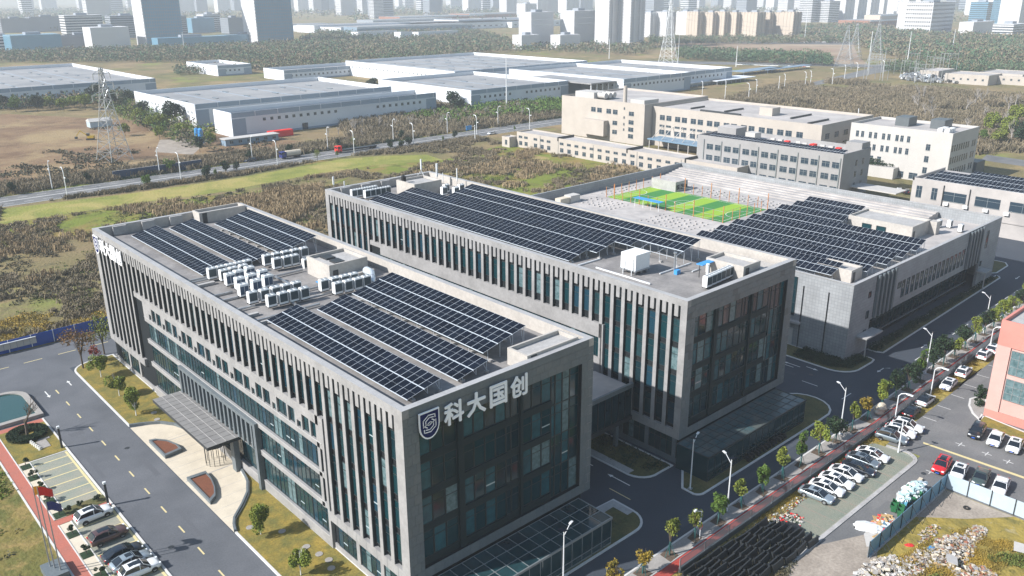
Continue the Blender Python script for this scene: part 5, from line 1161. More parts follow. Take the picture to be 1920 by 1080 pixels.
# ================================================================ VEHICLES
def carpaint(name,rgb,metal=.0): 
    return mat(name,rgb,.3,metal,coat=.8)
for n_,c_,m_ in (('car_white',(.78,.79,.8),0),('car_black',(.008,.009,.012),0),('car_silver',(.36,.42,.46),.5),('car_grey',(.22,.26,.29),.5),('car_red',(.55,.01,.015),0),('car_brown',(.10,.05,.045),.2),('car_navy',(.012,.018,.03),.1),('car_green',(.06,.09,.085),.2)): carpaint(n_,c_,m_)
mat('car_glass',(.01,.014,.02),.04,spec=.9); mat('headlight',(.75,.78,.8),.1,spec=.9); mat('tail',(.45,.01,.01),.2); mat('plate',(.03,.12,.55),.5)
def loft(b,secs,m=0,caps=True):
    """secs: list of rings (same count)"""
    n=len(secs[0]); i=len(b.v)
    for s_ in secs: b.v+=s_
    for k in range(len(secs)-1):
        for j in range(n-1):
            a=i+k*n+j; b.f.append((a,a+1,a+n+1,a+n)); b.m.append(m)
    if caps: b.f.append(tuple(i+j for j in range(n))[::-1]); b.m.append(m); a=i+(len(secs)-1)*n; b.f.append(tuple(a+j for j in range(n))); b.m.append(m)
def car_meshes(kind):
    """front towards +X; sedan or suv"""
    if kind=='sedan': L,Wd,H_=4.75,1.84,1.45; prof=[(-2.37,.45,.62,.80),(-2.3,.30,.92,.88),(-1.9,.24,1.02,.92),(-1.1,.22,1.0,.92),(0,.22,.96,.92),(.85,.22,.93,.92),(1.5,.22,.90,.91),(2.05,.24,.80,.88),(2.3,.30,.68,.80),(2.38,.38,.55,.66)]; gh=[(-1.95,1.02),(-1.05,1.40),(-.2,1.46),(.35,1.42),(1.25,.94)]; ro=(-1.0,.30); wb=(-1.4,1.42)
    else: L,Wd,H_=4.65,1.9,1.68; prof=[(-2.3,.5,.8,.84),(-2.26,.34,1.08,.92),(-1.9,.28,1.14,.95),(-1.1,.26,1.12,.95),(0,.26,1.09,.95),(.8,.26,1.06,.95),(1.4,.26,1.04,.94),(1.95,.28,.97,.91),(2.24,.36,.84,.83),(2.32,.45,.66,.70)]; gh=[(-2.15,1.12),(-1.75,1.60),(-.6,1.70),(.25,1.64),(1.1,1.06)]; ro=(-1.6,.2); wb=(-1.36,1.42)
    b=MB(); secs=[]
    for x,zb,zt,hw in prof:
        y=hw; secs.append([(x,-y*.86,zb),(x,-y,zb+.12),(x,-y*1.02,(zb+zt)/2),(x,-y*.98,zt-.14),(x,-y*.86,zt-.02),(x,-y*.45,zt+.02),(x,0,zt+.03),(x,y*.45,zt+.02),(x,y*.86,zt-.02),(x,y*.98,zt-.14),(x,y*1.02,(zb+zt)/2),(x,y,zb+.12),(x,y*.86,zb)])
    loft(b,secs); body=b.mesh('body',['car_white'],True)
    g=MB(); secs=[]; h0=[p for p in prof]
    for x,z in gh:
        t=(z-gh[0][1])/(max(q[1] for q in gh)-min(gh[0][1],gh[-1][1])); t=max(0,min(1,t)); w=.84-.17*t; base=min(1.0 if kind=='sedan' else 1.1,z)-.12
        secs.append([(x,-.86,base),(x,-w,z-.03),(x,-w*.8,z+.01),(x,0,z+.03),(x,w*.8,z+.01),(x,w,z-.03),(x,.86,base)])
    loft(g,secs); glass=g.mesh('windows',['car_glass'],False)
    r=MB(); zz=lambda x:np.interp(x,[q[0] for q in gh],[q[1] for q in gh]); xs=np.linspace(ro[0]-.05,ro[1]+.15,5); secs=[]
    for x in xs: z=float(zz(x)); w=.70; secs.append([(float(x),-w-.02,z-.03),(float(x),-w*.8,z+.035),(float(x),0,z+.055),(float(x),w*.8,z+.035),(float(x),w+.02,z-.03)])
    loft(r,secs); 
    for s_ in (-1,1):
        for (xa,xb) in ((ro[1]+.1,gh[-1][0]),(ro[0],gh[0][0])):
            za,zb_=float(zz(xa)),float(zz(xb)); r.bar((xa,s_*.68,za),(xb,s_*.83,zb_),.045)
        xm=-.1; r.bar((xm,s_*.69,float(zz(xm))-.02),(xm-.05,s_*.87,.95 if kind=='sedan' else 1.06),.05)
    roof=r.mesh('roof',['car_white'])
    sr=MB(); a0,a1=(-.55,.2) if kind=='sedan' else (-1.2,.1); secs=[]
    for x in (a0,(a0+a1)/2,a1): z=float(zz(x))+.062; secs.append([(x,-.42,z-.02),(x,-.3,z),(x,.3,z),(x,.42,z-.02)])
    loft(sr,secs,caps=False); sun_=sr.mesh('sunroof',['car_glass'])
    ty=MB(); ty.bar((0,-.11,0),(0,.11,0),.335,n=18); tyre=ty.mesh('tyre',['rubber']); ri=MB(); ri.bar((0,-.125,0),(0,.125,0),.21,n=10); rim=ri.mesh('rim',['metal_grey'])
    hl=MB(); hl.box(2.02,.48,.62 if kind=='sedan' else .78,2.30,.80,.74 if kind=='sedan' else .9); hl2=hl.mesh('headlight',['headlight']); hl=MB(); hl.box(2.02,-.80,.62 if kind=='sedan' else .78,2.30,-.48,.74 if kind=='sedan' else .9); hl3=hl.mesh('headlight',['headlight'])
    gr_=MB(); gr_.box(2.2,-.42,.42,2.385 if kind=='sedan' else 2.33,.42,.62 if kind=='sedan' else .78); gr=gr_.mesh('grille',['black']); pl=MB(); pl.box(2.3,-.22,.44,2.40,.22,.56); plate=pl.mesh('number_plate',['plate'])
    tl=MB(); z=.78 if kind=='sedan' else .95; tl.box(-2.34,-.82,z,-2.2,-.45,z+.14); tl.box(-2.34,.45,z,-2.2,.82,z+.14); tail=tl.mesh('tail_light',['tail'])
    mr=MB(); mr.box(.82,-1.06,.96,1.0,-.9,1.1); mr.box(.82,.9,.96,1.0,1.06,1.1); mir=mr.mesh('mirror',['black'])
    ar=MB()
    for s_ in (-1,1):
        for x in wb: 
            n=14; z0=.33; i=len(ar.v); ar.v+=[(x+.40*math.cos(math.pi*k/n),s_*(.945 if kind=='sedan' else .975),z0+.40*math.sin(math.pi*k/n)) for k in range(n+1)]+[(x-.4,s_*.945,.2),(x+.4,s_*.945,.2)][:0]; ar.f.append(tuple(range(i,i+n+1))); ar.m.append(0)
    arch=ar.mesh('wheel_arch',['black']); return dict(body=body,windows=glass,roof=roof,sunroof=sun_,tyre=tyre,rim=rim,h1=hl2,h2=hl3,grille=gr,plate=plate,tail=tail,mirror=mir,arch=arch,wb=wb)
CM={k:car_meshes(k) for k in ('sedan','suv')}
def car(kind,paint,x,y,rz,label,group,sunroof=True,roof=None,z=.02,name='parked_car'):
    m=CM[kind]; T=thing(name,label,'car',(x,y,z),rz,group)
    def P(nm,me,p=T,loc=None,mt=None):
        o=link(nm,me,p,loc)
        if mt: o.material_slots[0].link='OBJECT'; o.material_slots[0].material=MATS[mt]
        return o
    P('body',m['body'],mt=paint); P('windows',m['windows']); P('roof',m['roof'],mt=roof or paint)
    if sunroof: P('sunroof',m['sunroof'])
    for wx in m['wb']:
        for s_ in (-.84,.84): w=P('wheel',m['tyre'],T,(wx,s_,.335)); P('rim',m['rim'],w)
    P('headlight',m['h1']); P('headlight',m['h2']); P('grille',m['grille']); P('number_plate',m['plate']); P('tail_light',m['tail']); P('mirror',m['mirror']); P('wheel_arch',m['arch']); return T
g1='cars in the bays beside the west road'
car('suv','car_white',-19.9,44.1,math.radians(3),'white estate car with black roof glass, nearest the flower bed by the west road',g1)
car('suv','car_brown',-20.0,38.0,math.radians(3),'dark brown car in the bay second from the flower bed',g1)
car('sedan','car_navy',-19.9,33.2,math.radians(2),'long black saloon between the brown and the silver car',g1,False)
car('sedan','car_silver',-19.7,30.9,math.radians(2),'silver saloon with dark roof glass at the bottom edge of the west bays',g1)
car('suv','car_white',-19.5,28.4,0,'white car roof just cut by the bottom edge in the west bays',g1)
g2='cars in the paved court beside the railing fence'
xs0=55.2
# noses point away from the fence, slightly towards the hoarding
def court(i,kind,p,px,py,label,sr=True,roof=None,a=-86): q=(px,py); car(kind,p,q[0],q[1],math.radians(a),label,g2,sr,roof)
for i,(k,p,a_,b_,l,r) in enumerate((
 ('sedan','car_silver',(54.5, -18.2),'','silver grey saloon at the near end of the court row, rubbish beside it',None),
 ('sedan','car_white',(57.1, -18.3),'','white saloon directly beside the silver grey one',None),
 ('sedan','car_white',(59.75, -18.3),'','white saloon third from the near end of the court row',None),
 ('sedan','car_white',(62.45, -18.3),'','white saloon beside the black one in the court row',None),
 ('sedan','car_navy',(65.1, -18.8),'','black saloon in the middle of the court row',None),
 ('sedan','car_grey',(67.7, -18.2),'','dark slate saloon between the black and the last white car of the court row',None),
 ('sedan','car_white',(70.2, -18.4),'','white saloon at the far end of the long court row',None),
 ('suv','car_grey',(77.3, -18.0),'','silver grey hatchback nearest the lamp post on the rounded corner',None),
 ('suv','car_white',(79.9, -18.1),'','white car between the grey hatchback and the white one with a black roof pane',None),
 ('suv','car_white',(82.6, -18.1),'','white car at the far end of the three parked past the gap',None))):
    court(i,k,p,a_[0],a_[1],l,a=(-84,-83,-85,-84,-82,-84,-83,-80,-78,-79)[i])
g3='cars parked one behind the other along the fence'
for (k,p,c_,l,r,a) in (('sedan','car_black',(88.1,-16.3),'dark saloon first of the cars parked along the fence',None,5),('sedan','car_white',(93.8,-16.1),'white saloon with black roof along the fence','car_black',2),
  ('sedan','car_white',(102.8,-16.2),'white saloon third along the fence with open road behind',None,184),('suv','car_white',(109.9,-16.0),'white estate fourth along the fence',None,5),('suv','car_white',(120.5,-15.6),'white car along the fence seen beside the pink building corner',None,4),('suv','car_white',(124.9,-15.7),'white car half hidden by the pink building, farthest along the fence',None,4)):
    car(k,p,c_[0],c_[1],math.radians(a),l,g3,True,r)
g4='cars in the marked bays of the asphalt car park'
for (k,p,c_,l,a,s_) in (('suv','car_red',(74.5,-26.6),'bright red car with dark roof beside the hoarding corner',188,True),('sedan','car_white',(74.8,-28.9),'white saloon right of the red car, behind the pale hoarding',190,True),('sedan','car_green',(75.5,-31.6),'dark grey saloon between two white ones behind the pale hoarding',190,False),('sedan','car_white',(75.1,-34.3),'white saloon with a thin roof rail, right of the dark grey one',190,False),
  ('suv','car_black',(88.8,-26.1),'black car in the bay nearest the pink building lawn corner',188,False),('sedan','car_white',(88.5,-28.9),'plain white saloon right of the black car',188,False),('sedan','car_white',(88.5,-31.6),'white saloon with roof window at the right edge bays',188,True),('sedan','car_white',(88.8,-34.2),'white car cut by the right picture edge',188,True)):
    car(k,p,c_[0],c_[1],math.radians(a),l,g4,s_)
g5='cars far off beyond the hall'
for (k,p,c_,l,a) in (('sedan','car_white',(286.3,35.9),'white car on the side road at the right edge behind the solar roof',0),('suv','car_black',(245.0,54.5),'black car parked in the yard left of the solar-roofed building',20),('sedan','car_white',(245.5,57.4),'pale car parked in the yard between the white building and the solar roof',20)):
    car(k,p,c_[0],c_[1],math.radians(a),l,g5)
# trucks on the main road
def truck(x,y,rz,label,cab,load,flat=False,L_=9.):
    T=thing('truck',label,'truck',(x,y,.02),rz); q=MB(); q.box(L_/2-2.2,-1.25,.6,L_/2,1.25,3.0); q.build('cab',cab,T); q=MB(); q.box(L_/2-.02,-1.1,1.9,L_/2+.03,1.1,2.7); q.box(L_/2-1.4,-1.27,1.9,L_/2-.3,1.27,2.7); q.build('windows','car_glass',T)
    q=MB()
    if flat: q.box(-L_/2,-1.25,.95,L_/2-2.3,1.25,1.25)
    else: q.bar((-L_/2,0,2.0),(L_/2-2.4,0,2.0),1.25,n=14)
    q.build('load_bed' if flat else 'tank',load,T); q=MB(); q.box(-L_/2,-1.1,.6,L_/2-2.2,1.1,.94); q.build('chassis','black',T)
    for wx in (-L_/2+1,-L_/2+2.3,L_/2-1.4):
        w=MB(); w.bar((wx,-1.25,.5),(wx,1.25,.5),.5,n=12); w.build('wheel','rubber',T)
truck(*((125.5,260.3)),math.pi,'blue-cabbed tanker truck with a pale drum on the main road','flag_navy','plaza'); truck(*((155.1,256.2)),math.pi,'long low flatbed truck with red cab on the main road','flag_red','metal_dark',True,20)
car('suv','car_navy',*((109.5,264.2)),math.pi,'dark car on the main road left of the tanker truck','vehicles on the main road',name='car')
car('sedan','car_white',*((226.5,247.8)),math.pi,'small white van on the main road near the low cream building','vehicles on the main road',name='car')
# excavator in the brown field
T=thing('excavator','yellow excavator with its arm out in the brown field','excavator',(*((79.3,369.2)),0),2.6); mat('digger',(.55,.36,.02),.5)
q=MB(); q.box(-1.6,-1.4,0,1.6,-.8,.8); q.box(-1.6,.8,0,1.6,1.4,.8); q.build('tracks','black',T); q=MB(); q.box(-1.8,-1.3,.9,1.0,1.3,2.0); q.build('body','digger',T); q=MB(); q.box(-.1,.1,2.0,1.2,1.3,3.2); q.build('cab','car_glass',T); q=MB(); q.bar((.8,-.2,1.8),(4.2,-.2,4.4),.25); q.bar((4.2,-.2,4.4),(6.2,-.2,1.6),.2); q.build('arm','digger',T); q=MB(); q.box(5.7,-.8,.6,6.8,.4,1.6); q.build('bucket','metal_dark',T)

# ================================================================ BUILDINGS BEHIND
mat('cream',(.45,.405,.36),.8,var=.4,vscale=.15,fine=.04,bscale=2); mat('cream_roof',(.46,.43,.41),.9,var=1,vscale=.1,rgb2=(.33,.31,.30)); mat('grey_wall',(.30,.295,.295),.8,var=.4,vscale=.2,fine=.05,bscale=2)
mat('blue_roof',(.16,.26,.36),.5,var=.4,vscale=.3); mat('ware_wall',(.68,.71,.75),.7,var=.3,vscale=.08); mat('ware_grey',(.28,.35,.43),.6,var=.3,vscale=.08); mat('ware_roof',(.33,.325,.32),.7,var=1,vscale=.05,rgb2=(.22,.225,.235),fine=.05,bscale=.6); mat('ware_blue',(.20,.28,.36),.6,var=.4,vscale=.1); mat('win',(.03,.05,.07),.12,spec=.8); mat('brickred',(.30,.14,.09),.8,var=.3,vscale=.2)
mat('far_win2',(.12,.15,.18),.3)
WM={}
def wbox(w,h,gl='win',nx=2):
    k=(round(w,1),round(h,1),gl)
    if k not in WM:
        b=MB(); b.box(0,-.02,0,w,.25,h,0); b.box(-.08,-.1,-.12,w+.08,-.02,0,1)
        for i in range(1,nx): b.box(w*i/nx-.04,-.05,0,w*i/nx+.04,-.02,h,1)
        b.box(0,-.05,h*.66,w,-.02,h*.66+.06,1); WM[k]=b.mesh('window',[gl,'frame_light'])
    return WM[k]
def wins(T,face,L_,pos,rows,wh):
    """face: ('-y',y) or ('-x',x); pos along, rows z"""
    w,h=wh; me=wbox(w,h)
    for a in pos:
        for z in rows:
            if face[0]=='-y': link('window',me,T,(a,face[1],z))
            else: link('window',me,T,(face[1],a+w,z),-math.pi/2)
def block(name,label,x0,y0,x1,y1,h,wall,roof,par=.9,cat='building',shade=None):
    T=thing(name,label,cat,(x0,y0,0)); w,d=x1-x0,y1-y0; b=MB(); b.box(0,0,0,w,d,h-par,0,1); t=.35
    b.box(0,0,h-par,w,t,h,0); b.box(0,d-t,h-par,w,d,h,0); b.box(0,t,h-par,t,d-t,h,0); b.box(w-t,t,h-par,w,d-t,h,0); b.build('wall',[wall,roof],T); return T,w,d
# low cream building along the field
T,w,d=block('workshop','long low cream building with two rows of small windows beside the scrub field',212,100,221.5,214,6.8,'cream','cream_roof',.5)
wins(T,('-x',-.02),0,[110.5,107]+[101-4.1*k for k in range(3)]+[85-4.3*k for k in range(17)],[4.3],(2.2,.9)); wins(T,('-x',-.02),0,[110.5,107]+[101-4.1*k for k in range(3)]+[85-4.3*k for k in range(17)],[1.2],(1.9,1.6))
for yy in (88,50,22): q=MB(); q.box(-.3,yy,5.6,9.6,yy+.4,7.3); q.build('roof_rib','metal_dark',T)
for yy in (99,88,68,45,24): q=MB(); q.box(-.12,yy,0,-.02,yy+.15,6.5); q.build('downpipe','frame_light',T)
T,w,d=block('gatehouse','tiny cream gatehouse at the end of the low cream building',208,214.5,213,219.5,4.6,'cream','cream_roof',.3); wins(T,('-x',-.02),0,[1.5],[1.2],(1.4,2.0))
# cream factory
T,w,d=block('factory','large cream four-storey factory with pipes and blowers on its roof',253.5,176,300,227,18.2,'cream','cream_roof')
wins(T,('-x',-.02),0,[29,25.2,19.5,15.6],[12.4],(2.8,2.0)); wins(T,('-x',-.02),0,[15.6],[7.6,3.5],(2.8,1.8)); wins(T,('-x',-.02),0,[6.0],[12.6,8.8,5.6,2.6],(2.9,1.8)); wins(T,('-x',-.02),0,[11.2],[15,11,8,5.6],(.8,1.0)); wins(T,('-y',-.02),0,[38,42],[10,6],(1.1,1.6))
q=MB(); q.box(-3.2,21,2.2,0,35,9.2,0); q.build('wall_duct','cream',T); q=MB(); q.bar((3,14,17.4),(3,14,25),.9,n=12); q.build('chimney','cream',T)
for k in range(3): q=MB(); q.bar((6+k*3,28,19.2),(6+k*3,40,19.2),1.3,n=12); q.build('duct','white_wall',T)
q=MB(); q.box(3,33,17.4,11,45,20.5); q.box(2,2,17.4,12,10,19.6); q.build('roof_unit','white_wall',T)
T2_,w,d=block('factory','cream factory wing with blue canopy along its long windowed wall',259,95,300,175.8,17.2,'cream','cream_roof')
P_=[]
for k in range(9):
    y=74-8.3*k; P_+= [y,y-3.6]
P_=[p for p in P_ if p>4]; wins(T2_,('-x',-.02),0,P_,[11.6],(2.7,2.1)); wins(T2_,('-x',-.02),0,P_,[8.7],(2.7,.8)); wins(T2_,('-x',-.02),0,P_,[5.4],(2.7,1.9))
q=MB(); q.box(-9,22,4.0,-.1,76,4.5); q.build('loading_canopy','blue_roof',T2_)
for k in range(10): q=MB(); q.bar((-7.5,26+k*5.4,4.5),(-.1,26+k*5.4,9.2),.14); q.build('stay_rod','white_wall',T2_)
for k in range(11): q=MB(); q.box(-8.6,23+k*5.2,0,-8.3,23.3+k*5.2,4); q.build('canopy_post','white_wall',T2_)
wins(T2_,('-y',-.02),0,[3+k*7.2 for k in range(5)],[11.6,5.4],(3.2,2.1)); wins(T2_,('-y',-.02),0,[3+k*7.2 for k in range(5)],[8.7],(3.2,.8))
q=MB(); q.box(14,30,16.3,20,36,19.5); q.build('stair_house','cream',T2_)
for (a,b_,c,e) in ((4,8,20,8.5),(6,40,7,60),(10,50,24,50.6),(12,20,28,20.5),(8,66,18,66.5)): q=MB(); q.box(a,b_,16.3,c,e,17.0); q.build('roof_duct','metal_dark',T2_)
# small annex by the hall far wall
T,w,d=block('store','small cream store behind the far parapet of the hall',196,92,206,116,5.0,'cream','cream_roof',.3)
# grey building D
T,w,d=block('office_building','grey four-storey building with three rows of dark windows behind the roof pitch',219,65.5,238,122.5,15.2,'grey_wall','cream_roof')
P_=[]
for k in range(7): y=50-7.6*k; P_+=[y,y-3.6]
P_=[p for p in P_ if p>.5]
for z in (10.4,6.4,2.4): wins(T,('-x',-.02),0,P_,[z],(2.7,1.9))
wins(T,('-x',-.02),0,[47.6-7.6*k+.6 for k in range(7) if 47-7.6*k>0],[10.0,6.0,2.2],(.8,2.6)) if 0 else None
for k in range(8): q=MB(); q.box(-.3,53.6-7.6*k+.2,0,-.02,53.6-7.6*k+.5,13.8) if 53.6-7.6*k>0 else q.box(-.3,.1,0,-.02,.4,13.8); q.build('downpipe','frame_light',T)
wins(T,('-y',-.02),0,[9,13.6],[10.2,6.4,2.6],(1.2,2.0))
solar_array('long solar array along the roof edge of the grey building behind the pitch',219.8,66.8,46,2,14.4,'solar arrays on far roofs',zl=.3)
q=MB(); q.box(8,46,14.3,15,54,17.6,0,1); q.build('stair_house',['grey_wall','cream_roof'],T); q=MB(); q.box(8,38,14.3,12,42,16.8); q.build('cooling_tower','white_wall',T); q=MB(); q.box(13,.4,14.3,18.6,6,17.2); q.build('stair_house','grey_wall',T)
for k in range(9): q=MB(); q.box(9+(k%3)*1.2,6+k*3.2,14.3,10.6+(k%2),7.6+k*3.2,15.4); q.build('roof_unit','white_wall' if k%3 else 'flag_red',T)
# white building E
T,w,d=block('office_building','white block with dark boxes on its roof left of the solar-roofed building',267.5,51,291,88,18.2,'white_wall','cream_roof')
PE=[33.6,31.6,28.6,26.6,23.6,21.6,18.6,16.8,14.4]
wins(T,('-x',-.02),0,PE,[13.4],(1.1,2.1)); wins(T,('-x',-.02),0,PE,[9.0],(1.1,2.1)); wins(T,('-x',-.02),0,[33,30,27,24],[4.6],(1.4,2.3)); wins(T,('-x',-.02),0,[7.0],[11.4,7.2,3.2],(1.5,2.1)); wins(T,('-x',-.02),0,[23,15,10],[.6],(3.0,2.1))
for z in (11.6,7.4,3.2): wins(T,('-y',-.02),0,[.8+2.0*k for k in range(8)]+[18.5,20.5],[z],(1.1,2.2))
for (a,b_) in ((10,20),(12,8)): q=MB(); q.box(a,b_,17.3,a+7,b_+5,20.6); q.build('roof_box','stone_c',T)
for k in range(6): q=MB(); q.box(4+(k%3)*2,3+(k//3)*2.4,17.3,5.6+(k%3)*2,4.6+(k//3)*2.4,18.9); q.build('roof_unit','ac_white',T)
q=MB(); q.box(-4,17,0,0,36,4.0); q.build('terrace','white_wall',T); P=crown_pts(900,8,1.2,5,10,5); P[:,0]*=.18; o=link('terrace_plants',quads_mesh('plants',leaf_quads(P,.3),['leaf_dark']),T,(-2.2,26,0))
q=MB(); q.box(24,-1,0,32,6,5); o=q.build('container_hut','stone_c',T)
# solar-roofed building F
T=thing('office_building','pale building at the right edge with a sloping field of solar panels on its roof','building',(210.5,-40,0)); b=MB(); b.box(0,0,0,22,79,12.2,0,1); b.box(0,0,12.2,.4,79,13.0); b.box(0,78.6,12.2,22,79,13); b.box(-.25,0,4.2,0,79,4.5,0); b.build('wall',['grey_wall2' if 'grey_wall2' in MATS else 'cream_roof','cream_roof'],T)
wins(T,('-x',-.02),0,[76,71.6],[7.4],(1.6,3.4)); wins(T,('-x',-.02),0,[63.5,54.5,45.5,22],[7.6],(6.6,2.7)); wins(T,('-x',-.02),0,[38.5,36,29,14,10],[7.6,2.0],(1.7,2.7)); wins(T,('-x',-.02),0,[38.5],[2.0],(1.7,2.4))
q=MB(); q.box(-1.4,30,3.1,-.3,35,3.4); q.build('door_canopy','white_wall',T); q=MB(); q.box(-.05,30.6,0,.02,34.4,3.0); q.build('door','win',T)
for k in range(6): q=MB(); q.box(-.7,68-k*5.4,6.4,-.05,69.3-k*5.4,7.2); q.build('wall_air_conditioner','ac_white',T)
for y in (69.8,62.6,43.6): q=MB(); q.box(-.3,y,0,-.05,y+.2,12); q.build('downpipe','metal_dark',T)
mat('solar_grey',(.035,.05,.08),.2,spec=.6)
solar_array('tilted solar array at the front edge of the right-hand solar roof',212,-30,58,2,12.6,'solar arrays on far roofs',zl=.2,tilt=.16)
solar_array('second solar array row of the right-hand solar roof',217,-26,54,2,12.6,'solar arrays on far roofs',zl=.5,tilt=.16)
solar_array('third solar array row of the right-hand solar roof',222,-20,42,2,12.6,'solar arrays on far roofs',zl=.8,tilt=.16)
# carport with cars between D and F
q=MB(); q.box(0,0,3.4,8,34,3.7); o=q.build('carport','white_wall',None,(226,50,0)); tag(o,'white carport roof in the yard between the grey and the solar-roofed buildings','carport')
# pink building at the right edge
mat('pink',(.60,.23,.19),.8,var=.4,vscale=.3); mat('pink_pale',(.60,.36,.32),.8,var=.4,vscale=.3)
T=thing('office_building','pink and rose building with large gridded windows at the right picture edge','building',(96.4,-64,0)); b=MB(); b.box(0,0,0,45,39.6,16.2,0,2); b.box(-.25,0,12.6,0,39.6,16.8,1); b.box(-.25,0,0,0,39.6,1.4,1); b.box(-.25,37.6,1.4,0,39.6,12.6,0); b.box(0,39.2,16.2,45,39.6,16.8,1); b.build('wall',['pink_pale','pink','concrete'],T)
for z,h in ((8.2,4.0),(3.8,3.6)): window(T,(-.12,37.4,z),-math.pi/2,9.6,h,8,3,fm='frame_light',gl='glass3')
for z,h in ((8.2,4.0),(3.8,3.6),): window(T,(-.12,26.6,z),-math.pi/2,9.6,h,8,3,fm='frame_light',gl='glass2')
island('lawn',[(96.0,-24.4),(94.8,-30.9),(92.2,-34.7),(85.5,-36.8),(91.8,-30.4),(92.7,-27.6),(91.7,-25.3)],['lawn'])
lw=[(100.8,-20.5),(98.2,-21.3),(95.7,-22.8),(93.8,-24.8),(97.3,-24.6),(104.6,-21.9)]; island('lawn',lw,['paving'])
bushes(lambda i:f'small dark bush {["nearest","second nearest","farthest"][i]} to the pink building corner',[(99.4,-22.4),(102.2,-21.8),(104.4,-21.1)],1.0,1.4,500,'leaf_dark',ls=.14)
# ---- warehouses
def ware(label,x0,y0,x1,y1,h,name='warehouse',wins_y=None,wins_x=True,doors=(),ribs=12,band=True,roofh=1.6,wsize=(1.5,1.3),group=None,wz=None):
    T=thing(name,label,'warehouse',(x0,y0,0),0,group); w,d=x1-x0,y1-y0; b=MB(); b.box(0,0,0,w,d,h-2.4,0,2); 
    t=.5; b.box(0,0,h-2.4,w,t,h,1); b.box(0,d-t,h-2.4,w,d,h,0); b.box(0,t,h-2.4,t,d-t,h,0); b.box(w-t,t,h-2.4,w,d-t,h,0)
    b.box(0,-.1,h-3.0,w,0,h-2.4,3); b.box(0,-.1,0,w,0,1.0,1); b.box(0,-.12,1.0,7,0,h-3,1); b.box(w-7,-.12,1.0,w,0,h-3,1)
    b.build('wall',['ware_wall','ware_grey','ware_roof','ware_wall'],T)
    r=MB(); n=int(w/ribs)
    for k in range(n+1): r.box(k*ribs,-.2,h-2.3,k*ribs+.35,-.0,h-.1)
    for k in range(int(d/ribs)): r.box(w-t-.2,k*ribs,h-2.2,w-t,k*ribs+.35,h)
    r.build('wall_rib','ware_wall',T)['kind']='stuff'
    if wins_y: 
        me=wbox(*wsize)
        for a in wins_y: link('window',me,T,(a,-.04,wz or h-5.0))
    if wins_x:
        me=wbox(1.1,1.1)
        k=5
        while k<d-4: link('window',me,T,(-.02,k,h-5.0),-math.pi/2); k+=5
    rl=MB(); rl.box(0,0,0,.5,d-8,.12); rlm=rl.mesh('roof_seam',['ware_grey']); rk=MB(); rk.box(0,0,0,1.4,6,.3); rkm=rk.mesh('rooflight',['far_win2'])
    for k in range(1,int(w/22)): link('roof_seam',rlm,T,(k*22,4,h-2.39))
    for k in range(int(w/18)):
        for j in range(int(d/26)): link('rooflight',rkm,T,(9+k*18,8+j*26+R_.uniform(-2,2),h-2.39))
    for a in doors: q=MB(); q.box(a,-.3,0,a+3,-.1,3.2); q.build('door','win',T)
    return T
rn=lambda a,b_,s_:[a+s_*k for k in range(int((b_-a)/s_))]
ware('long pale warehouse with a grey band and square windows nearest the main road',131.3,327,253.5,347,11.6,wins_y=rn(16,60,4.0)+rn(82,116,4.0),wins_x=False,doors=(37,78,92))
ware('broad warehouse behind the nearest one, row of small windows on its white end',131.3,369,252,455,12.0,wins_y=None)
ware('warehouse with a white end and green netting at its foot, right of the nearest one',277.5,325,359,421,11.0,wins_y=rn(6,36,4)+rn(44,78,4),wins_x=False,doors=(42,))
ware('huge pale warehouse at the left picture edge',-60,531,172,712,11.5,wins_y=rn(60,220,7),wins_x=False)
ware('far pale warehouse with a long row of tiny windows on its white end',342,421,480,566,11.8)
ware('right-hand warehouse with an open dark bay, behind the cream factory',384,300,455,410,11.8,wins_y=rn(6,66,4))
ware('small white office block in front of the tree belt, tiny punched windows',262,636,292,700,8.5,name='warehouse',wins_y=rn(2,24,4),wins_x=True,ribs=40)
ware('low dark-roofed shed between the far warehouses',282,560,360,594,8,wins_y=rn(2,74,4),wins_x=False)
ware('warehouse strip right of the open bay',462,310,520,420,10.5,wins_y=rn(4,50,5),wins_x=False)
T=thing('loading_bay','open dark loading canopy on columns beside the right-hand warehouse','canopy',(360,306,0)); q=MB(); q.box(0,0,9.6,24,60,10.4,0); q.build('canopy_roof','ware_roof',T); q=MB(); q.box(1,30,0,23,31,9.6); q.build('back_wall','ware_blue',T)
for k in range(5): q=MB(); q.bar((1+k*5.4,1,0),(1+k*5.4,1,9.6),.4); q.build('column','ware_wall',T)
q=MB(); q.box(0,0,0,24,.3,2.4,0); o=q.build('site_hut','ware_wall',None,(117.1,306.2)+(0,)); tag(o,'long low white site cabin below the nearest warehouse','cabin')
T=thing('site_cabin','long low white site cabin with blue windows below the nearest warehouse','cabin',(117.9,305.3)+(0,)); q=MB(); q.box(0,.5,0,26,6,2.8,0,1); q.box(-.5,0,2.8,26.5,6.5,3.1,1); q.build('wall',['ware_blue','white_wall'],T); wins(T,('-y',.48),0,[2+4.2*k for k in range(6)],[1.0],(1.6,1.2)); bpy.data.objects.remove(o)
q=MB(); q.box(0,0,0,12,3.5,3.0); o=q.build('container','flag_red',None,(143.6,313.1)+(0,)); tag(o,'bright red container in front of the nearest warehouse','container')
T=thing('tent','white and pale blue site tent in the brown field','tent',(91.4,408.4)+(0,)); q=MB(); q.box(0,0,0,11,6,2.8,0); q.prism([(0,0),(11,0),(11,6),(0,6)],2.8,3.0,1); q.build('wall',['hoard_pale','white_wall'],T); q=MB(); q.arrays([(-.3,-.3,3),(11.3,-.3,3),(11.3,6.3,3),(-.3,6.3,3),(0,3,4.4),(11,3,4.4)],[(0,1,5,4),(2,3,4,5),(1,2,5),(3,0,4)]); q.build('roof','white_wall',T)
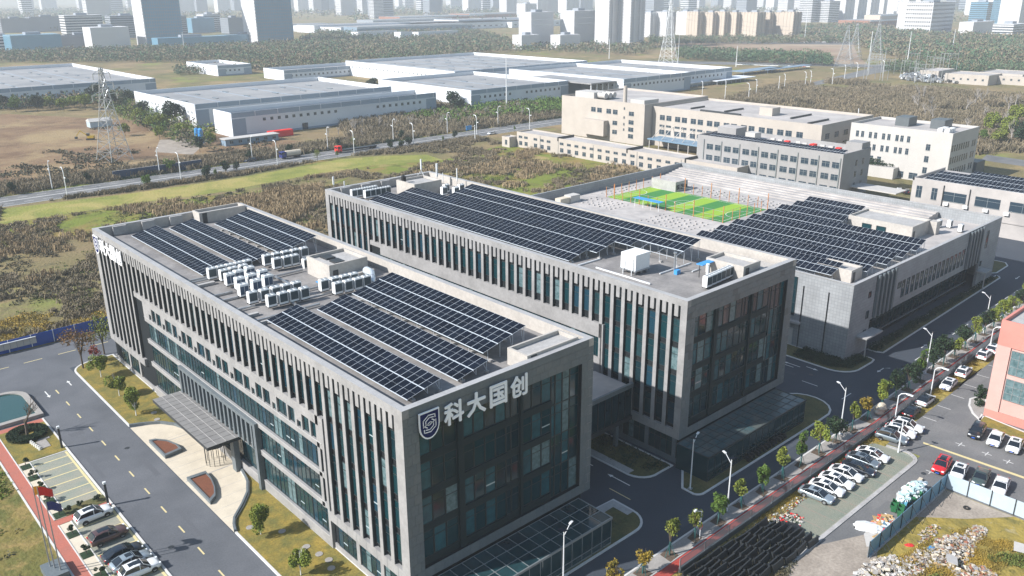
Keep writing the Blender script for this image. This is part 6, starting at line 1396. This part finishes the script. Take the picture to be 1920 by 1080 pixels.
for i,(x,y) in enumerate(((113.9,327.2),(114.5,324.6))): q=MB(); q.bar((0,0,0),(0,0,6),1.1,n=12); q.bar((0,0,6),(0,0,6.6),(1.1,.3),n=12); o=q.build('silo','ac_logo',None,(x,y,0)); tag(o,['left of two small blue silos by the sand yard','right of two small blue silos by the sand yard'][i],'silo','blue silos')
q=MB(); q.box(0,0,0,26,.3,3.5); o=q.build('green_netting','turf_b',None,(266.8,314.7)+(0,)); tag(o,'green netting at the foot of the warehouse right of the trees','netting')
T=thing('road_sign','blue direction sign on a blue-footed mast at the main road','road sign',(207.8,238.0)+(0,)); q=MB(); q.bar((0,0,0),(0,0,7.5),.2,n=8); q.bar((0,0,7),(-5,0,7),.12); q.build('mast','metal_white',T); q=MB(); q.box(-5.2,-.1,5.6,-2,.1,7.6); q.build('sign_panel','ac_logo',T)
# substation and cream boxes at the right
for i,(p,wx,wy,h) in enumerate((((620.9,179.7),26,30,7),((633.2,211.5),30,14,7),((645.0,165.8),34,30,7),((638.1,151.8),30,30,6))):
    T,w,d=block('substation_house','%s cream substation house beyond the bare trees'%['square','low','long','rightmost'][i],p[0],p[1]-wy/2,p[0]+wx,p[1]+wy/2,h,'cream','cream_roof',.4)
    wins(T,('-x',-.02),0,[3+5*k for k in range(int(wy/5)-1)],[3],(1.4,1.2))
def gantry(x,y,h,label):
    T=thing('gantry',label,'gantry',(x,y,0),R_.uniform(-.3,.3),'substation gantries'); q=MB(); q.bar((0,0,0),(0,0,h),(.22,.1)); q.bar((0,12,0),(0,12,h),(.22,.1)); q.bar((0,0,h*.75),(0,12,h*.75),.14); 
    for k in range(4): q.bar((0,2+k*2.6,h*.75),(0,2+k*2.6,h*.6),.12)
    q.build('steelwork','metal_grey',T)
for i in range(14):
    p=((622.1,222.8)); gantry(p[0]+R_.uniform(-20,50),p[1]+R_.uniform(-40,30),R_.uniform(12,26),f'{ORD[i]} white steel gantry of the substation, scattered behind the bare trees')
heap('switchgear','small pale insulators and switchgear crowding the substation yard',645,205,34,30,2.4,900,['metal_grey','metal_grey','concrete','metal_dark'],1.6,.5,1.6,'switchgear')
def pylon(x,y,h,w,label,arms=3,rz=.3,m='metal_grey'):
    T=thing('pylon',label,'pylon',(x,y,0),rz,'electricity pylons'); q=MB(); n=9; r=lambda t:w*(1-t)**1.3/2+.5; tk=.12+h*.0012
    for k in range(n):
        t0,t1=k/n,(k+1)/n; z0,z1=h*t0,h*t1; a,c=r(t0),r(t1); P0=[(a,a),(-a,a),(-a,-a),(a,-a)]; P1=[(c,c),(-c,c),(-c,-c),(c,-c)]
        for i in range(4): j=(i+1)%4; q.bar((*P0[i],z0),(*P1[i],z1),tk); q.bar((*P0[i],z0),(*P1[j],z1),tk*.6); q.bar((*P0[j],z0),(*P1[i],z1),tk*.6); q.bar((*P1[i],z1),(*P1[j],z1),tk*.6)
    q.build('lattice_tower',m,T); q=MB()
    for k in range(arms): z=h*(.72+.11*k); L_=w*(.62-.1*k); q.bar((-L_,0,z),(L_,0,z),tk); q.bar((-L_,0,z),(0,0,z+h*.05),tk*.7); q.bar((L_,0,z),(0,0,z+h*.05),tk*.7); q.bar((-L_,0,z),(-L_,0,z-2.2),tk); q.bar((L_,0,z),(L_,0,z-2.2),tk)
    q.build('cross_arm',m,T)
pylon(69.6,306,37.5,9,'lattice pylon standing in the brown field at the left'); p=(626.0,452.5); pylon(p[0],p[1],58,13,'tall white lattice pylon before the apartment blocks',m='metal_white'); p=(685.1,306.1); pylon(p[0],p[1],36,14,'wide grey lattice pylon left of the substation'); p=(781.0,346.0); pylon(p[0],p[1],34,13,'grey lattice pylon just behind the wide one'); p=(746.6,307.9); pylon(p[0],p[1],40,12,'grey lattice pylon between the wide one and the monopole')
for i,(q0,h,l) in enumerate((((679.5,281.6),32,'white monopole leaning right of the grey pylons'),((293.1,311.3),30,'slim white mast in front of the warehouses'),((632.5,445.6),26,'white monopole beside the tall white pylon'),((1006.0,527.3),42,'slender white mast before the last apartment block'),((738.3,274.6),30,'white mast behind the substation'),((950.5,320.0),24,'slim mast in the right tree belt'),((634.8,382.6),18,'thin mast above the bus park'),((370.6,973.2),22,'white mast before the low glass building'),((628.0,528.6),20,'thin mast left of the grey towers'))):
    q=MB(); q.bar((0,0,0),(0,0,h),(.45,.2),n=6); o=q.build('mast','metal_white',None,(*q0,0)); tag(o,l,'mast','white masts')
# wires
q=MB()
def wire(a,c,sag,r=.05):
    n=10; P=[(a[0]+(c[0]-a[0])*t/n,a[1]+(c[1]-a[1])*t/n,a[2]+(c[2]-a[2])*t/n-sag*4*(t/n)*(1-t/n)) for t in range(n+1)]
    for u,v in zip(P,P[1:]): q.bar(u,v,r,n=3)
p1=(626.0,452.5); p2=(685.1,306.1)
for dz in (-4,-9,-14): wire((p1[0],p1[1],58+dz),(p2[0],p2[1],36+dz*.5),7,.09); wire((p1[0],p1[1],56+dz),(p1[0]-180,p1[1]+260,56+dz),8,.09)
o=q.build('power_line','metal_grey'); tag(o,'power lines strung between the pylons','power line',None,'stuff')
# bus parks with white roofs
def busrow(label,p,n,L_=11,rz=0):
    T=thing('parked_buses',label,'buses',(*p,0),rz)
for i,(p,L_,w_) in enumerate((((509.9,337.4),46,14),((490.3,301.8),50,16),((566.3,329.2),60,14),((455.5,306.6),50,16),((595.7,325.6),70,8))):
    q=MB(); q.box(0,0,2.6,L_,w_,3.0); 
    for k in range(int(L_/6)): q.bar((k*6+1,1,0),(k*6+1,1,2.6),.12)
    o=q.build('carport',['ware_wall' if i%2 else 'ware_blue'],None,(*p,0)); tag(o,'%s long carport roof between the warehouses and the curving road'%['blue','white','second blue','lower white','farthest blue'][i],'carport')
# ---- field walls and roadside trees
gm='round trees along the main road'
MT=[(12,265.5),(22,265),(40,266),(47,266),(60,243.5),(77,266),(82,243),(86,245),(91,247),(95,246),(110,266),(128,266),(130,246),(140,247),(152,266),(160,266),(166,246),(172,246),(176,246),(186,266),(196,247),(203,247),(232,266),(240,246)]
kk=['round','round','street_d','round','roundg','roundg','round','street','round','street_d','round','round','gold','street','round','gold','round','round','round','round','street','street_d','round','street']
for i,((x,y),k) in enumerate(zip(MT,kk)): tree(k,'roadside_tree',f'{ORD[i]} roadside tree along the main road counted from the left','tree',x,y,0,R_.uniform(.5,.8),gm)
gw='trees between the brown field and the warehouses'
for i,(q_,k,s_) in enumerate(((((79.7,506.1)),'roundg',1.3),(((90.2,502.4)),'big',.8),(((128.9,517.4)),'big',1.0),(((113.2,489.6)),'bigl',1.0),(((124.8,478.1)),'big',.9),(((136.3,484.2)),'big',.95),(((115.3,405.8)),'bigy',.9),(((111.1,376.8)),'bigl',.8),(((115.0,373.0)),'bigy',1.0),(((126.3,384.5)),'big',1.05),(((138.0,402.8)),'big',.9),(((124.5,424.8)),'big',.8),(((103.3,345.9)),'bigl',.6),(((103.6,300.6)),'round',1.0),(((114.5,314.5)),'bigl',.6),(((95.3,369.0)),'bigy',.7),(((101.7,490.9)),'bigl',.8),(((98.1,504.6)),'bigl',.7),(((111.9,341.8)),'bigl',.8),(((78.2,524.4)),'big',.7),(((110.1,499.6)),'bigl',.8),(((270.8,333.4)),'big',.9),(((262.4,319.0)),'big',.7),(((289.1,445.7)),'big',.8),(((288.6,419.1)),'big',.7))):
    tree(k,'tree',f'{ORD[i]} broad tree by the warehouses, counted roughly from the left','tree',q_[0],q_[1],0,s_,gw)
gb='bare trees before the warehouses'
for i in range(34):
    x=168+i*3.6+R_.uniform(-1,1); y=R_.uniform(275,312); bare_tree(f'grey bare tree, {ORD[i%30]} of the thin row before the warehouse'+(' and right of it' if i>29 else ''),x,y,R_.uniform(5,8),group=gb,wf=1.3)
for i in range(26):
    p=((468.5,154.2)) ; x=R_.uniform(330,520); y=60+(x-330)*.35+R_.uniform(-45,45); bare_tree(f'pale bare poplar, {ORD[i]} of the scattered grove behind the white building',x,y,R_.uniform(9,14),group='pale bare poplars',wf=1.1)
for i,q_ in enumerate(((400.2,82.8),(385.1,71.7),(368.4,75.9),(426.0,80.9),(344.9,76.0),(363.3,67.5),(370.2,60.7))): tree(['bigl','bigl','roundg','bigl','roundg','bigy','big'][i],'tree',f'{ORD[i]} bushy green tree at the right edge beyond the white building','tree',q_[0],q_[1],0,R_.uniform(.8,1.1),'green trees at the right edge')
scrub('scrub','grey leafless scrub filling the ground beyond the white buildings',[(583.2,262.5),(557.7,120.3),(338.2,48.6),(338.3,64.9),(300,140),(300,232),(386.9,235.3),(502.8,263.6)],6500,2.4,3.4,18,'bush_grey',tall=.5,ls=.9,seed=21,nz=.03,lo=-.25)
scrub('scrub','dark scrub patches beyond the white buildings',[(515.8,250.5),(572.9,125.3),(410.9,72.3),(320,120),(300,232),(386.9,235.3)],2200,2.4,2.4,18,'bush_dark',seed=22,nz=.03,lo=.1)
scrub('scrub','green planted belt beside the main road near the warehouses',[(266.1,276.9),(300.3,272.3),(343.6,314.9),(282.0,322.4),(250.1,321.9),(224.9,317.4),(227.5,287.9)],900,2.6,4.5,26,'leaf_green',nz=.05,lo=.0)
scrub('scrub','tree-high scrub between warehouses',[(230.0,391.1),(289.9,368.4),(312.6,309.0),(299.3,273.4),(253.2,262.6),(165.4,285.4)],1500,2.2,3.6,18,'bush_grey',tall=.5,ls=.8)

# ================================================================ FAR TOWN
mat('far_wall',(.60,.60,.61),.8,var=.2,vscale=.02); mat('far_warm',(.52,.44,.36),.8,var=.2,vscale=.02); mat('far_blue',(.14,.30,.42),.3,var=.4,vscale=.05,spec=.6); mat('far_grey',(.26,.29,.33),.7); mat('far_win',(.03,.05,.075),.2,spec=.7); mat('far_dark',(.08,.11,.15),.6)
mat('forest',(.07,.11,.06),.9,var=1,vscale=.02,rgb2=(.16,.13,.075)); mat('forest_green',(.04,.10,.055),.9,var=1,vscale=.03,rgb2=(.08,.13,.055)); mat('forest_brown',(.24,.18,.12),.9,var=1,vscale=.03,rgb2=(.14,.13,.075))
def tower(label,x,y,w,d,h,wall='far_wall',floors=None,style='bands',rz=0,name='apartment_block',cat='building',group=None,win='far_win',roofbox_=True,lean=0):
    """far block with real recessed window bands or grids"""
    T=thing(name,label,cat,(x,y,0),rz,group); b=MB(); b.box(.3,.3,0,w-.3,d-.3,h-.4,0); b.build('core',win,T)
    n=floors or max(2,int(h/3.3)); fh=h/n; b=MB()
    if style in ('bands','grid'):
        for k in range(n): b.box(0,0,k*fh,w,d,k*fh+fh*(.52 if style=='bands' else .4))
        b.box(0,0,h-.8,w,d,h)
    if style in ('grid','fins'):
        s_=3.2 if style=='grid' else 2.0; k=0
        while k*s_<w-.5: b.box(k*s_,-.06,0,k*s_+s_*.45,d+.06,h); k+=1
        k=0
        while k*s_<d-.5: b.box(-.06,k*s_,0,w+.06,k*s_+s_*.45,h); k+=1
    if style=='fins': b.box(-.1,-.1,h-1.2,w+.1,d+.1,h+.3); b.box(-.1,-.1,0,w+.1,d+.1,2.5)
    if style=='bal':
        s_=w/5
        for k in range(5): b.box(k*s_,-1.2 if k%2 else -.05,0,k*s_+s_*.55,d+.1,h)
        for k in range(n): b.box(-.05,-.9,k*fh,w+.05,d+.05,k*fh+.9)
        s_=d/4
        for k in range(4): b.box(-.3,k*s_,0,w,k*s_+s_*.6,h)
        b.box(0,0,h-.6,w,d,h+.6)
    if style=='plain': b.box(0,0,0,w,d,h)
    b.build('wall',wall,T)
    if roofbox_: b=MB(); b.box(w*.35,d*.3,h,w*.65,d*.7,h+3); b.build('roof_house','far_grey',T)
    return T
def at(q,h=0): return q
# two tall slabs at the left
def slab(label,q,w,d,h):
    T=thing('office_tower',label,'tower',(*q,0),0,'twin office towers at the left'); b=MB(); b.box(0,0,0,w,d,h); b.build('glass_wall','far_blue',T); b=MB(); b.box(-.6,-.5,0,0,d,h+3); 
    for k in range(int(h/4)): b.box(-1,-.2,k*4,-.6,d*.8,k*4+1.6)
    b.build('side_wall','far_wall',T); b=MB()
    for k in range(int(h/4)): b.box(0,-.35,k*4,w,0,k*4+.7)
    for k in range(int(w/3)): b.box(k*3,-.5,0,k*3+.35,-.35,h)
    b.build('floor_band','far_grey',T)
slab('left of the two tall glass towers, narrow pale side facing left',(367.0,1081.6),48,34,105); slab('right of the two tall glass towers, cut by the top edge',(486.9,1015.8),52,38,102)
gl_='low glass buildings beneath the tall towers'
for i,(q,w,d,h,st,wl,l) in enumerate((((360.6,1027.1),90,20,13,'fins','far_blue','long low glass building between the two towers, left one'),((450.0,1039.6),76,20,13,'fins','far_blue','long low glass building between the two towers, right one'),
  ((211.6,1077.9),54,34,20,'fins','far_blue','dark blue glass block with white ends at the left edge'),((196.1,1120.9),34,30,18,'bands','far_wall','white banded block cut by the left edge'),((303.3,1089.4),46,30,26,'plain','far_wall','bright white box building with a blue entrance strip'),
  ((337.8,1312.5),52,26,36,'bands','far_wall','pale banded block behind the white box'),((414.9,1356.7),52,24,33,'bands','far_grey','grey banded block left of the left tower'),((522.1,1411.8),34,24,30,'bands','far_grey','pale banded block just right of the left tower'),
  ((574.5,1437.2),40,30,24,'fins','far_blue','blue striped block between the towers'),((600.0,1349.3),30,30,26,'grid','far_grey','grey patterned block beside the right tower'),((606.7,1461.0),30,30,30,'bands','far_wall','pale block behind the blue striped one'),
  ((279.7,1130.2),50,20,16,'grid','far_grey','low grey gridded block left of the white box'),((390.8,1715.2),60,30,26,'grid','far_grey','hazy block in the left distance'),((341.9,1709.4),50,30,24,'grid','far_grey','hazy block at the far left distance'))):
    tower(l,*q,w,d,h,wl,None,st,name='office_block',group=gl_)
# mid towers
g='towers in the centre and right distance'
tower('left of two striped office blocks with a lower white wing',*(691.4,710.8),38,22,41,'far_wall',None,'fins',group=g); tower('right of two striped office blocks with a lower white wing',*(741.2,686.9),40,24,42,'far_wall',None,'fins',group=g)
tower('low white ribbed wing before the left striped block',*(663.3,697.6),30,16,16,'far_wall',None,'fins',group=g); tower('low white ribbed wing before the right striped block',*(694.1,664.2),34,16,16,'far_wall',None,'fins',group=g)
tower('left half of the very tall grey apartment tower',*(746.6,635.7),26,22,84,'far_wall',None,'bal',group=g); tower('right half of the very tall grey apartment tower',*(763.7,617.0),26,22,86,'far_wall',None,'bal',group=g)
ga='row of cream apartment blocks'
QA=[((978.5,760.6),34),((993.8,743.1),35),((1063.5,758.8),34),((1023.2,709.5),35),((1037.3,693.4),34),((1048.3,680.8),35),((1059.4,668.2),34),((1069.3,656.8),34),((1007.1,601.0),36),((1041.3,602.5),35),((1051.8,590.6),35),((1050.5,571.9),36)]
for i,(q,h) in enumerate(QA): tower(f'cream apartment block, {ORD[i]} from the tall grey tower in the long row',*q,21,20,h,'far_warm' if i>2 else 'far_wall',None,'bal',group=ga)
T=thing('pavilion_roof','small dark pagoda roof on the last apartment block','roof',(*(1069.9,570.2),39)) if 0 else None
tower('pale banded tower pair right of the apartment row, left one',*(1662.2,887.6),60,30,52,'far_wall',None,'bands',group=g); tower('pale banded tower pair right of the apartment row, right one',*(1683.2,860.8),44,30,42,'far_wall',None,'bands',group=g)
for i,(x,y,w,h,st) in enumerate(((1582,40,40,60,'bal'),(1606,38,40,52,'bal'),(1630,32,44,70,'bal'),(1655,26,44,80,'bal'),(1680,30,40,75,'bal'),(1700,34,36,60,'grid'),(1722,28,44,85,'bal'))):
    q=[(1760.7,865.9),(1838.8,876.7),(2071.1,961.1),(2361.7,1065.3),(2191.4,950.1),(2043.1,856.9),(2314.0,946.9)][i]; tower(f'hazy apartment tower, {ORD[i]} from the banded pair towards the white cube',*q,w,26,h,'far_wall',None,st,group=g)
tower('white cube tower with a big blue window grid at the right',*(1296.0,490.1),78,40,46,'far_wall',8,'grid',group=g,win='far_blue'); tower('blank white slab wall left of the window grid cube',*(1307.1,501.9),6,44,47,'far_wall',None,'plain',group=g,roofbox_=False)
tower('white ribbed low block right of the cube',*(1335.2,444.7),80,20,18,'far_wall',None,'fins',group=g); tower('dark blue cube tower behind the ribbed low block',*(1657.3,544.3),34,30,42,'far_blue',None,'bands',group=g); tower('white slab tower with dark blue side near the right edge',*(1718.7,546.3),50,30,80,'far_wall',None,'plain',group=g); tower('tall dark blue tower edge by the white slab',*(1637.3,495.9),16,34,86,'far_blue',None,'bands',group=g); tower('white ribbed tower cut by the right edge',*(1443.7,420.2),44,30,50,'far_wall',None,'fins',group=g); tower('white terraced block at the right edge',*(1239.6,358.6),50,26,20,'far_wall',None,'bands',group=g)
# hazy skyline
gs='hazy towers on the horizon'
Q2=[(1523.7,2792.4),(1650.8,2902.2),(1485.5,2578.7),(1709.4,2810.0),(2093.4,3370.5),(1492.5,2328.7),(1260.6,1912.0),(1276.4,1890.7),(2070.7,2955.5),(2085.2,2931.0),(1777.5,2404.8),(1473.2,1952.4),(2303.6,3001.3),(2186.4,2760.5),(2362.2,2898.5),(2095.0,2531.5),(1897.5,2221.4),(2025.2,2313.5),(1602.7,1771.7),(1388.3,1466.6),(1520.2,1562.0),(1744.2,1757.6),(1564.0,1502.8),(1977.7,1846.3),(2330.8,2148.6),(1837.1,1444.6),(2223.7,1723.3),(2493.5,1884.5),(2161.5,1572.7),(2407.5,1712.5),(2722.2,1858.1),(2463.0,1625.2),(2372.7,1495.8),(2653.3,1625.0),(2535.4,1511.3),(2218.0,1274.1),(2341.9,1304.3),(2902.4,1554.6),(2934.3,1500.7),(3134.2,1542.9),(3365.2,1572.7),(3411.1,1488.1),(3259.9,1322.0),(2824.6,1056.7),(819.3,3570.0),(926.3,3704.9),(1019.8,3562.1),(972.0,3085.2),(1191.3,3016.4),(1299.0,3135.6),(1273.0,2895.0),(1468.5,3188.7)]
R3=random.Random(5)
for k in range(46):
    t=R3.uniform(0,1); a_=(-100+t*2100)/1; D_=R3.uniform(2300,4600); an=math.atan2(.70,.633)-math.atan((a_-960)/1587); Q2.append((-43+D_*math.cos(an),-64+D_*math.sin(an)))
Q2.sort(key=lambda q:-math.atan2(q[1]+64,q[0]+43))
for i,q in enumerate(Q2):
    h=R_.uniform(60,140) if i<44 else R_.uniform(30,80); dist=math.hypot(q[0],q[1])
    if dist>4200: f=4200/dist; q=(q[0]*f,q[1]*f)
    tower(f'faint hazy tower on the horizon, {ORD[i%25]} from the left in its {["far left","left centre","right centre","far right"][min(3,i//25)]} stretch',*q,R_.uniform(28,60),30,h*min(1,dist/2500),R_.choice(['far_wall','far_grey','far_wall']),int(h/6),R_.choice(['bands','bal','grid']),group=gs)
q=(1234.5,1872.6); tower('white tower with a teal side standing out of the haze',*q,30,24,62,'far_wall',None,'bands',group=g)
# far sheds
gf='far flat-roofed sheds'
for i,(q,w,d,h,wl) in enumerate((((726.3,1202.5),420,160,10,'ware_wall'),((724.2,1150.8),240,40,12,'ware_blue'),((891.0,1188.8),320,120,10,'ware_wall'),((1046.6,1292.6),200,80,12,'ware_wall'),((716.2,1271.3),200,60,12,'ware_wall'),((740.9,1400.3),90,50,10,'ware_blue'),((1056.3,1505.1),240,80,14,'brickred'),((1257.8,1515.9),200,70,16,'brickred'),((937.0,1427.0),200,60,12,'far_grey'),((1079.6,1173.2),160,90,10,'ware_wall'),((671.5,1065.0),70,20,9,'ware_wall'),((672.8,957.0),20,16,12,'ware_wall'),((714.5,972.2),74,20,10,'ware_wall'),((1488.8,676.2),260,60,12,'brickred'),((1542.9,684.5),110,30,20,'far_warm'),((1557.0,923.0),120,60,12,'ware_wall'))):
    T=thing('shed',f'far flat shed, {ORD[i]} in the hazy distance, {"white" if wl=="ware_wall" else "blue-grey" if wl=="ware_blue" else "reddish" if wl=="brickred" else "grey"}','shed',(*q,0),0,gf); b=MB(); b.box(0,0,0,w,d,h,0,1); b.box(0,-.3,h-2,w,0,h+.6,2); b.build('wall',[wl,'ware_roof','ware_wall'],T)
    me=wbox(6,2,'far_win'); 
    for k in range(min(20,int(w/14))): link('window',me,T,(6+k*14,-.05,h*.4))
# woods
def wood(label,poly,n,r,h,mats,k=20,nz=None,lo=0,seed=3,lf=.22):
    P=np.array(poly); x=NP.uniform(P[:,0].min(),P[:,0].max(),n*4); y=NP.uniform(P[:,1].min(),P[:,1].max(),n*4); m=inside(x,y,poly)
    if nz: m&=noise2(x,y,nz,seed)>lo
    x=x[m][:n]; y=y[m][:n]; q=len(x); sz=NP.uniform(.55,1.25,q); cx=np.repeat(x,k); cy=np.repeat(y,k); s_=np.repeat(sz,k); N_=q*k; d=NP.normal(size=(N_,3)); d/=np.linalg.norm(d,axis=1)[:,None]; d*=NP.uniform(.4,1,(N_,1))
    C_=np.stack([cx+d[:,0]*r*s_,cy+d[:,1]*r*s_,h*s_*.55+d[:,2]*h*s_*.45],1); V=leaf_quads(C_,r*lf*s_)
    o=link('wood',quads_mesh('wood',V,mats,np.repeat(NP.randint(0,len(mats),q),k))); tag(o,label,'woodland',None,'stuff')
F1=['forest','forest_brown','forest_green']
wood('brown and green tree belt below the tall towers at the left',[(154.7,948.1),(258.6,838.8),(400.6,689.6),(547.0,636.1),(738.8,863.3),(529.1,986.4),(357.6,1015.7),(193.7,1059.3)],4600,5,8,['forest_brown','forest','forest_green'],k=24,lf=.19)
wood('hazy wooded land in the centre distance',[(406.5,763.7),(632.8,663.0),(678.0,529.7),(813.0,608.0),(751.3,811.5),(900.9,1055.2),(722.3,1264.2),(507.9,975.7)],3600,5,8,F1)
wood('dark tree belt in front of the pale field',[(663.9,470.1),(693.3,321.5),(763.5,364.6),(736.7,525.7)],1300,4,9,['forest_green','forest_green','forest'])
wood('woods around the substation and the right-hand towers',[(1048.7,574.0),(1005.0,460.0),(879.5,372.1),(815.8,309.2),(807.8,202.0),(1092.2,272.4),(1263.8,350.9),(1264.8,478.5),(1526.4,704.7),(1354.4,734.4)],4000,6,9,F1)
wood('greenery at the foot of the cream apartment blocks',[(818.6,633.4),(1008.1,489.9),(1098.2,538.2),(911.3,708.9)],1100,4,8,F1)
wood('far woods fading into haze',[(270.8,1792.6),(811.4,1499.0),(1373.8,1106.4),(1772.6,850.4),(1904.1,484.7),(2989.4,797.6),(2738.5,2237.7),(1833.5,3354.9),(722.6,4361.4)],4200,13,14,F1,k=9,nz=.004,lo=-.1)
wood('tree belt by the far road at the right',[(670.6,262.1),(728.0,175.9),(802.9,183.6),(730.9,290.4)],900,3.5,7,['forest_green','forest'])
wood('mixed green and yellowing trees between the brown field and the warehouses',[(127.9,507.1),(136.0,463.6),(129.3,392.1),(121.7,328.0),(109.1,300.6),(104.2,316.7),(105.7,352.1),(110.1,400.4),(116.4,457.0)],230,3.4,6.5,['leaf_green','leaf_lime','leaf_dark','bush_grey'],k=60,lf=.14)
wood('trees along the bottom of the left warehouses',[(69.3,523.0),(133.9,486.5),(150.0,524.0),(123.5,534.4),(75.5,551.9)],420,3.5,7,['forest_green','forest_brown'],k=14)
wood('wooded strip between far warehouses',[(238.4,666.3),(384.6,643.8),(407.9,681.9),(263.3,728.9)],520,4,6,F1)
# cars along the far road: too small to show parts
gcar='tiny cars parked along the far road below the apartments'
cm=MB(); cm.box(-2.2,-.9,.3,2.2,.9,.95); cm.arrays([(-1.6,-.8,.95),(1.1,-.8,.95),(1.1,.8,.95),(-1.6,.8,.95),(-1.0,-.65,1.5),(.5,-.65,1.5),(.5,.65,1.5),(-1.0,.65,1.5)],[(4,5,6,7),(0,1,5,4),(1,2,6,5),(2,3,7,6),(3,0,4,7)],1); cmm={c:cm.mesh('far_car',[c,'car_glass']) for c in ('car_white','car_silver','car_black','car_red')}
a0=(917.9,681.8); a1=(1047.1,481.4)
for i in range(90):
    t=i/90+R_.uniform(-.003,.003); o=link('far_car',cmm[R_.choice(['car_white','car_white','car_silver','car_white'])],None,(a0[0]+(a1[0]-a0[0])*t,a0[1]+(a1[1]-a0[1])*t,.03),math.atan2(a1[1]-a0[1],a1[0]-a0[0])+math.pi/2*0); tag(o,f'{ORD[i%30]} tiny car in the {["left","middle","right"][i//30]} third of the row below the apartments','car',gcar)
a0=(651.2,390.6); a1=(675.4,332.1)
for i in range(22):
    t=i/22; o=link('far_car',cmm[R_.choice(['car_white','car_white','car_silver','car_red'] if i>19 else ['car_white','car_silver'])],None,(a0[0]+(a1[0]-a0[0])*t,a0[1]+(a1[1]-a0[1])*t,.03),math.atan2(a1[1]-a0[1],a1[0]-a0[0])); tag(o,f'{ORD[i]} tiny car from the left in the row before the dark tree belt','car','tiny cars parked before the dark tree belt')
# ================================================================ HAZE
hz=MB(); hz.box(-900,-900,-1.2,6200,6200,190); hm=bpy.data.materials.new('haze'); hm.use_nodes=True; nt=hm.node_tree; nt.nodes.remove(nt.nodes['Principled BSDF']); pv=nt.nodes.new('ShaderNodeVolumePrincipled'); nt.links.new(pv.outputs[0],nt.nodes['Material Output'].inputs['Volume'])
pv.inputs['Color'].default_value=(.84,.91,1.0,1); pv.inputs['Density'].default_value=.00021; pv.inputs['Anisotropy'].default_value=0.0; MATS['haze']=hm
o=hz.build('haze','haze'); o['kind']='stuff'; o['label']='pale haze over the whole plain'

print('OBJ',len(bpy.data.objects),'TRIS',sum(sum(len(p.vertices)-2 for p in me.polygons) for me in bpy.data.meshes) if len(bpy.data.meshes)<3000 else 0)
